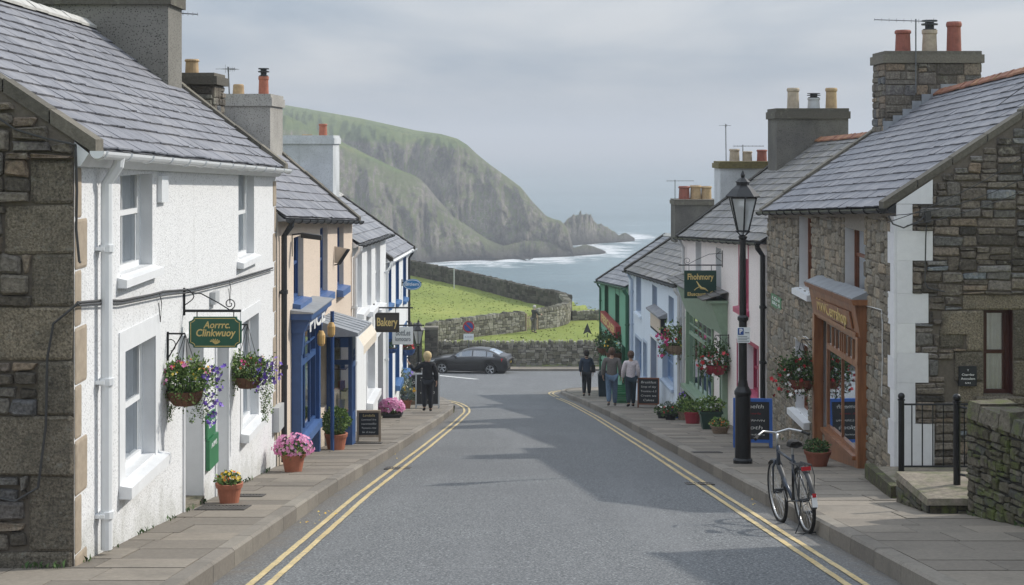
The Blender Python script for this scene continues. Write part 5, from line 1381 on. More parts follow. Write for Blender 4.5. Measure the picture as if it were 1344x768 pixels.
lamp = lamp_post('tall black lamp post with lantern rising from the right pavement', b, ltop - b.z)
# parking plate on the post
z = (HY - 439) * b.y / F_
t = thing('parking_sign', 'small blue and white parking plate on the tall lamp post', 'sign', (b.x, b.y, z - .12))
mb = MB(); mb.box(b.x - .1, b.x + .1, b.y - .085, b.y - .075, z - .12, z + .12); pp_ = mb.build('plate', ['sign_white'], t)
mb = MB(); mb.box(b.x - .09, b.x + .0, b.y - .09, b.y - .0852, z + .005, z + .11); mb.build('blue_panel', ['road_sign_blue'], pp_)
text(pp_, 'P', .1, 'letter_white', (b.x - .045, b.y - .092, z + .058), (1, 0, 0), (0, 0, 1), depth=.001, bold=.003)
mb = MB()
for k in range(4): mb.box(b.x - .085, b.x + .085 - .03 * (k % 2), b.y - .0875, b.y - .0853, z - .1 + k * .024, z - .09 + k * .024)
mb.box(b.x + .02, b.x + .085, b.y - .0875, b.y - .0853, z + .03, z + .045); mb.build('small_print', ['letter_grey'], pp_)
mb = MB(); mb.tube([(b.x + .068 * math.cos(a), b.y + .068 * math.sin(a), z) for a in [i * math.pi / 8 for i in range(16)]], .012, 5, closed=True); mb.build('clamp_band', ['grey_metal'], t)
b = pv(549, 520); b = V(((549 - CX) * 56 / F_, 56, PV(56)))
lamp_post('short black lamp post beside the blonde woman at the street end', b, (HY - 421) * 56 / F_ - b.z, .95)

# ---- hanging signs
def wall_arm(f, px, py, L, hgt, name_parent, scroll=True, ang=None):
    q = f.sx(px); a = f.p(q, f.zp(px, py), .01); mb = MB()
    dr = f.n if ang is None else ang
    if scroll: bracket_scroll(mb, a, dr, (0, 0, 1), L, hgt)
    else: mb.tube([a, a + dr * L], .02, 6); mb.tube([a - V((0, 0, .1)), a + V((0, 0, .1))], .025, 6)
    mb.build('bracket', ['black_metal'], name_parent); return a, dr
# green shaped sign on the white house
f1 = L1.f; q = f1.sx(240.5); a = f1.p(q, f1.zp(240.5, 408), .01)
t = thing('hanging_sign', 'shaped green sign with gold lettering on a scrolled bracket', 'sign', a)
wall_arm(f1, 240.5, 408, .62, .25, t)
cx_, cz_ = a.x + .34, (HY - 436) * a.y / F_; W, Hh, c_ = .285, .168, .05
out = []
for sx, sz in ((1, 1), (-1, 1), (-1, -1), (1, -1)):
    arc = [(W - c_ + c_ * 0 - 0, Hh), (W - c_ * .95, Hh - c_ * .45), (W - c_ * .45, Hh - c_ * .85), (W, Hh - c_)]
    arc = [(x * sx, z * sz) for x, z in arc]
    if sx * sz > 0: arc = arc[::-1]
    out += arc
def plate(out, k, y0, y1, mat, name, par):
    mb = MB(); n = len(out); vs = [(cx_ + x * k[0], y0, cz_ + z * k[1]) for x, z in out] + [(cx_ + x * k[0], y1, cz_ + z * k[1]) for x, z in out]
    mb.add(vs, [tuple(range(n)), tuple(range(2 * n - 1, n - 1, -1))] + [(i, (i + 1) % n, n + (i + 1) % n, n + i) for i in range(n)]); return mb.build(name, [mat], par)
bd = plate(out, (1, 1), a.y - .02, a.y + .02, 'sign_green', 'board', t)
mb = MB(); mb.tube([(cx_ + x * .93, a.y - .021, cz_ + z * .9) for x, z in out], .0045, 5, closed=True); mb.tube([(cx_ + x * .93, a.y + .021, cz_ + z * .9) for x, z in out], .0045, 5, closed=True); mb.build('gold_border', ['gold'], bd)
text(bd, 'Aorrrc.', .105, 'gold', (cx_ + .02, a.y - .023, cz_ + .078), (1, 0, 0), (0, 0, 1), width=.29, shear=.25, bold=.0015)
text(bd, 'Clinkwuoy', .11, 'gold', (cx_ - .0, a.y - .023, cz_ - .008), (1, 0, 0), (0, 0, 1), width=.43, shear=.2, bold=.002)
mb = MB()
for i in range(7): an = i * .5 - .3; mb.tube([(cx_, a.y - .024, cz_ - .125), (cx_ + .03 * math.cos(an), a.y - .024, cz_ - .11 + .025 * math.sin(an)), (cx_ + .055 * math.cos(an + .3), a.y - .024, cz_ - .1 + .03 * math.sin(an + .3))], .005, 5)
mb.build('leaf_emblem', ['gold'], bd)
mb = MB()
for dx in (-.2, .2): mb.tube([(cx_ + dx, a.y, cz_ + Hh), (cx_ + dx, a.y, a.z)], .006, 5)
mb.build('hook', ['black_metal'], t)
def board_sign(label, f, px, py, arm, x0, x1, y0, y1, mat, lines, scroll=False, hgt=.3, edge=None, th=.03, dy=0):
    """rectangular board facing up and down the street, hung from a wall arm; pixel box at the arm's depth"""
    q = f.sx(px); a = f.p(q, f.zp(px, py), .01); d = a.y
    t = thing('hanging_sign', label, 'sign', a); dr = V((f.n.x / abs(f.n.x), 0, 0))
    wall_arm(f, px, py, arm, hgt, t, scroll, dr)
    X = lambda x: (x - CX) * d / F_; Z = lambda y: (HY - y) * d / F_
    mb = MB(); mb.box(X(x0), X(x1), d - th, d + th, Z(y1), Z(y0)); bd = mb.build('board', [mat], t)
    mb = MB()
    for x in (lerp(x0, x1, .15), lerp(x0, x1, .85)): mb.tube([(X(x), d, Z(y0)), (X(x), d, a.z)], .008, 5)
    mb.build('hook', ['black_metal'], t)
    if edge:
        mb = MB(); e = .012; i = .035
        for (p0, p1, p2, p3) in ((X(x0) + i, X(x1) - i, Z(y0) - i - e, Z(y0) - i), (X(x0) + i, X(x1) - i, Z(y1) + i, Z(y1) + i + e), (X(x0) + i, X(x0) + i + e, Z(y1) + i + e, Z(y0) - i - e), (X(x1) - i - e, X(x1) - i, Z(y1) + i + e, Z(y0) - i - e)): mb.box(p0, p1, d - th - .004, d - th - .001, p2, p3)
        mb.build('border', [edge], bd)
    for (s, cxp, cyp, wp_, m_, sz) in lines:
        text(bd, s, sz, m_, (X(cxp), d - th - .003, Z(cyp)), (1, 0, 0), (0, 0, 1), width=wp_ * d / F_, bold=sz * .02)
    return t, bd, d, X, Z
f3 = L3.f
board_sign('dark brown board reading Bakery, hung from a straight arm', f3, 490, 404, .95, 492.5, 524, 410.5, 436, 'sign_brown', [('Bakery', 508, 423, 27, 'gold', .28)], edge='black_metal')
board_sign('pale board with grey lettering hung just below and behind the dark board', f3, 500, 427, 1.1, 515, 542, 429, 452, 'sign_white', [('BottLes', 529, 437, 19, 'letter_grey', .2), ('lomocaro', 529, 445, 20, 'letter_grey', .16)])
# oval blue sign on the last left house
f4 = L4.f; q = f4.sx(527); a = f4.p(q, f4.zp(527, 371), .01); d = a.y
t = thing('hanging_sign', 'oval bright blue sign on the last white house', 'sign', a); wall_arm(f4, 527, 371, .6, .2, t, False, V((1, 0, 0)))
X0, Z0 = (541 - CX) * d / F_, (HY - 373.5) * d / F_; mb = MB(); n = 28
vs = [(X0 + .28 * math.cos(2 * math.pi * i / n), d - .03 + o_, Z0 + .165 * math.sin(2 * math.pi * i / n)) for o_ in (0, .06) for i in range(n)]
mb.add(vs, [tuple(range(n)), tuple(range(2 * n - 1, n - 1, -1))] + [(i, (i + 1) % n, n + (i + 1) % n, n + i) for i in range(n)]); bd = mb.build('board', ['sign_blue'], t)
text(bd, 'Bltlem', .14, 'letter_white', (X0, d - .034, Z0 + .01), (1, 0, 0), (0, 0, 1), width=.4)
mb = MB(); mb.tube([(X0 + .25 * math.cos(2 * math.pi * i / n), d - .032, Z0 + .14 * math.sin(2 * math.pi * i / n)) for i in range(n)], .007, 4, closed=True); mb.build('border', ['letter_white'], bd)
# right: dark green square sign
f2 = R2.f
t, bd, d, X, Z = board_sign('square dark green sign with a golden lizard-like creature', f2, 948.5, 348, 1.05, 898, 940, 355, 391.5, 'sign_dark_green', [('Fhohmory', 919, 363.5, 34, 'gold', .2), ('Eluscaust', 914, 386, 24, 'gold', .12)], scroll=True, hgt=.35)
mb = MB(); mb.tube([(X(914), d - .034, Z(369)), (X(917), d - .034, Z(374)), (X(920), d - .034, Z(378)), (X(925), d - .034, Z(379)), (X(929), d - .034, Z(382))], [.012, .02, .035, .024, .008], 6)
mb.tube([(X(918), d - .034, Z(376)), (X(913), d - .034, Z(379)), (X(911), d - .034, Z(381))], .009, 5); mb.tube([(X(932), d - .034, Z(384)), (X(935), d - .034, Z(382)), (X(937), d - .034, Z(385)), (X(933), d - .034, Z(387))], .009, 5); mb.build('creature_emblem', ['gold'], bd)
# wall-mounted plates
def wall_plate(name, label, f, x0, x1, y0, y1, mat, lines=(), th=.03, ref=None, cat='sign'):
    a, b = sorted((f.sx(x0), f.sx(x1))); r = ref or (x0 + x1) / 2; z0, z1 = f.zp(r, y1), f.zp(r, y0)
    t = thing(name, label, cat, f.p((a + b) / 2, z0, .01)); mb = MB(); f.box(mb, a, b, z0, z1, .004, th); pl_ = mb.build('plate', [mat], t)
    for (s, fy, w, m_, sz) in lines: text(pl_, s, sz, m_, f.p((a + b) / 2, lerp(z1, z0, fy), th + .002), f.u * (1 if f.n.x > 0 or f.n.y < -.5 else -1), (0, 0, 1), width=(b - a) * w, depth=.002)
    return t
f1 = L1.f
wall_plate('notice_plate', 'upper small green plate between the two white doorways', f1, 269, 279.5, 541, 572, 'green_paint', [('OPEN', .5, .7, 'letter_white', .1)])
wall_plate('notice_plate', 'lower green letter box between the two white doorways', f1, 269.5, 281.5, 572.5, 612, 'green_paint', [('AlPIS', .25, .6, 'letter_white', .08)], th=.05)
wall_plate('street_name_plate', 'small green plate on the rubble stone front', R1.f, 1014, 1027, 388, 405, 'green_paint', [('LON', .3, .7, 'letter_white', .09), ('BROS', .68, .75, 'letter_white', .09)])
gr_ = gr
wall_plate('wall_plaque', 'square black plaque with white writing on the stone gable', gr_, 1257, 1280, 480, 506, 'chalkboard', [('Ctarrlev', .42, .7, 'letter_white', .045), ('Aesculam', .62, .8, 'letter_white', .045), ('5/41', .84, .3, 'letter_white', .03), ('Y', .2, .1, 'letter_white', .04)], th=.07)
# no-stopping sign at the field wall
p0 = P(615, 487, 90.0); zb_ = GZ(90) + .14; t = thing('no_stopping_sign', 'round blue and red no stopping sign beyond the dark car', 'road sign', (p0.x, 90.1, zb_))
zc = (HY - 429) * 90 / F_
mb = MB(); mb.tube([(p0.x, 90.1, zb_), (p0.x, 90.1, zc + .3)], .035, 8); mb.build('post', ['grey_metal'], t)
def disc(mb, x, y, z, r, th, n=28): mb.add([(x + r * math.cos(2 * math.pi * i / n), y + o_, z + r * math.sin(2 * math.pi * i / n)) for o_ in (-th, 0) for i in range(n)], [tuple(range(n)), tuple(range(2 * n - 1, n - 1, -1))] + [(i, (i + 1) % n, n + (i + 1) % n, n + i) for i in range(n)])
mb = MB(); disc(mb, p0.x, 90.05, zc, .34, .02); dd_ = mb.build('disc', ['road_sign_red'], t)
mb = MB(); disc(mb, p0.x, 90.028, zc, .26, .01); mb.build('blue_field', ['road_sign_blue'], dd_)
mb = MB(); c45 = .7071 * .26; w = .03; mb.hexa([(p0.x - c45 - w, 90.017 - o_, zc + c45 - w) for o_ in (0,)] + [(p0.x + c45 - w, 90.017, zc - c45 - w), (p0.x + c45 + w, 90.017, zc - c45 + w), (p0.x - c45 + w, 90.017, zc + c45 + w)] + [(p0.x - c45 - w, 90.01, zc + c45 - w), (p0.x + c45 - w, 90.01, zc - c45 - w), (p0.x + c45 + w, 90.01, zc - c45 + w), (p0.x - c45 + w, 90.01, zc + c45 + w)]); mb.build('red_bar', ['road_sign_red'], dd_)
mb = MB(); mb.box(p0.x - .3, p0.x + .3, 90.02, 90.05, zc - .78, zc - .42); pl2 = mb.build('supplementary_plate', ['sign_white'], t)
text(pl2, 'At any time', .09, 'cloth_black', (p0.x, 90.017, zc - .6), (1, 0, 0), (0, 0, 1), width=.44)
# floodlight bars and blank board on the cream house
f2_ = L2.f
def flood(label, px, py, L):
    q = f2_.sx(px); a = f2_.p(q, f2_.zp(px, py), .01); t = thing('sign_light', label, 'light', a)
    mb = MB(); mb.tube([a, a + V((.16, 0, .02))], .012, 6); mb.tube([a + V((0, 0, 0)), a + V((0, 0, -.35))], .006, 5); mb.build('arm', ['dark_metal'], t)
    mb = MB(); mb.hexa([a + V(c) for c in ((.14, -.05, -.05), (.14 + L, -.05, -.09), (.14 + L, .06, -.09), (.14, .06, -.05), (.14, -.07, .03), (.14 + L, -.07, -.01), (.14 + L, .08, -.01), (.14, .08, .03))]); mb.build('light_housing', ['dark_metal'], t)
flood('long black strip light on an arm over the first upper window of the cream house', 383, 308, .33)
q = f2_.sx(438); a = f2_.p(q, f2_.zp(438, 348), .01); t = thing('sign_light', 'tilted black floodlight with a buff backing card on the cream house', 'light', a)
mb = MB(); mb.hexa([a + V(c) for c in ((.06, -.05, .03), (.1, .03, .0), (.13, .03, .02), (.09, -.05, .05), (.24, -.08, .3), (.28, 0, .28), (.31, 0, .3), (.27, -.08, .32))]); mb.tube([a, a + V((.08, 0, .02))], .012, 5); mb.build('light_housing', ['dark_metal'], t)
mb = MB(); mb.hexa([a + V(c) for c in ((-.0, .03, .04), (.08, .04, .03), (.08, .05, .03), (-.0, .05, .04), (-.0, .03, .36), (.25, .04, .31), (.25, .05, .31), (-.0, .05, .36))]); mb.build('backing_card', ['tan_panel'], t)

# ---- foliage
def leaves(mb, c, r, n, size, m=0, droop=0, shell=.55, flat=.5, seed=None, up=0):
    c = V(c)
    for i in range(n):
        while True:
            p = V((U(-1, 1), U(-1, 1), U(-1, 1)))
            if shell < p.length < 1: break
        if RN.random() < .25: p *= U(.4, 1)
        d = p.normalized(); q = V((p.x * r[0], p.y * r[1], p.z * r[2]))
        k = noise.noise(V((q.x * 9, q.y * 9, q.z * 9)) + c) * (.75 if droop else .3) + (U(0, .35) if droop and RN.random() < .2 else 0); q *= 1 + k
        if droop and q.z < 0: q.z *= 1 + droop * U(0, 1)
        s = size * U(.6, 1.35); t = (d + V((U(-1, 1), U(-1, 1), U(-1, 1))) * .9 + V((0, 0, up))).normalized()
        a = t.cross(V((U(-1, 1), U(-1, 1), U(-1, 1)))).normalized(); b = t.cross(a)
        p0 = c + q
        mb.add([p0, p0 + t * s * .5 + a * s * .32 + b * s * .05, p0 + t * s, p0 + t * s * .5 - a * s * .32 + b * s * .05], [(0, 1, 2), (0, 2, 3)], m)
def flower(mb, p, s, m, nrm=None):
    p = V(p); t = (nrm or V((U(-1, 1), U(-1.2, .4), U(-.3, 1)))).normalized(); a = t.cross(V((.3, .5, .8))).normalized(); b = t.cross(a); v = RN.random(); n = 5
    vs = [p]
    for k in range(n * 2):
        w = math.pi * k / n; q = s * (1 if k % 2 else .55); vs.append(p + (a * math.cos(w) + b * math.sin(w)) * q + t * s * (.25 if k % 2 else .1))
    mb.add(vs, [(0, k + 1, (k + 1) % (2 * n) + 1) for k in range(2 * n)], m, v)
def blooms(mb, c, r, n, s, m, top=-.3, side=None, shell=.85):
    c = V(c); k = 0
    while k < n:
        d = V((U(-1, 1), U(-1, 1), U(-1, 1)))
        if not .3 < d.length < 1: continue
        d.normalize()
        if d.z < top: continue
        if side and d.dot(side) < U(-.2, .7): continue
        q = V((d.x * r[0], d.y * r[1], d.z * r[2])) * U(shell, 1.08); flower(mb, c + q, s * U(.7, 1.25), m, d + V((0, -.5, .2))); k += 1
def trail(mb, p, L, n, size, m, sway=.05):
    p = V(p)
    x, y = p.x, p.y
    for i in range(n):
        t = i / n; q = V((x + U(-sway, sway) * (.8 - t * .55) + .02 * math.sin(t * 6 + p.x * 50), y + U(-sway, sway) * (.8 - t * .55), p.z - L * t))
        tt = V((U(-1, 1), U(-1, 1), U(-1, .2))).normalized(); a = tt.cross(V((0, 0, 1))).normalized(); s = size * U(.6, 1.3)
        mb.add([q, q + tt * s * .5 + a * s * .3, q + tt * s, q + tt * s * .5 - a * s * .3], [(0, 1, 2), (0, 2, 3)], m)

def basket(label, f, pxw, pyw, pc, r=.2, arm=.45, blooms_=(), leafm='leaf', n=700, trails=(), bm='coir', group='flower baskets hanging along the street', dep=None, leafs=.045, fol=(1.25, 1.15, .8)):
    """f facade, (pxw,pyw) foot of the bracket, pc = pixel of basket rim centre"""
    q = f.sx(pxw); a = f.p(q, f.zp(pxw, pyw), .01); d = a.y
    c = V(((pc[0] - CX) * d / F_, d, (HY - pc[1]) * d / F_)); dx = (c.x - a.x); sg = 1 if dx > 0 else -1
    t = thing('hanging_basket', label, 'flower basket', c, 0, group)
    mb = MB(); A = V((a.x, d, a.z)); mb.tube([A - V((0, 0, .28)), A + V((0, 0, .02))], .012, 6); mb.tube([A, V((c.x, d, a.z))], .01, 6); mb.tube([A - V((0, 0, .26)), V((a.x + dx * .85, d, a.z))], .007, 5)
    pts = [V((a.x + sg * (.03 + .05 * math.sin(u)), d, a.z - .12 - .06 * math.cos(u))) for u in [i * .5 for i in range(11)]]; mb.tube(pts, .005, 4); mb.build('bracket', ['black_metal'], t)
    mb = MB()
    for k in range(4):
        w = k * math.pi / 2 + .5; mb.tube([(c.x + r * math.cos(w), c.y + r * math.sin(w), c.z), (c.x, c.y, a.z)], .004, 4)
    mb.build('chain', ['dark_metal'], t)
    mb = MB(); k = 16; rr = [(r * .25, -r * .85), (r * .62, -r * .78), (r * .88, -r * .45), (r, 0)]
    for j in range(k):
        for (ra, za), (rb, zb2) in zip(rr, rr[1:]):
            w0, w1 = 2 * math.pi * j / k + .012, 2 * math.pi * (j + 1) / k - .012
            mb.quad((c.x + ra * math.cos(w0), c.y + ra * math.sin(w0), c.z + za), (c.x + ra * math.cos(w1), c.y + ra * math.sin(w1), c.z + za), (c.x + rb * math.cos(w1), c.y + rb * math.sin(w1), c.z + zb2), (c.x + rb * math.cos(w0), c.y + rb * math.sin(w0), c.z + zb2), 0, (j * .37) % 1)
    mb.lathe([(r * .2, -r * .84), (r * .6, -r * .76), (r * .86, -r * .44), (r * .97, -.005)], c, 16, 1); mb.build('basket', [bm, 'soil'], t)
    mb = MB(); cc = c + V((0, 0, r * .62)); R_ = (r * fol[0], r * fol[1], r * fol[2])
    leaves(mb, cc, R_, n, leafs, 0, droop=.5, shell=.35)
    for (ox, L, m_) in trails: trail(mb, c + V((ox * r, U(-.5, .3) * r, .03)), L, int(L * 420), leafs * .8, 0, .075)
    mb.build('foliage', [leafm], t)
    for (m_, cnt, s, box_) in blooms_:
        mb = MB()
        if box_ == 'all': blooms(mb, cc, R_, cnt, s, 0)
        else:
            x0, x1, z0, z1 = box_
            for i in range(cnt): flower(mb, (c.x + U(x0, x1) * r, c.y + U(-1.1, .3) * r, c.z + U(z0, z1) * r), s * U(.7, 1.25), 0)
        mb.build('flowers', [m_], t)
    return t
f1 = L1.f
basket('near left basket of magenta and trailing violet flowers, left of the shaped green sign', f1, 219, 438, (243, 512), .195, blooms_=[('magenta_petal', 16, .05, (-1.7, -1.0, .9, 1.35)), ('pink_petal', 14, .028, 'all'), ('yellow_petal', 18, .018, 'all'), ('magenta_petal', 4, .04, (-.6, .2, 1.1, 1.5)), ('purple_petal', 46, .028, (1.1, 2.1, -.8, 1.4)), ('purple_petal', 20, .026, (1.2, 1.7, -2.0, -.6)), ('orange_petal', 8, .02, 'all'), ('white_petal', 8, .02, (1.2, 2.0, .2, 1.0))],
       n=3000, trails=[(-1.1, .26, 0), (-.95, .33, 0), (-.75, .36, 0), (.5, .36, 0), (.8, .33, 0), (1.0, .4, 0), (1.3, .3, 0)], leafs=.036, fol=(1.6, 1.25, .98))
basket('second basket of violet and coral flowers, right of the shaped green sign', f1, 306, 426, (325, 494), .185, blooms_=[('red_petal', 6, .04, (-1.9, -1.0, .5, 1.2)), ('purple_petal', 55, .032, (.7, 2.3, -.4, 1.5)), ('magenta_petal', 8, .03, (-.4, 1.3, .5, 1.4)), ('purple_petal', 16, .026, (.2, 1.6, -.9, .2)), ('orange_petal', 5, .02, 'all')],
       n=2500, trails=[(-1.4, .2, 0), (-1.1, .28, 0), (-.7, .2, 0), (1.0, .5, 0), (1.15, .6, 0), (1.35, .62, 0), (1.6, .5, 0)], leafs=.036, fol=(1.7, 1.25, .9))
fr = R1.f
basket('lush basket of red and white flowers beside the orange-brown shop', fr, 1076, 446, (1052, 497), .24, blooms_=[('red_petal', 34, .045, (-2.2, -.2, -1.1, 1.2)), ('red_petal', 10, .045, (-.6, .8, .5, 1.5)), ('white_petal', 46, .035, (-1.3, .5, -1.2, 1.0))], n=3000, trails=[(-1.5, .28, 0), (-1.2, .3, 0), (-.9, .36, 0), (-.5, .36, 0), (-.1, .3, 0)], leafm='dark_leaf', leafs=.045, fol=(1.6, 1.2, 1.15), bm='dark_terracotta')
fr = R2.f
basket('basket of red and white flowers by the sage green shop, in front of its door', fr, 957, 440, (939, 478), .3, blooms_=[('red_petal', 34, .055, (-1.5, .9, -.6, 1.2)), ('white_petal', 26, .045, (-1.0, .5, -.8, .6))], n=1000, trails=[(-1.1, .35, 0), (-.4, .4, 0), (.3, .3, 0)], leafm='dark_leaf', leafs=.065, fol=(1.4, 1.1, 1.15), bm='red_pot')
fr = R3.f
basket('basket of pink and crimson flowers between the pale blue house and the sage shop', fr, 896, 428, (887, 452), .34, blooms_=[('magenta_petal', 24, .06, (-1.6, -.4, -.9, 1.0)), ('red_petal', 16, .06, (-.9, .6, .3, 1.3)), ('yellow_petal', 8, .035, (-.4, .8, -.4, .6))], n=850, trails=[(-1.2, .4, 0), (-1.0, .3, 0)], leafm='leaf', leafs=.075, fol=(1.3, 1.1, 1.1), bm='wicker')
fr = R4.f
basket('dark leafy basket nearer the corner of the green shop, under its red sign', fr, 803, 437, (795, 456), .36, blooms_=[('red_petal', 5, .05, 'all'), ('white_petal', 4, .05, 'all')], n=650, leafm='dark_leaf', leafs=.1, fol=(1.05, 1, 1.2))
basket('dark leafy basket on the green shop, right of its twin', fr, 815, 440, (808.5, 462), .4, blooms_=[('yellow_petal', 6, .05, 'all'), ('white_petal', 4, .05, 'all')], n=650, leafm='dark_leaf', leafs=.1, fol=(1.05, 1, 1.0))
f4 = L4.f
basket('small blue pot hanging by the bright blue front door', f4, 510, 446, (514, 457), .16, n=120, leafm='dark_leaf', leafs=.05, fol=(.9, .9, .4), bm='blue_pot')
basket('dark basket with a few red flowers on the last white house', f4, 529, 446, (535, 458), .24, n=250, leafm='dark_leaf', leafs=.06, fol=(1.1, 1, .5), blooms_=[('red_petal', 14, .06, (-1, 1.2, .1, .7))], bm='blue_pot')

def pot(label, px, py, rt, rb, h, mat='terracotta', group='plant pots along the pavements', name='plant_pot', square=False, cat='plant pot'):
    b = pv(px, py); t = thing(name, label, cat, b, 0, group); mb = MB()
    if square: 
        mb.hexa([(-rb, -rb, 0), (rb, -rb, 0), (rb, rb, 0), (-rb, rb, 0), (-rt, -rt, h), (rt, -rt, h), (rt, rt, h), (-rt, rt, h)]); mb.hexa([(-rt - .02, -rt - .02, h - .05), (rt + .02, -rt - .02, h - .05), (rt + .02, rt + .02, h - .05), (-rt - .02, rt + .02, h - .05), (-rt - .02, -rt - .02, h), (rt + .02, -rt - .02, h), (rt + .02, rt + .02, h), (-rt - .02, rt + .02, h)])
    else:
        mb.lathe([(rb * .96, 0), (rb, .01), (lerp(rb, rt, .75), h * .76), (lerp(rb, rt, .76) + .012, h * .77), (rt * 1.0 + .012, h * .98), (rt * .99, h), (rt * .88, h), (rt * .85, h * .9)], (0, 0, 0), 24)
    mb.build('pot', [mat], t, smooth=False, local=True)
    mb = MB(); mb.lathe([(rt * .8, h * .86), (rt * .86, h * .9)], (0, 0, 0), 16) if not square else mb.box(-rt * .9, rt * .9, -rt * .9, rt * .9, h - .02, h + .004)
    mb.build('soil', ['soil'], t, local=True); return t
def grow(t, c, r, n, s, m='leaf', **k):
    mb = MB(); leaves(mb, c, r, n, s, 0, **k); return mb.build('foliage', [m], t, local=True)
def bloom(t, c, r, n, s, m, **k):
    mb = MB(); blooms(mb, c, r, n, s, 0, **k); return mb.build('flowers', [m], t, local=True)
t = pot('small terracotta pot of yellow pansies by the white doorway', 301, 660, .15, .11, .235); grow(t, (0, 0, .27), (.15, .14, .08), 330, .04); bloom(t, (0, 0, .29), (.13, .12, .09), 26, .024, 'yellow_petal'); bloom(t, (0, 0, .29), (.13, .12, .08), 6, .022, 'orange_petal')
t = pot('terracotta pot of pink flowers at the corner of the white house', 385, 619, .175, .125, .27); grow(t, (0, 0, .32), (.24, .22, .12), 650, .045); bloom(t, (0, 0, .34), (.29, .25, .2), 260, .03, 'pink_petal', top=-.35)
t = pot('terracotta pot with a clipped round green bush by the blue shop', 441, 590, .2, .15, .29); grow(t, (0, 0, .5), (.24, .24, .23), 3600, .034, shell=.85)
# right side pots
t = pot('crimson pot of green leaves outside the sage shop', 909, 556, .21, .16, .3, 'red_pot'); grow(t, (0, 0, .38), (.24, .2, .16), 500, .06)
t = pot('tall square dark green planter of pale leaves', 932, 563, .24, .17, .42, 'green_pot', square=True); grow(t, (0, 0, .52), (.32, .26, .18), 700, .065); bloom(t, (0, 0, .54), (.3, .24, .18), 12, .03, 'white_petal')
t = pot('low wicker bowl of reddish leaves in front of the square green planter', 945, 569, .2, .15, .17, 'wicker'); grow(t, (0, 0, .22), (.22, .2, .1), 380, .05); bloom(t, (0, 0, .22), (.2, .18, .1), 20, .02, 'orange_petal')
t = pot('tan pot of dense leaves behind the crimson pot', 897, 551, .16, .13, .22, 'wicker'); grow(t, (0, 0, .34), (.2, .2, .26), 500, .06)
t = pot('dark pot with violet flowers behind the crimson pot', 905, 545, .22, .17, .34, 'cloth_black'); grow(t, (0, 0, .48), (.26, .2, .2), 450, .06); bloom(t, (0, 0, .5), (.3, .22, .18), 22, .045, 'purple_petal')
t = pot('terracotta pot of fern at the orange-brown shop door', 1073, 612, .2, .14, .24, 'dark_terracotta'); grow(t, (0, 0, .29), (.2, .18, .11), 600, .045, 'dark_leaf')
# dark heap of small planters by the blue house
for k, (px, py, m_, lb) in enumerate([(870, 549, 'cloth_black', 'small dark planter of grey heather nearest the chalk board'), (880, 551, 'cloth_black', 'low black planter with red blooms in front of the pale blue house'), (889, 549, 'blue_pot', 'small blue planter at the end of the dark planter row'), (877, 545, 'wicker', 'twiggy little planter behind the low black planters')]):
    t = pot(lb, px, py, .15, .12, .16, m_); grow(t, (0, 0, .2), (.2, .18, .14), 260, .06, 'dark_leaf' if k != 3 else 'grey_leaf'); bloom(t, (0, 0, .22), (.18, .16, .13), 10, .035, ('white_petal', 'red_petal', 'purple_petal', 'white_petal')[k])
# left far pots
t = pot('low black trough heaped with pink flowers by the white house door', 513, 548, .28, .24, .12, 'black_tray', square=True, name='flower_trough', cat='flower trough'); grow(t, (0, .05, .22), (.26, .26, .14), 300, .07); bloom(t, (0, .05, .22), (.33, .3, .26), 280, .05, 'pink_petal', top=-.1)
t = pot('square blue planter with a tall grey-green shrub', 523, 535, .27, .24, .4, 'blue_pot', square=True); grow(t, (0, 0, .75), (.4, .35, .42), 900, .085, 'grey_leaf', shell=.2); bloom(t, (.1, 0, .8), (.4, .3, .4), 14, .05, 'purple_petal')
t = pot('tan pot beside the square blue planter', 533, 536, .17, .12, .26, 'terracotta'); grow(t, (0, 0, .45), (.22, .2, .26), 300, .08, 'grey_leaf'); bloom(t, (.1, 0, .5), (.2, .2, .2), 14, .05, 'yellow_petal')
t = pot('brown stone bowl at the foot of the sandwich boards', 541, 531, .24, .18, .16, 'wicker'); grow(t, (0, 0, .22), (.24, .22, .12), 200, .07, 'dark_leaf')
t = pot('little potted plant next to the tan pot', 537, 526, .18, .14, .3, 'blue_pot'); grow(t, (0, 0, .55), (.34, .3, .32), 500, .08, 'grey_leaf')

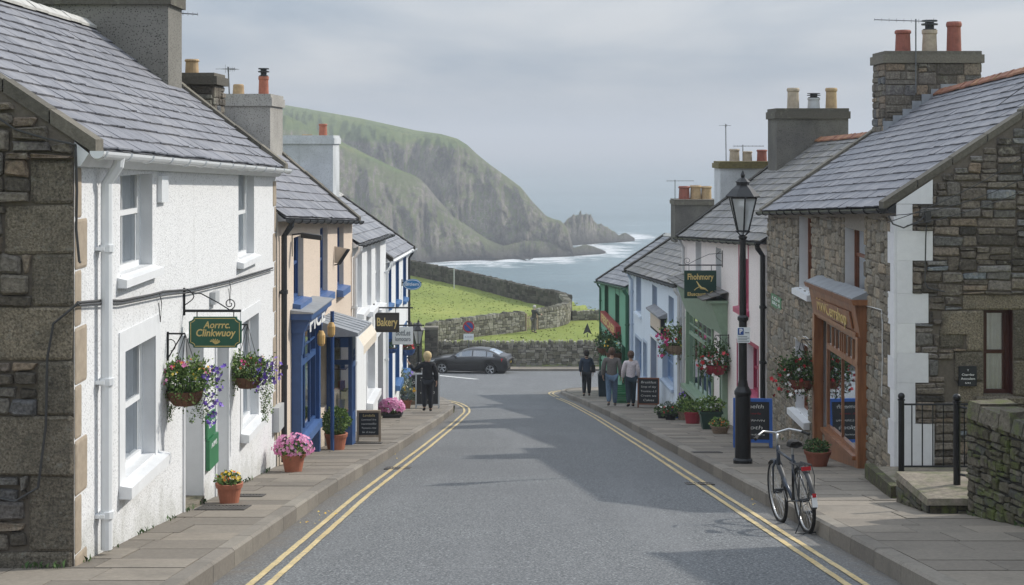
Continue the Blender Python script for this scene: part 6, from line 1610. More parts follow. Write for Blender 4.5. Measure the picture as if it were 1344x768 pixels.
# ---- chalk boards
def a_board(label, px, py, w, h, lines, frame='pale_wood', rz=0, board='chalkboard', lean=.14, tcol='chalk', fw=.04, name='sandwich_board', cat='menu board'):
    b = pv(px, py); t = thing(name, label, cat, b, rz, 'boards standing on the pavements')
    def B(mb, x0, x1, z0, z1, y0, y1, m=0, k=1): # leaning box: y grows backwards with z
        L = lambda z: (h - z) * -lean * k * 1.0 + 0
        mb.hexa([(x0, L(z0) + y0, z0), (x1, L(z0) + y0, z0), (x1, L(z0) + y1, z0), (x0, L(z0) + y1, z0), (x0, L(z1) + y0, z1), (x1, L(z1) + y0, z1), (x1, L(z1) + y1, z1), (x0, L(z1) + y1, z1)], m)
    mb = MB()
    for k, yy in ((1, 0), (-1, .03)):
        B(mb, -w / 2, -w / 2 + fw, 0, h, yy, yy + .03, 0, k); B(mb, w / 2 - fw, w / 2, 0, h, yy, yy + .03, 0, k); B(mb, -w / 2 + fw, w / 2 - fw, h - fw, h, yy, yy + .03, 0, k); B(mb, -w / 2 + fw, w / 2 - fw, .1, .1 + fw, yy, yy + .03, 0, k)
    fr_ = mb.build('frame', [frame], t, local=True)
    mb = MB(); B(mb, -w / 2 + fw, w / 2 - fw, .1 + fw, h - fw, .01, .022, 0, 1); B(mb, -w / 2 + fw, w / 2 - fw, .1 + fw, h - fw, .035, .045, 0, -1); bd_ = mb.build('board', [board], t, local=True)
    up = V((0, lean, 1)).normalized()
    for i, (s, sz, wd, mt) in enumerate(lines):
        z = h - fw - (h - .1 - 2 * fw) * (i + .7) / (len(lines) + .4)
        text(bd_, s, sz, mt or tcol, (0, -(h - z) * lean + .006, z), (1, 0, 0), up, width=wd * w, depth=.001, local=True, shear=.15)
    return t
a_board('small chalk menu board in pale wood frame on the left pavement', 484, 580, .46, .6, [('Lavdalla', .07, .5, 'gold'), ('Lovwel lre', .05, .6, None), ('vanmollo', .05, .62, None), ('Tamore rma', .05, .6, None), ('lin d loaur', .05, .55, None)], rz=.05)
a_board('grey framed board partly hidden by the blonde woman', 561, 536, .72, 1.05, [('Scones', .16, .6, None), ('COFFEE', .12, .5, None), ('tea  3.60', .1, .6, None), ('soup', .12, .4, None)], 'grey_plastic', 0, lean=.1)
a_board('grey patterned board standing behind the potted shrubs', 546, 530, .6, .95, [('Gifts', .12, .5, None), ('cards', .1, .5, None)], 'grey_metal', .25, lean=.1)
a_board('large chalk board in brown wood frame near the walking couple', 851, 535, .66, .9, [('Breakfast', .1, .7, None), ('Soup of day', .08, .7, None), ('Toasties 6.5', .08, .72, None), ('Cream tea', .08, .7, None), ('Cakes', .09, .5, None)], 'brown_wood', -.1, lean=.1)
a_board('blue framed chalk board against the stone house behind the lamp post', 988, 587, .7, .88, [('nmelth', .1, .55, None), ('L mrls', .05, .4, 'red_petal'), ('C LSRHVN', .05, .6, None), ('gloth', .1, .5, None), ('mondors', .045, .6, None)], 'blue_board', -.12, lean=.12, fw=.055)
# black bin and green crate outside the green shop
b = V(((791.5 - CX) * 57 / F_, 57, PV(57))); t = thing('litter_bin', 'tall dark green bin outside the corner shop', 'bin', b)
mb = MB(); mb.hexa([(-.16, -.16, 0), (.16, -.16, 0), (.16, .16, 0), (-.16, .16, 0), (-.19, -.19, .82), (.19, -.19, .82), (.19, .19, .82), (-.19, .19, .82)]); mb.build('bin_body', ['cloth_teal'], t, local=True)
mb = MB(); mb.hexa([(-.21, -.21, .82), (.21, -.21, .82), (.21, .21, .82), (-.21, .21, .82), (-.12, -.12, .98), (.12, -.12, .98), (.12, .12, .98), (-.12, .12, .98)]); mb.build('bin_lid', ['black_metal'], t, local=True)
for k, (px, py, zz, lb) in enumerate([(815, 529, 0, 'lower green plastic crate between the walking couple'), (816, 529, .3, 'upper green plastic crate between the walking couple')]):
    b = pv(px, py); t = thing('plastic_crate', lb, 'crate', (b.x, b.y, b.z + zz), .1); mb = MB()
    mb.box(-.24, .24, -.17, .17, 0, .04)
    for z in (.08, .15, .22): mb.box(-.25, .25, -.18, -.165, z, z + .05); mb.box(-.25, .25, .165, .18, z, z + .05); mb.box(-.25, -.235, -.165, .165, z, z + .05); mb.box(.235, .25, -.165, .165, z, z + .05)
    for x in (-.25, .22):
        for y in (-.18, .15): mb.box(x, x + .03, y, y + .03, .04, .29)
    mb.build('crate_body', ['green_paint'], t, local=True)

# ---- near wall, steps and railing by the stone gable
zw = lambda x, y: PV(y)
WP = [(4.9, 16.35), (5.28, 14.6), (5.55, 12.5), (5.6, 9.0)]
stone_wall('mossy stone garden wall at the right edge of the picture', WP, lambda x, y: PV(y), lambda x, y: -2.9 + (16.35 - y) * .0 + .03 * noise.noise(V((x * 3, y * 3, 0))), .42, 'mossy_stone', 1, (.07, .24), (.04, .12), ends=True, copeh=.17, copew=(.18, .42))
# the end face of the wall and its return towards the house
t = thing('stone_platform', 'mossy stone step block below the iron railing', 'steps', (4.85, 17.3, PV(17.3)))
mb = MB(); zt_ = -3.83; mb.box(4.5, 5.9, 16.45, 17.75, PV(18) - .25, zt_ - .07, 1)
fz = Fac(4.5, 16.45, 5.9, 16.45, 1); rubble(mb, fz, 0, 1.85, PV(18) - .2, lambda s: zt_ - .07, [], 0, (.1, .3), (.05, .14), .02)
fz = Fac(4.5, 16.45, 4.5, 17.75, -1); rubble(mb, fz, 0, 1.35, PV(18) - .2, lambda s: zt_ - .07, [], 0, (.1, .3), (.05, .14), .02); mb.build('masonry', ['mossy_stone', 'mortar_dark'], t)
mb = MB(); mb.hexa([(4.46, 16.4, zt_ - .07), (5.9, 16.4, zt_ - .07), (5.9, 17.8, zt_ - .07), (4.46, 17.8, zt_ - .07), (4.48, 16.42, zt_), (5.9, 16.42, zt_), (5.9, 17.78, zt_), (4.48, 17.78, zt_)]); mb.build('top_slab', ['step_stone'], t)
t = thing('stone_ramp', 'raised flagstone ramp with a stone edge below the white quoins', 'ramp', (4.75, 19.3, PV(19.3)))
mb = MB()
mb.hexa([(4.62, 18.2, -4.6), (6.9, 18.2, -4.6), (6.9, 21.0, -4.9), (4.98, 21.0, -4.9), (4.62, 18.2, PV(18.2) + .12), (6.9, 18.2, PV(18.2) + .12), (6.9, 21.0, PV(21) + .16), (4.98, 21.0, PV(21) + .16)]); mb.build('ramp_slab', ['step_stone'], t)
mb = MB(); mb.hexa([(4.5, 18.1, -4.6), (4.615, 18.1, -4.6), (4.975, 21.0, -4.9), (4.86, 21.0, -4.9), (4.5, 18.1, PV(18.1) + .15), (4.615, 18.1, PV(18.1) + .15), (4.975, 21.0, PV(21) + .2), (4.86, 21.0, PV(21) + .2)]); mb.build('edge_stone', ['mossy_stone'], t)
# railing
A = V(((1183 - CX) * 20.3 / F_, 20.3, 0)); A.z = (HY - 626) * 20.3 / F_; B2 = V(((1256 - CX) * 17.1 / F_, 17.1, zt_)); C2 = V((5.5, 16.6, zt_))
t = thing('iron_railing', 'black iron railing with ball-topped posts in front of the stone gable', 'railing', A)
zA = (HY - 520) * 20.3 / F_; zB = (HY - 522) * 17.1 / F_
for p, zz in ((A, zA), (B2, zB)):
    mb = MB(); mb.lathe([(.04, 0), (.04, zz - p.z - .06), (.05, zz - p.z - .055), (.05, zz - p.z - .04), (.02, zz - p.z - .035)], p, 12); mb.ball((p.x, p.y, zz), .047, 12); mb.build('post', ['black_metal'], t, smooth=False)
D2 = V(((1250 - CX) * 20.3 / F_, 20.3, A.z))
mb = MB(); 
for zz, zb__ in ((zA - .11, zA - .11), (A.z + .14, A.z + .14)): mb.tube([V((A.x, A.y, zz)), V((D2.x + .3, D2.y, zb__))], .014, 6)
for i in range(1, 7): x = lerp(A.x, D2.x + .3, i / 7); mb.tube([(x, A.y, A.z + .14), (x, A.y, zA - .11)], .009, 6)
mb.build('long_panel', ['black_metal'], t)
mb = MB()
for zz in (zB - .1, B2.z + .12): mb.tube([V((B2.x, B2.y, zz)), V((C2.x, C2.y, zz - .02))], .014, 6)
for i in range(1, 5): p = B2.lerp(C2, i / 5); mb.tube([(p.x, p.y, B2.z + .12), (p.x, p.y, zB - .1)], .009, 6)
mb.build('short_panel', ['black_metal'], t)

# ---- aerials and overhead cables
def aerial(label, foot, top, n=7, L=.8, dirx=1, el=.16, tilt=.0, diry=0):
    t = thing('tv_aerial', label, 'aerial', foot, 0, 'aerials on the chimneys'); foot = V(foot); top = V(top); mb = MB(); mb.tube([foot, top], .014, 6); mb.build('mast', ['grey_metal'], t)
    mb = MB(); r = V((dirx, diry, tilt)).normalized(); s = r.cross(V((0, 0, 1))).normalized(); h0 = top - V((0, 0, .04)); mb.tube([h0 - r * L * .3, h0 + r * L * .7], .009, 5)
    for i in range(n): p = h0 + r * L * (-.3 + i / (n - 1)); e = el * (1.5 if i == 0 else 1 - .05 * i); mb.tube([p - s * e, p + s * e], .004, 4); mb.tube([p - V((0, 0, e * .35)), p + V((0, 0, e * .35))], .003, 4)
    mb.build('array', ['grey_metal'], t); return t
aerial('aerial with a fine grid head above the cream house chimney', P(302, 148, 31), P(299.5, 88, 31), 6, .3, .5, .16, .0, 1)
aerial('large aerial on the tall stone chimney at the upper right', P(1202, 122, 30.3), P(1202, 25, 30.3), 9, 1.15, -1, .14, .06, .3)
aerial('aerial poking from behind the huge roughcast chimney at the top left', P(236, 30, 22.85), P(237, 14, 22.85), 6, .36, 1, .1, -.05, .2)
aerial('slim aerial on the mossy white chimney', P(953, 212, 44), P(952.5, 163, 44), 5, .3, .3, .12, 0, .9)
aerial('wide flat aerial near the mossy white chimney', P(975, 212, 44), P(975, 190, 44), 9, .9, 1, .08, 0, .2)
aerial('aerial on the grey chimney of the pale blue house', P(886, 264, 53.5), P(886, 236, 53.5), 8, .95, 1, .08, 0, .15)
f = Fac(5.31, 21.07, 12.0, 21.07, 1)
def sag(a, b, s, n=14): return [a.lerp(b, i / n) - V((0, 0, s * 4 * (i / n) * (1 - i / n))) for i in range(n + 1)]
mb = MB(); r_ = .006; pA = P(1168, 345, 20.9)
for (a, b, s) in ((P(1165, 292, 20.9), P(1500, 85, 19.5), .25), (P(1168, 283, 20.9), P(1500, 125, 19.5), .35), (P(1190, 296, 21.0), P(1500, 165, 19.5), .2)): mb.tube(sag(a, b, s), r_, 5)
mb.tube([P(1166, 283, 20.92), P(1172, 294, 20.9), P(1186, 299, 20.9), P(1207, 290, 20.9), P(1215, 282, 20.95)], .011, 5); mb.tube([P(1217, 283, 20.98), P(1215, 310, 20.97), P(1214, 370, 20.97), P(1218, 378, 20.97), P(1240, 383, 20.97)], .01, 5)
mb.box(*[P(1213, 0, 20.98).x, P(1220, 0, 20.98).x], 20.9, 20.99, P(0, 292, 20.98).z, P(0, 277, 20.98).z)
tag(mb.build('overhead_cable', ['cable']), 'thin black service wires running from the stone gable over the slates', 'cable')
mb = MB(); mb.tube(sag(P(1030, 302, 31.4), P(1344 + 130, 10, 20.5), .3, 20), .006, 5); tag(mb.build('overhead_cable', ['cable']), 'long wire climbing diagonally above the stone house roof', 'cable')
# fallen petals by the kerb
mb = MB()
for (px, py, k) in [(430, 672, 8), (405, 680, 5), (356, 688, 4), (505, 590, 12), (520, 600, 6), (513, 585, 4), (1098, 702, 8), (1000, 656, 5), (880, 600, 3)]:
    for i in range(k):
        d = 3800 / (py + U(-5, 5) - 458); x = (px + U(-14, 14) - CX) * d / F_; s = U(.012, .035); a = U(0, 3); z = camz(x, d) + (.135 if not kl(d) < x < kr(d) else .012)
        mb.add([(x, d, z), (x + s * math.cos(a), d + s * math.sin(a), z + .006), (x + s * math.cos(a + .9), d + s * math.sin(a + .9), z + .012)], [(0, 1, 2)])
tag(mb.build('fallen_petals', ['yellow_petal']), 'scattered leaves and petals in the gutters', 'litter', kind='stuff')
# weeds at the foot of the walls
mb = MB()
for i in range(900):
    side = RN.random()
    if side < .35: x, y = -3.56 + U(0, .05), U(12.6, 23)
    elif side < .5: x, y = U(-5, -3.6), 12.4 + U(-.1, .02)
    elif side < .75: y = U(9.5, 16.3); x = interp(y, [9, 12.5, 14.6, 16.35], [5.6, 5.55, 5.28, 4.9]) - U(.02, .12)
    else: x, y = 5.28 - U(0, .05), U(21.1, 31)
    if noise.noise(V((x * 2, y * 1.3, 4))) < .05: continue
    s = U(.02, .07); a = U(0, 6.28); z = PV(y)
    mb.add([(x, y, z), (x + s * .3 * math.cos(a + 1.5), y + s * .3 * math.sin(a + 1.5), z + s * .6), (x + s * .5 * math.cos(a), y + s * .5 * math.sin(a), z + s)], [(0, 1, 2)])
tag(mb.build('wall_weeds', ['dark_leaf']), 'tiny weeds rooted along the foot of the walls', 'weeds', kind='stuff')
# ================================================================== PEOPLE
def skin_mesh(name, pts, edges, mat, par, root=0, sub=2):
    """pts: {key: (co, (rx, ry))}; a smooth skinned surface grown along the edges"""
    keys = list(pts); me = bpy.data.meshes.new(name); me.from_pydata([pts[k][0] for k in keys], [(keys.index(a), keys.index(b)) for a, b in edges], [])
    o = bpy.data.objects.new(name, me); COL.objects.link(o)
    md = o.modifiers.new('skin', 'SKIN'); md.use_smooth_shade = True; md.branch_smoothing = .5
    if not me.skin_vertices: me.attributes  # layer is made by the modifier
    if len(me.skin_vertices) == 0:
        bm_ = bmesh.new(); bm_.from_mesh(me); bm_.verts.layers.skin.verify(); bm_.to_mesh(me); bm_.free()
    sv = me.skin_vertices[0].data
    for i, k in enumerate(keys):
        r = pts[k][1]; sv[i].radius = r if isinstance(r, tuple) else (r, r); sv[i].use_root = (i == root)
    sb_ = o.modifiers.new('sub', 'SUBSURF'); sb_.levels = sub; sb_.render_levels = sub
    dg = bpy.context.evaluated_depsgraph_get(); dg.update(); m2 = bpy.data.meshes.new_from_object(o.evaluated_get(dg))
    bpy.data.objects.remove(o); m2.name = name; m2.materials.clear(); m2.materials.append(M[mat])
    m2.polygons.foreach_set('use_smooth', [True] * len(m2.polygons))
    ob = bpy.data.objects.new(name, m2); COL.objects.link(ob); ob.parent = par; return ob
import bmesh
def person(label, loc, rz, h, top, legs, hair, shoes='leather', stride=.16, arms=None, hairlen=.0, female=False, extras=(), lean=0, headturn=0, topz=.5, group='people out in the street', skirt=0):
    """figure of height h facing local +y; arms: per side list of (elbow, wrist) offsets from the shoulder"""
    t = thing('person', label, 'person', loc, rz, group); k = h / 1.75; sw = (.17 if female else .195) * k
    def S3(x, y, z): return (x * k, (y + lean * max(0, z - .95)) * k, z * k)
    st = stride
    J = {}
    J['pelvis'] = (S3(0, 0, .95), (.135 * k, .105 * k)); J['belly'] = (S3(0, .01, 1.1), (.125 * k, .095 * k)); J['chest'] = (S3(0, 0, 1.28), (.145 * k, .105 * k)); J['upch'] = (S3(0, -.005, 1.4), (.12 * k, .085 * k))
    J['neck'] = (S3(0, .0, 1.49), (.052 * k, .052 * k)); J['head0'] = (S3(0, .015, 1.57), (.062 * k, .072 * k)); J['head1'] = (S3(0, .01, 1.64), (.078 * k, .095 * k)); J['head2'] = (S3(0, 0, 1.705), (.062 * k, .075 * k))
    E = [('pelvis', 'belly'), ('belly', 'chest'), ('chest', 'upch'), ('upch', 'neck'), ('neck', 'head0'), ('head0', 'head1'), ('head1', 'head2')]
    arms = arms or {1: ((.06, -.04, -.27), (.07, .06, -.5)), -1: ((-.06, .02, -.27), (-.06, .12, -.5))}
    for s, n in ((-1, 'l'), (1, 'r')):
        fy = st * s
        J['hip' + n] = (S3(.085 * s, 0, .9), (.092 * k, .095 * k)); J['knee' + n] = (S3(.09 * s, fy * .55 + .02, .5), (.058 * k, .06 * k)); J['calf' + n] = (S3(.092 * s, fy * .8 - .02, .34), (.052 * k, .056 * k)); lift = .07 if fy < 0 else 0
        J['ank' + n] = (S3(.095 * s, fy * 1.1 - .03, .09 + lift), (.036 * k, .04 * k)); J['toe' + n] = (S3(.105 * s, fy * 1.1 + .12, .035 + lift * .2), (.038 * k, .028 * k))
        E += [('pelvis', 'hip' + n), ('hip' + n, 'knee' + n), ('knee' + n, 'calf' + n), ('calf' + n, 'ank' + n), ('ank' + n, 'toe' + n)]
        sh = V((sw / k * s, 0, 1.42)); e = sh + V(arms[s][0]); w = sh + V(arms[s][1]); hd = w + (w - e).normalized() * .07
        J['sh' + n] = (S3(*sh), (.052 * k, .052 * k)); J['el' + n] = (S3(*e), (.04 * k, .042 * k)); J['wr' + n] = (S3(*w), (.027 * k, .03 * k)); J['palm' + n] = (S3(*hd), (.022 * k, .036 * k))
        E += [('upch', 'sh' + n), ('sh' + n, 'el' + n), ('el' + n, 'wr' + n), ('wr' + n, 'palm' + n)]
        dr = (hd - w).normalized(); side = V((0, 1, 0)) if abs(dr.y) < .8 else V((0, 0, 1)); side = (side - dr * side.dot(dr)).normalized()
        for fi, (off, L) in enumerate(((-.028, .075), (-.01, .088), (.01, .084), (.026, .068))):
            a = hd + dr * .035 + side * off; b = a + dr * L * .6 + V((-s * .012, 0, 0)); c = b + dr * L * .35 + V((-s * .02, 0, 0))
            J['f%d%s' % (fi, n)] = (S3(*a), .0095 * k); J['g%d%s' % (fi, n)] = (S3(*b), .0085 * k); J['h%d%s' % (fi, n)] = (S3(*c), .007 * k); E += [('palm' + n, 'f%d%s' % (fi, n)), ('f%d%s' % (fi, n), 'g%d%s' % (fi, n)), ('g%d%s' % (fi, n), 'h%d%s' % (fi, n))]
        a = w + dr * .03 + side * .038; b = a + (dr + side * .7).normalized() * .045; J['t0' + n] = (S3(*a), .011 * k); J['t1' + n] = (S3(*b), .0095 * k); E += [('wr' + n, 't0' + n), ('t0' + n, 't1' + n)]
    J['nose'] = (S3(0, .115, 1.62), .014 * k); E.append(('head1', 'nose'))
    skin_mesh('body', J, E, 'skin', t, 0, 1)
    def sub(keys, infl, sc=1.0):
        return {q: (J[q][0], tuple(r * sc + infl * k for r in (J[q][1] if isinstance(J[q][1], tuple) else (J[q][1],) * 2))) for q in keys}
    tk = ['belly', 'pelvis', 'chest', 'upch', 'shl', 'ell', 'wrl', 'shr', 'elr', 'wrr']; T = sub(tk, .036, 1.04); T['pelvis'] = (S3(0, 0, .95 - topz * .1), tuple(q * k for q in (.175, .15)))
    if skirt: T['hem'] = (S3(0, 0, .95 - skirt), (.2 * k, .17 * k))
    T['collar'] = (S3(0, 0, 1.475), (.068 * k, .066 * k))
    TE = [('belly', 'pelvis'), ('belly', 'chest'), ('chest', 'upch'), ('upch', 'collar'), ('upch', 'shl'), ('shl', 'ell'), ('ell', 'wrl'), ('upch', 'shr'), ('shr', 'elr'), ('elr', 'wrr')]
    if skirt: TE.append(('pelvis', 'hem'))
    skin_mesh('top' if not skirt else 'coat', T, TE, top, t, 0, 2)
    lk = ['pelvis', 'hipl', 'kneel', 'calfl', 'ankl', 'hipr', 'kneer', 'calfr', 'ankr']; T = sub(lk, .03); T['ankl'] = (J['ankl'][0], (.055 * k, .06 * k)); T['ankr'] = (J['ankr'][0], (.055 * k, .06 * k))
    skin_mesh('trousers', T, [('pelvis', 'hipl'), ('hipl', 'kneel'), ('kneel', 'calfl'), ('calfl', 'ankl'), ('pelvis', 'hipr'), ('hipr', 'kneer'), ('kneer', 'calfr'), ('calfr', 'ankr')], legs, t, 0, 2)
    for n in 'lr':
        a, b = V(J['ank' + n][0]), V(J['toe' + n][0]); heel = a + V((0, -.035 * k, -.03 * k))
        skin_mesh('shoe', {'h': (tuple(heel), (.045 * k, .042 * k)), 'm': (tuple(a.lerp(b, .5) - V((0, 0, .015 * k))), (.048 * k, .04 * k)), 't': (tuple(b + V((0, .02 * k, 0))), (.046 * k, .03 * k))}, [('h', 'm'), ('m', 't')], shoes, t, 0, 1)
    # hair: cap over the back and crown of the head
    mb = MB(); c = V(J['head1'][0]) + V((0, -.012 * k, .022 * k)); R3_ = ((.108 + hairlen * .12) * k, (.124 + hairlen * .08) * k, (.122 + hairlen * .06) * k); nn_, mm_ = 22, 14; vs = []
    for i in range(mm_ + 1):
        for j in range(nn_):
            w = 2 * math.pi * j / nn_; front = math.sin(w); lo_ = -.95 if front < .2 else -.1 + 0 * front
            lo_ = lerp(-1.0, .35, max(0, min(1, (front + .1) / .7))) - hairlen * (1 if front < .2 else .3)
            a = lerp(math.pi / 2, math.asin(max(-1, lo_)) if lo_ > -1 else -math.pi / 2 * .75, i / mm_)
            rr = math.cos(a) if lo_ > -1 or a > -.2 else max(math.cos(a), .75)
            z = math.sin(a) * R3_[2] - (hairlen * .12 * k * (i / mm_) ** 2 if front < .2 else 0)
            jj = 1 + .05 * noise.noise(V((w * 3, i * .8, h * 10)))
            vs.append(c + V((R3_[0] * rr * math.cos(w) * jj, R3_[1] * rr * math.sin(w) * jj, z)))
    mb.add(vs, [(i * nn_ + j, i * nn_ + (j + 1) % nn_, (i + 1) * nn_ + (j + 1) % nn_, (i + 1) * nn_ + j) for i in range(mm_) for j in range(nn_)]); mb.build('hair', [hair], t, smooth=True, local=True)
    for s in (-1, 1):
        pass
    return t, J, k
zz = lambda px, py: pv(px, py)
t, J, k = person('blonde woman in black coat standing by the sandwich boards', zz(561, 541), math.radians(8), 1.68, 'cloth_black', 'cloth_dark', 'hair_blonde', female=True, stride=.05, skirt=.14, hairlen=.15,
                 arms={-1: ((-.2, .05, -.2), (-.34, .12, -.02)), 1: ((.08, -.02, -.27), (.1, .06, -.52))})
t, J, k = person('walker in navy hooded jacket with a shoulder bag, ahead of the couple', zz(770, 521), math.radians(-3), 1.72, 'cloth_navy', 'cloth_black', 'hair_dark', female=True, skirt=.12, stride=.15)
mb = MB(); mb.hexa([(.17, -.16, .93), (.33, -.16, .93), (.33, .02, .93), (.17, .02, .93), (.18, -.15, 1.2), (.31, -.15, 1.2), (.31, .0, 1.2), (.18, .0, 1.2)]); mb.tube([(.24, -.1, 1.2), (.12, -.1, 1.5), (.02, -.09, 1.48), (-.1, -.02, 1.44)], .014, 5)
o = mb.build('shoulder_bag', ['leather'], None); o.parent = t; o['category'] = None; del o['category']
# the bag is carried, so it stands as a thing of its own
o.parent = None; o.matrix_world = Matrix.Translation(t.location) @ Matrix.Rotation(t.rotation_euler.z, 4, 'Z'); tag(o, 'dark shoulder bag on the hip of the walker in navy', 'bag')
t, J, k = person('man in grey jumper and pale jeans walking down the right pavement', zz(803, 534), math.radians(-2), 1.8, 'cloth_grey', 'jeans', 'hair_brown', stride=.09, shoes='cloth_grey')
t, J, k = person('person in pinkish white top and dark trousers, right of the man in grey', zz(828, 535), math.radians(6), 1.7, 'cloth_pinkwhite', 'cloth_teal', 'hair_brown', female=True, stride=.12)
gx = V(((700.5 - CX) * 99.3 / F_, 99.3, 0)); gx.z = meadow(gx.x, 99.3)
t, J, k = person('distant person in dark jacket leaning at the little field gate', gx, math.radians(-50), 1.78, 'cloth_olive', 'cloth_grey', 'hair_white', stride=.03, arms={-1: ((-.06, .15, -.22), (-.02, .36, -.25)), 1: ((.06, .15, -.22), (.04, .36, -.25))}, lean=.1)

# ================================================================== CAR
def loft(mb, rings, m=0, close=True, var=None):
    n = len(rings[0]); vs = [p for r in rings for p in r]; fs = []
    for i in range(len(rings) - 1):
        for j in range(n - 1): fs.append((i * n + j, i * n + j + 1, (i + 1) * n + j + 1, (i + 1) * n + j))
    if close: fs += [tuple(range(n)), tuple((len(rings) - 1) * n + j for j in range(n))[::-1]]
    mb.add(vs, fs, m, var)
car = thing('parked_car', 'dark grey saloon car crossing the end of the street', 'car', ((617 - CX) * 87 / F_, 87.0, GZ(87)), math.radians(-13))
car.rotation_euler = (0, 0, math.radians(-13))
# local axes: front towards -x, camera side is -y
xs_ = sorted(set([-2.38, -2.34, -2.25, -2.1] + [-2.0 + i * .05 for i in range(86)] + [2.28, 2.33, 2.36]))
WX = (-1.42, 1.38); WR = .36
def top_z(x): return interp(x, [-2.38, -2.3, -2.1, -1.6, -1.1, -.92, 1.6, 1.95, 2.25, 2.36], [.6, .72, .8, .9, .96, .98, 1.04, 1.08, 1.06, .86])
def half_w(x): return interp(x, [-2.38, -2.2, -1.9, -1.4, -.8, .8, 1.5, 2.0, 2.28, 2.36], [.62, .78, .86, .9, .91, .91, .9, .86, .8, .72])
def sill_z(x):
    z = interp(x, [-2.38, -2.2, -1.9, 1.9, 2.2, 2.36], [.32, .24, .2, .2, .3, .4])
    for w in WX:
        if abs(x - w) < WR + .03: z = max(z, .33 + math.sqrt(max(0, (WR + .03) ** 2 - (x - w) ** 2)))
    return z
mb = MB(); rings = []
for x in xs_:
    w, zt, zs = half_w(x), top_z(x), sill_z(x); zt = max(zt, zs + .06); r = []
    prof = [(.97, zs), (1.0, lerp(zs, zt, .35)), (1.0, lerp(zs, zt, .6)), (.975, lerp(zs, zt, .82)), (.93, lerp(zs, zt, .95)), (.84, zt), (.4, zt + .025)]
    left = [(-a * w, z) for a, z in prof]; rt = [(a * w, z) for a, z in prof[::-1]]
    rings.append([(x, y, z) for y, z in left + [(0, zt + .03)] + rt] + [(x, w * .97, zs)])
loft(mb, rings)
body = mb.build('body', ['car_paint'], car, smooth=True, local=True)
mb = MB(); mb.box(-2.2, 2.2, -.72, .72, .18, .5); mb.build('underbody', ['rubber'], car, local=True)
# cabin: roof skin with glass below
def roof_z(x): return interp(x, [-1.0, -.75, -.3, .1, .55, 1.0, 1.45, 1.85, 2.0], [.98, 1.12, 1.33, 1.43, 1.46, 1.43, 1.32, 1.13, 1.06])
def cab_w(x, t): b = half_w(x) * .9; return lerp(b, interp(x, [-1, -.3, .5, 1.4, 2], [.72, .6, .6, .58, .7]), t)
cx_s = [-1.0 + i * .05 for i in range(61)]; mb = MB(); rings = []
for x in cx_s:
    zt, zb2 = roof_z(x), top_z(x) - .03; zt = max(zt, zb2 + .02); wb, wt = cab_w(x, 0), lerp(cab_w(x, 0), cab_w(x, 1), min(1, (zt - zb2) / .45))
    rings.append([(x, -wb, zb2), (x, lerp(-wb, -wt, .9), lerp(zb2, zt, .86)), (x, -wt * .9, zt - .01), (x, -wt * .45, zt + .012), (x, 0, zt + .018), (x, wt * .45, zt + .012), (x, wt * .9, zt - .01), (x, lerp(wb, wt, .9), lerp(zb2, zt, .86)), (x, wb, zb2)])
loft(mb, rings); mb.build('cabin', ['car_paint'], car, smooth=True, local=True)
def side_pt(x, t, s, o=.006):
    zt, zb2 = roof_z(x), top_z(x) - .03; wb, wt = cab_w(x, 0), lerp(cab_w(x, 0), cab_w(x, 1), min(1, (zt - zb2) / .45)); u = t * .86
    return (x, s * (lerp(wb, lerp(wb, wt, .9), t) + o), lerp(zb2, zt, u) + .0)
for s in (-1, 1):
    for (xa, xb) in ((-.62, .30), (.36, 1.12), (1.17, 1.52)):
        mb = MB(); k_ = 14
        for i in range(k_):
            x0, x1 = lerp(xa, xb, i / k_), lerp(xa, xb, (i + 1) / k_); 
            t0 = .2; mb.quad(side_pt(x0, .18, s), side_pt(x1, .18, s), side_pt(x1, .93, s), side_pt(x0, .93, s))
        mb.build('side_window', ['car_glass_solid'] if 'car_glass_solid' in M else ['car_glass'], car, smooth=True, local=True)
    mb = MB(); pts = [side_pt(lerp(-.68, 1.62, i / 24), .1, s, .012) for i in range(25)]; mb.tube(pts, .011, 5)
    pts = [side_pt(lerp(-.55, 1.62, i / 24), .98, s, .012) for i in range(25)]; mb.tube(pts, .009, 5); mb.build('window_trim', ['steel'], car, local=True)
    # door seams and handles
    mb = MB()
    for x in (-.72, .33, 1.1): mb.tube([(x, s * (half_w(x) * (1.0) + .001), .35), (x, s * (half_w(x) * 1.0 + .001), .7), (x - .0, s * (half_w(x) * .96 + .002), .92)], .005, 4)
    mb.tube([(-1.0, s * (half_w(0) + .0), .3), (1.0, s * (half_w(0) + .0), .3)], .012, 4); mb.build('door_seams', ['rubber'], car, local=True)
    for x in (.12, .92):
        mb = MB(); mb.tube([(x, s * (half_w(x) * .985), .84), (x + .09, s * (half_w(x) * .985 + .03), .845), (x + .2, s * (half_w(x) * .985), .85)], .014, 6); mb.build('door_handle', ['car_paint'], car, local=True)
    mb = MB(); mb.ball((-.62, s * (half_w(-.6) * .9 + .13), 1.03), (.07, .1, .065), 10); mb.tube([(-.6, s * half_w(-.6) * .88, .98), (-.62, s * (half_w(-.6) * .9 + .1), 1.0)], .02, 6); mb.build('mirror', ['car_paint'], car, smooth=True, local=True)
    mb = MB(); mb.hexa([(2.05, s * .845, .78), (2.3, s * .74, .8), (2.3, s * .5, .8), (2.1, s * .5, .8), (2.0, s * .855, .98), (2.28, s * .735, .96), (2.31, s * .5, .95), (2.1, s * .5, .97)]); mb.build('tail_light', ['tail_red'], car, local=True)
    mb = MB(); mb.hexa([(-2.34, s * .5, .6), (-2.1, s * .835, .64), (-1.9, s * .872, .72), (-2.1, s * .5, .6), (-2.3, s * .5, .7), (-2.08, s * .82, .75), (-1.85, s * .865, .8), (-2.1, s * .5, .7)]); mb.build('headlight', ['lantern_glass'], car, local=True)
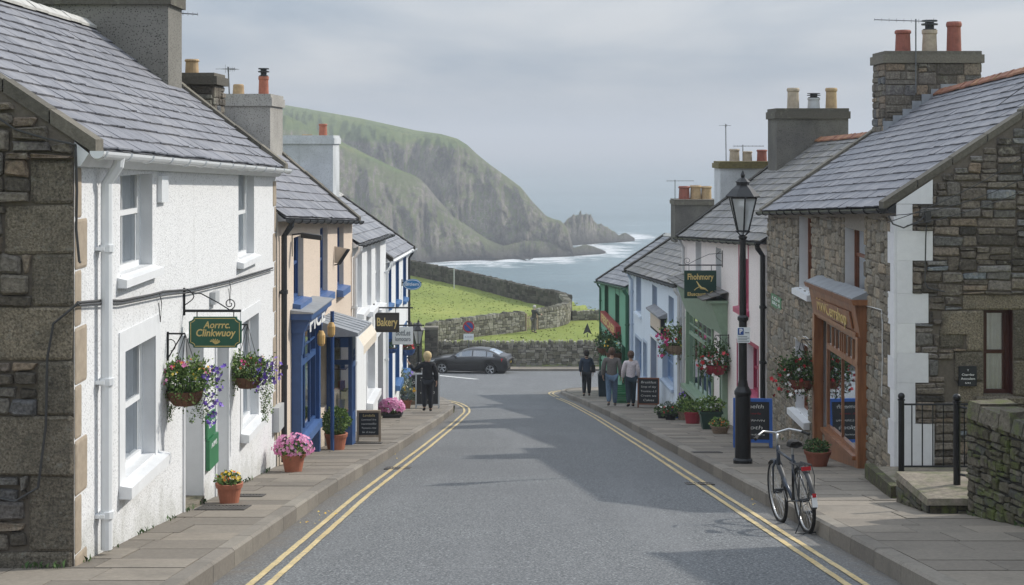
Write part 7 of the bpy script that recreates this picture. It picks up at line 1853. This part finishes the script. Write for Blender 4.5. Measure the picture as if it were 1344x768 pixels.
for x in WX:
    for s in (-1, 1):
        mb = MB(); y0 = s * .9
        def wl(prof, m): 
            vs = []; n = 36
            for r, yy in prof:
                for j in range(n): w = 2 * math.pi * j / n; vs.append((x + r * math.cos(w), s * yy, .335 + r * math.sin(w)))
            mb.add(vs, [(i * n + j, i * n + (j + 1) % n, (i + 1) * n + (j + 1) % n, (i + 1) * n + j) for i in range(len(prof) - 1) for j in range(n)] + [tuple(range(n)), tuple((len(prof) - 1) * n + j for j in range(n))], m)
        wl([(.2, .68), (.31, .68), (.335, .71), (.335, .86), (.315, .885), (.235, .885), (.22, .86)], 0); wh = mb.build('wheel', ['rubber'], car, smooth=False, local=True)
        mb = MB(); wl([(.235, .83), (.235, .888), (.215, .888), (.21, .84)], 0)
        for k_ in range(5):
            w = 2 * math.pi * k_ / 5 + .3
            for dv in (-.13, .13): mb.tube([(x + .04 * math.cos(w), s * .878, .335 + .04 * math.sin(w)), (x + .22 * math.cos(w + dv), s * .882, .335 + .22 * math.sin(w + dv))], .02, 5)
        mb.ball((x, s * .875, .335), (.05, .02, .05), 8); mb.build('rim', ['steel'], wh, local=True)
mb = MB(); mb.box(2.335, 2.36, -.27, .27, .62, .74); pl_ = mb.build('number_plate', ['plate_yellow'], car, local=True)
mb = MB(); k_ = 10; rings = []
for x in (1.25, 1.4, 1.6, 1.82): z = roof_z(x); w = cab_w(x, 1) * .8; rings.append([(x, -w, z + .012), (x, 0, z + .028), (x, w, z + .012)])
loft(mb, rings, close=False); mb.build('rear_window', ['car_glass'], car, smooth=True, local=True)
mb = MB(); rings = []
for x in (-.93, -.8, -.6, -.35): z = roof_z(x); w = cab_w(x, 1) * .86; rings.append([(x, -w, z + .012), (x, 0, z + .028), (x, w, z + .012)])
loft(mb, rings, close=False); mb.build('windscreen', ['car_glass'], car, smooth=True, local=True)
mb = MB(); mb.box(2.25, 2.375, -.66, .66, .44, .56); mb.box(-2.4, -2.3, -.55, .55, .3, .5); mb.build('bumper', ['car_paint'], car, local=True)

# ================================================================== BICYCLE (forward is local +y)
d = 16.15; bx = (1060 - CX) * d / F_
bike = thing('bicycle', 'grey city bicycle on its stand against the right kerb', 'bicycle', (bx, d, camz(bx, d) + .002)); bike.rotation_euler = (math.radians(-7.7), math.radians(-4), math.radians(6.5))
WB = 1.03; R0 = .335
def wheel(y):
    n = 40; mb = MB(); mb.tube([(0, y + R0 * math.cos(2 * math.pi * i / n), R0 + R0 * math.sin(2 * math.pi * i / n)) for i in range(n)], .021, 8, closed=True); w = mb.build('wheel', ['rubber'], bike, smooth=True, local=True)
    mb = MB(); q = .308; mb.tube([(0, y + q * math.cos(2 * math.pi * i / n), R0 + q * math.sin(2 * math.pi * i / n)) for i in range(n)], .012, 6, closed=True); mb.build('rim', ['steel'], w, smooth=True, local=True)
    mb = MB()
    for i in range(28):
        a = 2 * math.pi * i / 28; s = 1 if i % 2 else -1; b = a + s * .35; mb.tube([(s * .03, y + .025 * math.cos(b), R0 + .025 * math.sin(b)), (0, y + .3 * math.cos(a), R0 + .3 * math.sin(a))], .0018, 4)
    mb.build('spokes', ['steel'], w, local=True)
    mb = MB(); mb.tube([(-.05, y, R0), (.05, y, R0)], .022, 8); mb.build('hub', ['dark_metal'], w, local=True)
wheel(0); wheel(WB)
mb = MB(); bb = V((0, .42, .29)); st_ = V((0, .25, .80)); hd0 = V((0, .86, .60)); hd1 = V((0, .82, .86)); ra = V((0, 0, R0)); fa_ = V((0, WB, R0))
mb.tube([bb, st_], .017, 8); mb.tube([bb, hd0], .021, 8); mb.tube([V((0, .27, .72)), hd1 - V((0, 0, .06))], .015, 8); mb.tube([hd0, hd1], .022, 8)
for s in (-1, 1): mb.tube([ra + V((s * .055, 0, 0)), bb + V((s * .03, 0, 0))], .01, 6); mb.tube([ra + V((s * .055, 0, 0)), V((s * .015, .26, .73))], .009, 6)
mb.build('frame', ['bike_paint'] if 'bike_paint' in M else ['cloth_navy'], bike, smooth=True, local=True)
mb = MB()
for s in (-1, 1): mb.tube([fa_ + V((s * .05, 0, 0)), V((s * .05, WB - .1, .62)), V((s * .02, WB - .13, .70))], [.009, .014, .014], 6)
mb.tube([hd0 + V((0, .02, .0)), V((0, WB - .14, .7)), hd0], .02, 6); mb.build('fork', ['bike_paint'], bike, smooth=True, local=True)
mb = MB(); stx = V((0, .80, .99)); mb.tube([hd1, stx], .014, 8); mb.tube([V((-.30, .60, .97)), V((-.25, .68, 1.0)), V((-.15, .83, 1.03)), V((0, .84, 1.0)), V((.15, .83, 1.03)), V((.25, .68, 1.0)), V((.30, .60, .97))], .012, 8); hb = mb.build('handlebar', ['steel'], bike, smooth=True, local=True)
for s in (-1, 1):
    mb = MB(); mb.tube([(s * .255, .675, .999), (s * .305, .595, .968)], .018, 8); mb.tube([(s * .2, .77, 1.02), (s * .26, .74, .985), (s * .3, .69, .975)], .005, 5)
    mb.build('grip', ['rubber'], hb, local=True)
mb = MB(); mb.tube([st_, V((0, .225, .9))], .013, 8); mb.build('seat_post', ['steel'], bike, local=True)
mb = MB(); vs = []
for y, w, z in ((.08, .07, .925), (.1, .095, .935), (.17, .085, .94), (.25, .045, .94), (.33, .025, .935), (.37, .012, .925)):
    vs.append([(-w, y, z - .035), (-w * .9, y, z), (-w * .4, y, z + .02), (0, y, z + .015), (w * .4, y, z + .02), (w * .9, y, z), (w, y, z - .035), (0, y, z - .05)])
loft(mb, vs); mb.build('saddle', ['leather'], bike, smooth=True, local=True)
mb = MB()
for s in (-1, 1): mb.tube([(s * .06, .2, .72), (s * .065, -.18, .715)], .007, 6); mb.tube([(s * .055, 0, R0), (s * .065, -.1, .715)], .006, 6); mb.tube([(s * .055, 0, R0), (s * .065, .06, .715)], .006, 6); mb.tube([(s * .065, -.18, .715), (s * .08, -.2, .6), (s * .08, -.12, .42), (s * .055, 0, R0)], .005, 6)
for y in (-.18, -.08, .02, .12): mb.tube([(-.065, y, .716), (.065, y, .716)], .005, 6)
mb.build('luggage_rack', ['dark_metal'], bike, local=True)
mb = MB(); mb.box(-.05, .05, -.205, -.18, .66, .70); mb.build('rear_light', ['tail_red'], bike, local=True)
for y, a0, a1 in ((0, .3, 3.3), (WB, .9, 2.9)):
    mb = MB(); k_ = 18; rings = []
    for i in range(k_ + 1):
        a = lerp(a0, a1, i / k_); c, s_ = math.cos(a), math.sin(a); rings.append([(xx, y + (.365 + oo) * c, R0 + (.365 + oo) * s_) for xx, oo in ((-.028, -.012), (-.015, .002), (.015, .002), (.028, -.012))])
    loft(mb, rings, close=False); g_ = mb.build('mudguard', ['dark_metal'], bike, smooth=True, local=True)
mb = MB(); mb.box(-.028, .028, -.385, -.375, .3, .42); mb.build('white_flap', ['white_plastic'], bike, local=True)
mb = MB(); mb.box(-.02, .02, -.392, -.386, .4, .44); mb.build('reflector', ['tail_red'], bike, local=True)
mb = MB(); mb.tube([bb + V((.03, 0, 0)) + V((0, .095 * math.cos(a), .095 * math.sin(a))) for a in [i * math.pi / 9 for i in range(18)]], .004, 5, closed=True)
mb.tube([bb + V((.035, .09, 0)), V((.035, 0, R0 + .035))], .004, 4); mb.tube([bb + V((.035, .0, -.09)), V((.035, 0, R0 - .035))], .004, 4); mb.build('chain', ['dark_metal'], bike, local=True)
for s in (-1, 1):
    mb = MB(); e = bb + V((s * .07, s * -.12, s * -.12)); mb.tube([bb + V((s * .04, 0, 0)), bb + V((s * .07, 0, 0)), e], .009, 6); mb.box(e.x - .0 if s > 0 else e.x - .09, e.x + .09 if s > 0 else e.x, e.y - .035, e.y + .035, e.z - .012, e.z + .012); mb.build('pedal', ['dark_metal'], bike, local=True)
mb = MB()
for s in (-1, 1): mb.tube([V((s * .04, 0, R0)), V((s * .1, -.06, .1)), V((s * .17, -.12, .012)), V((s * .10, -.2, .012))], .008, 6)
mb.tube([(-.17, -.12, .012), (.17, -.12, .012)], .007, 6); mb.build('stand', ['black_metal'], bike, local=True)
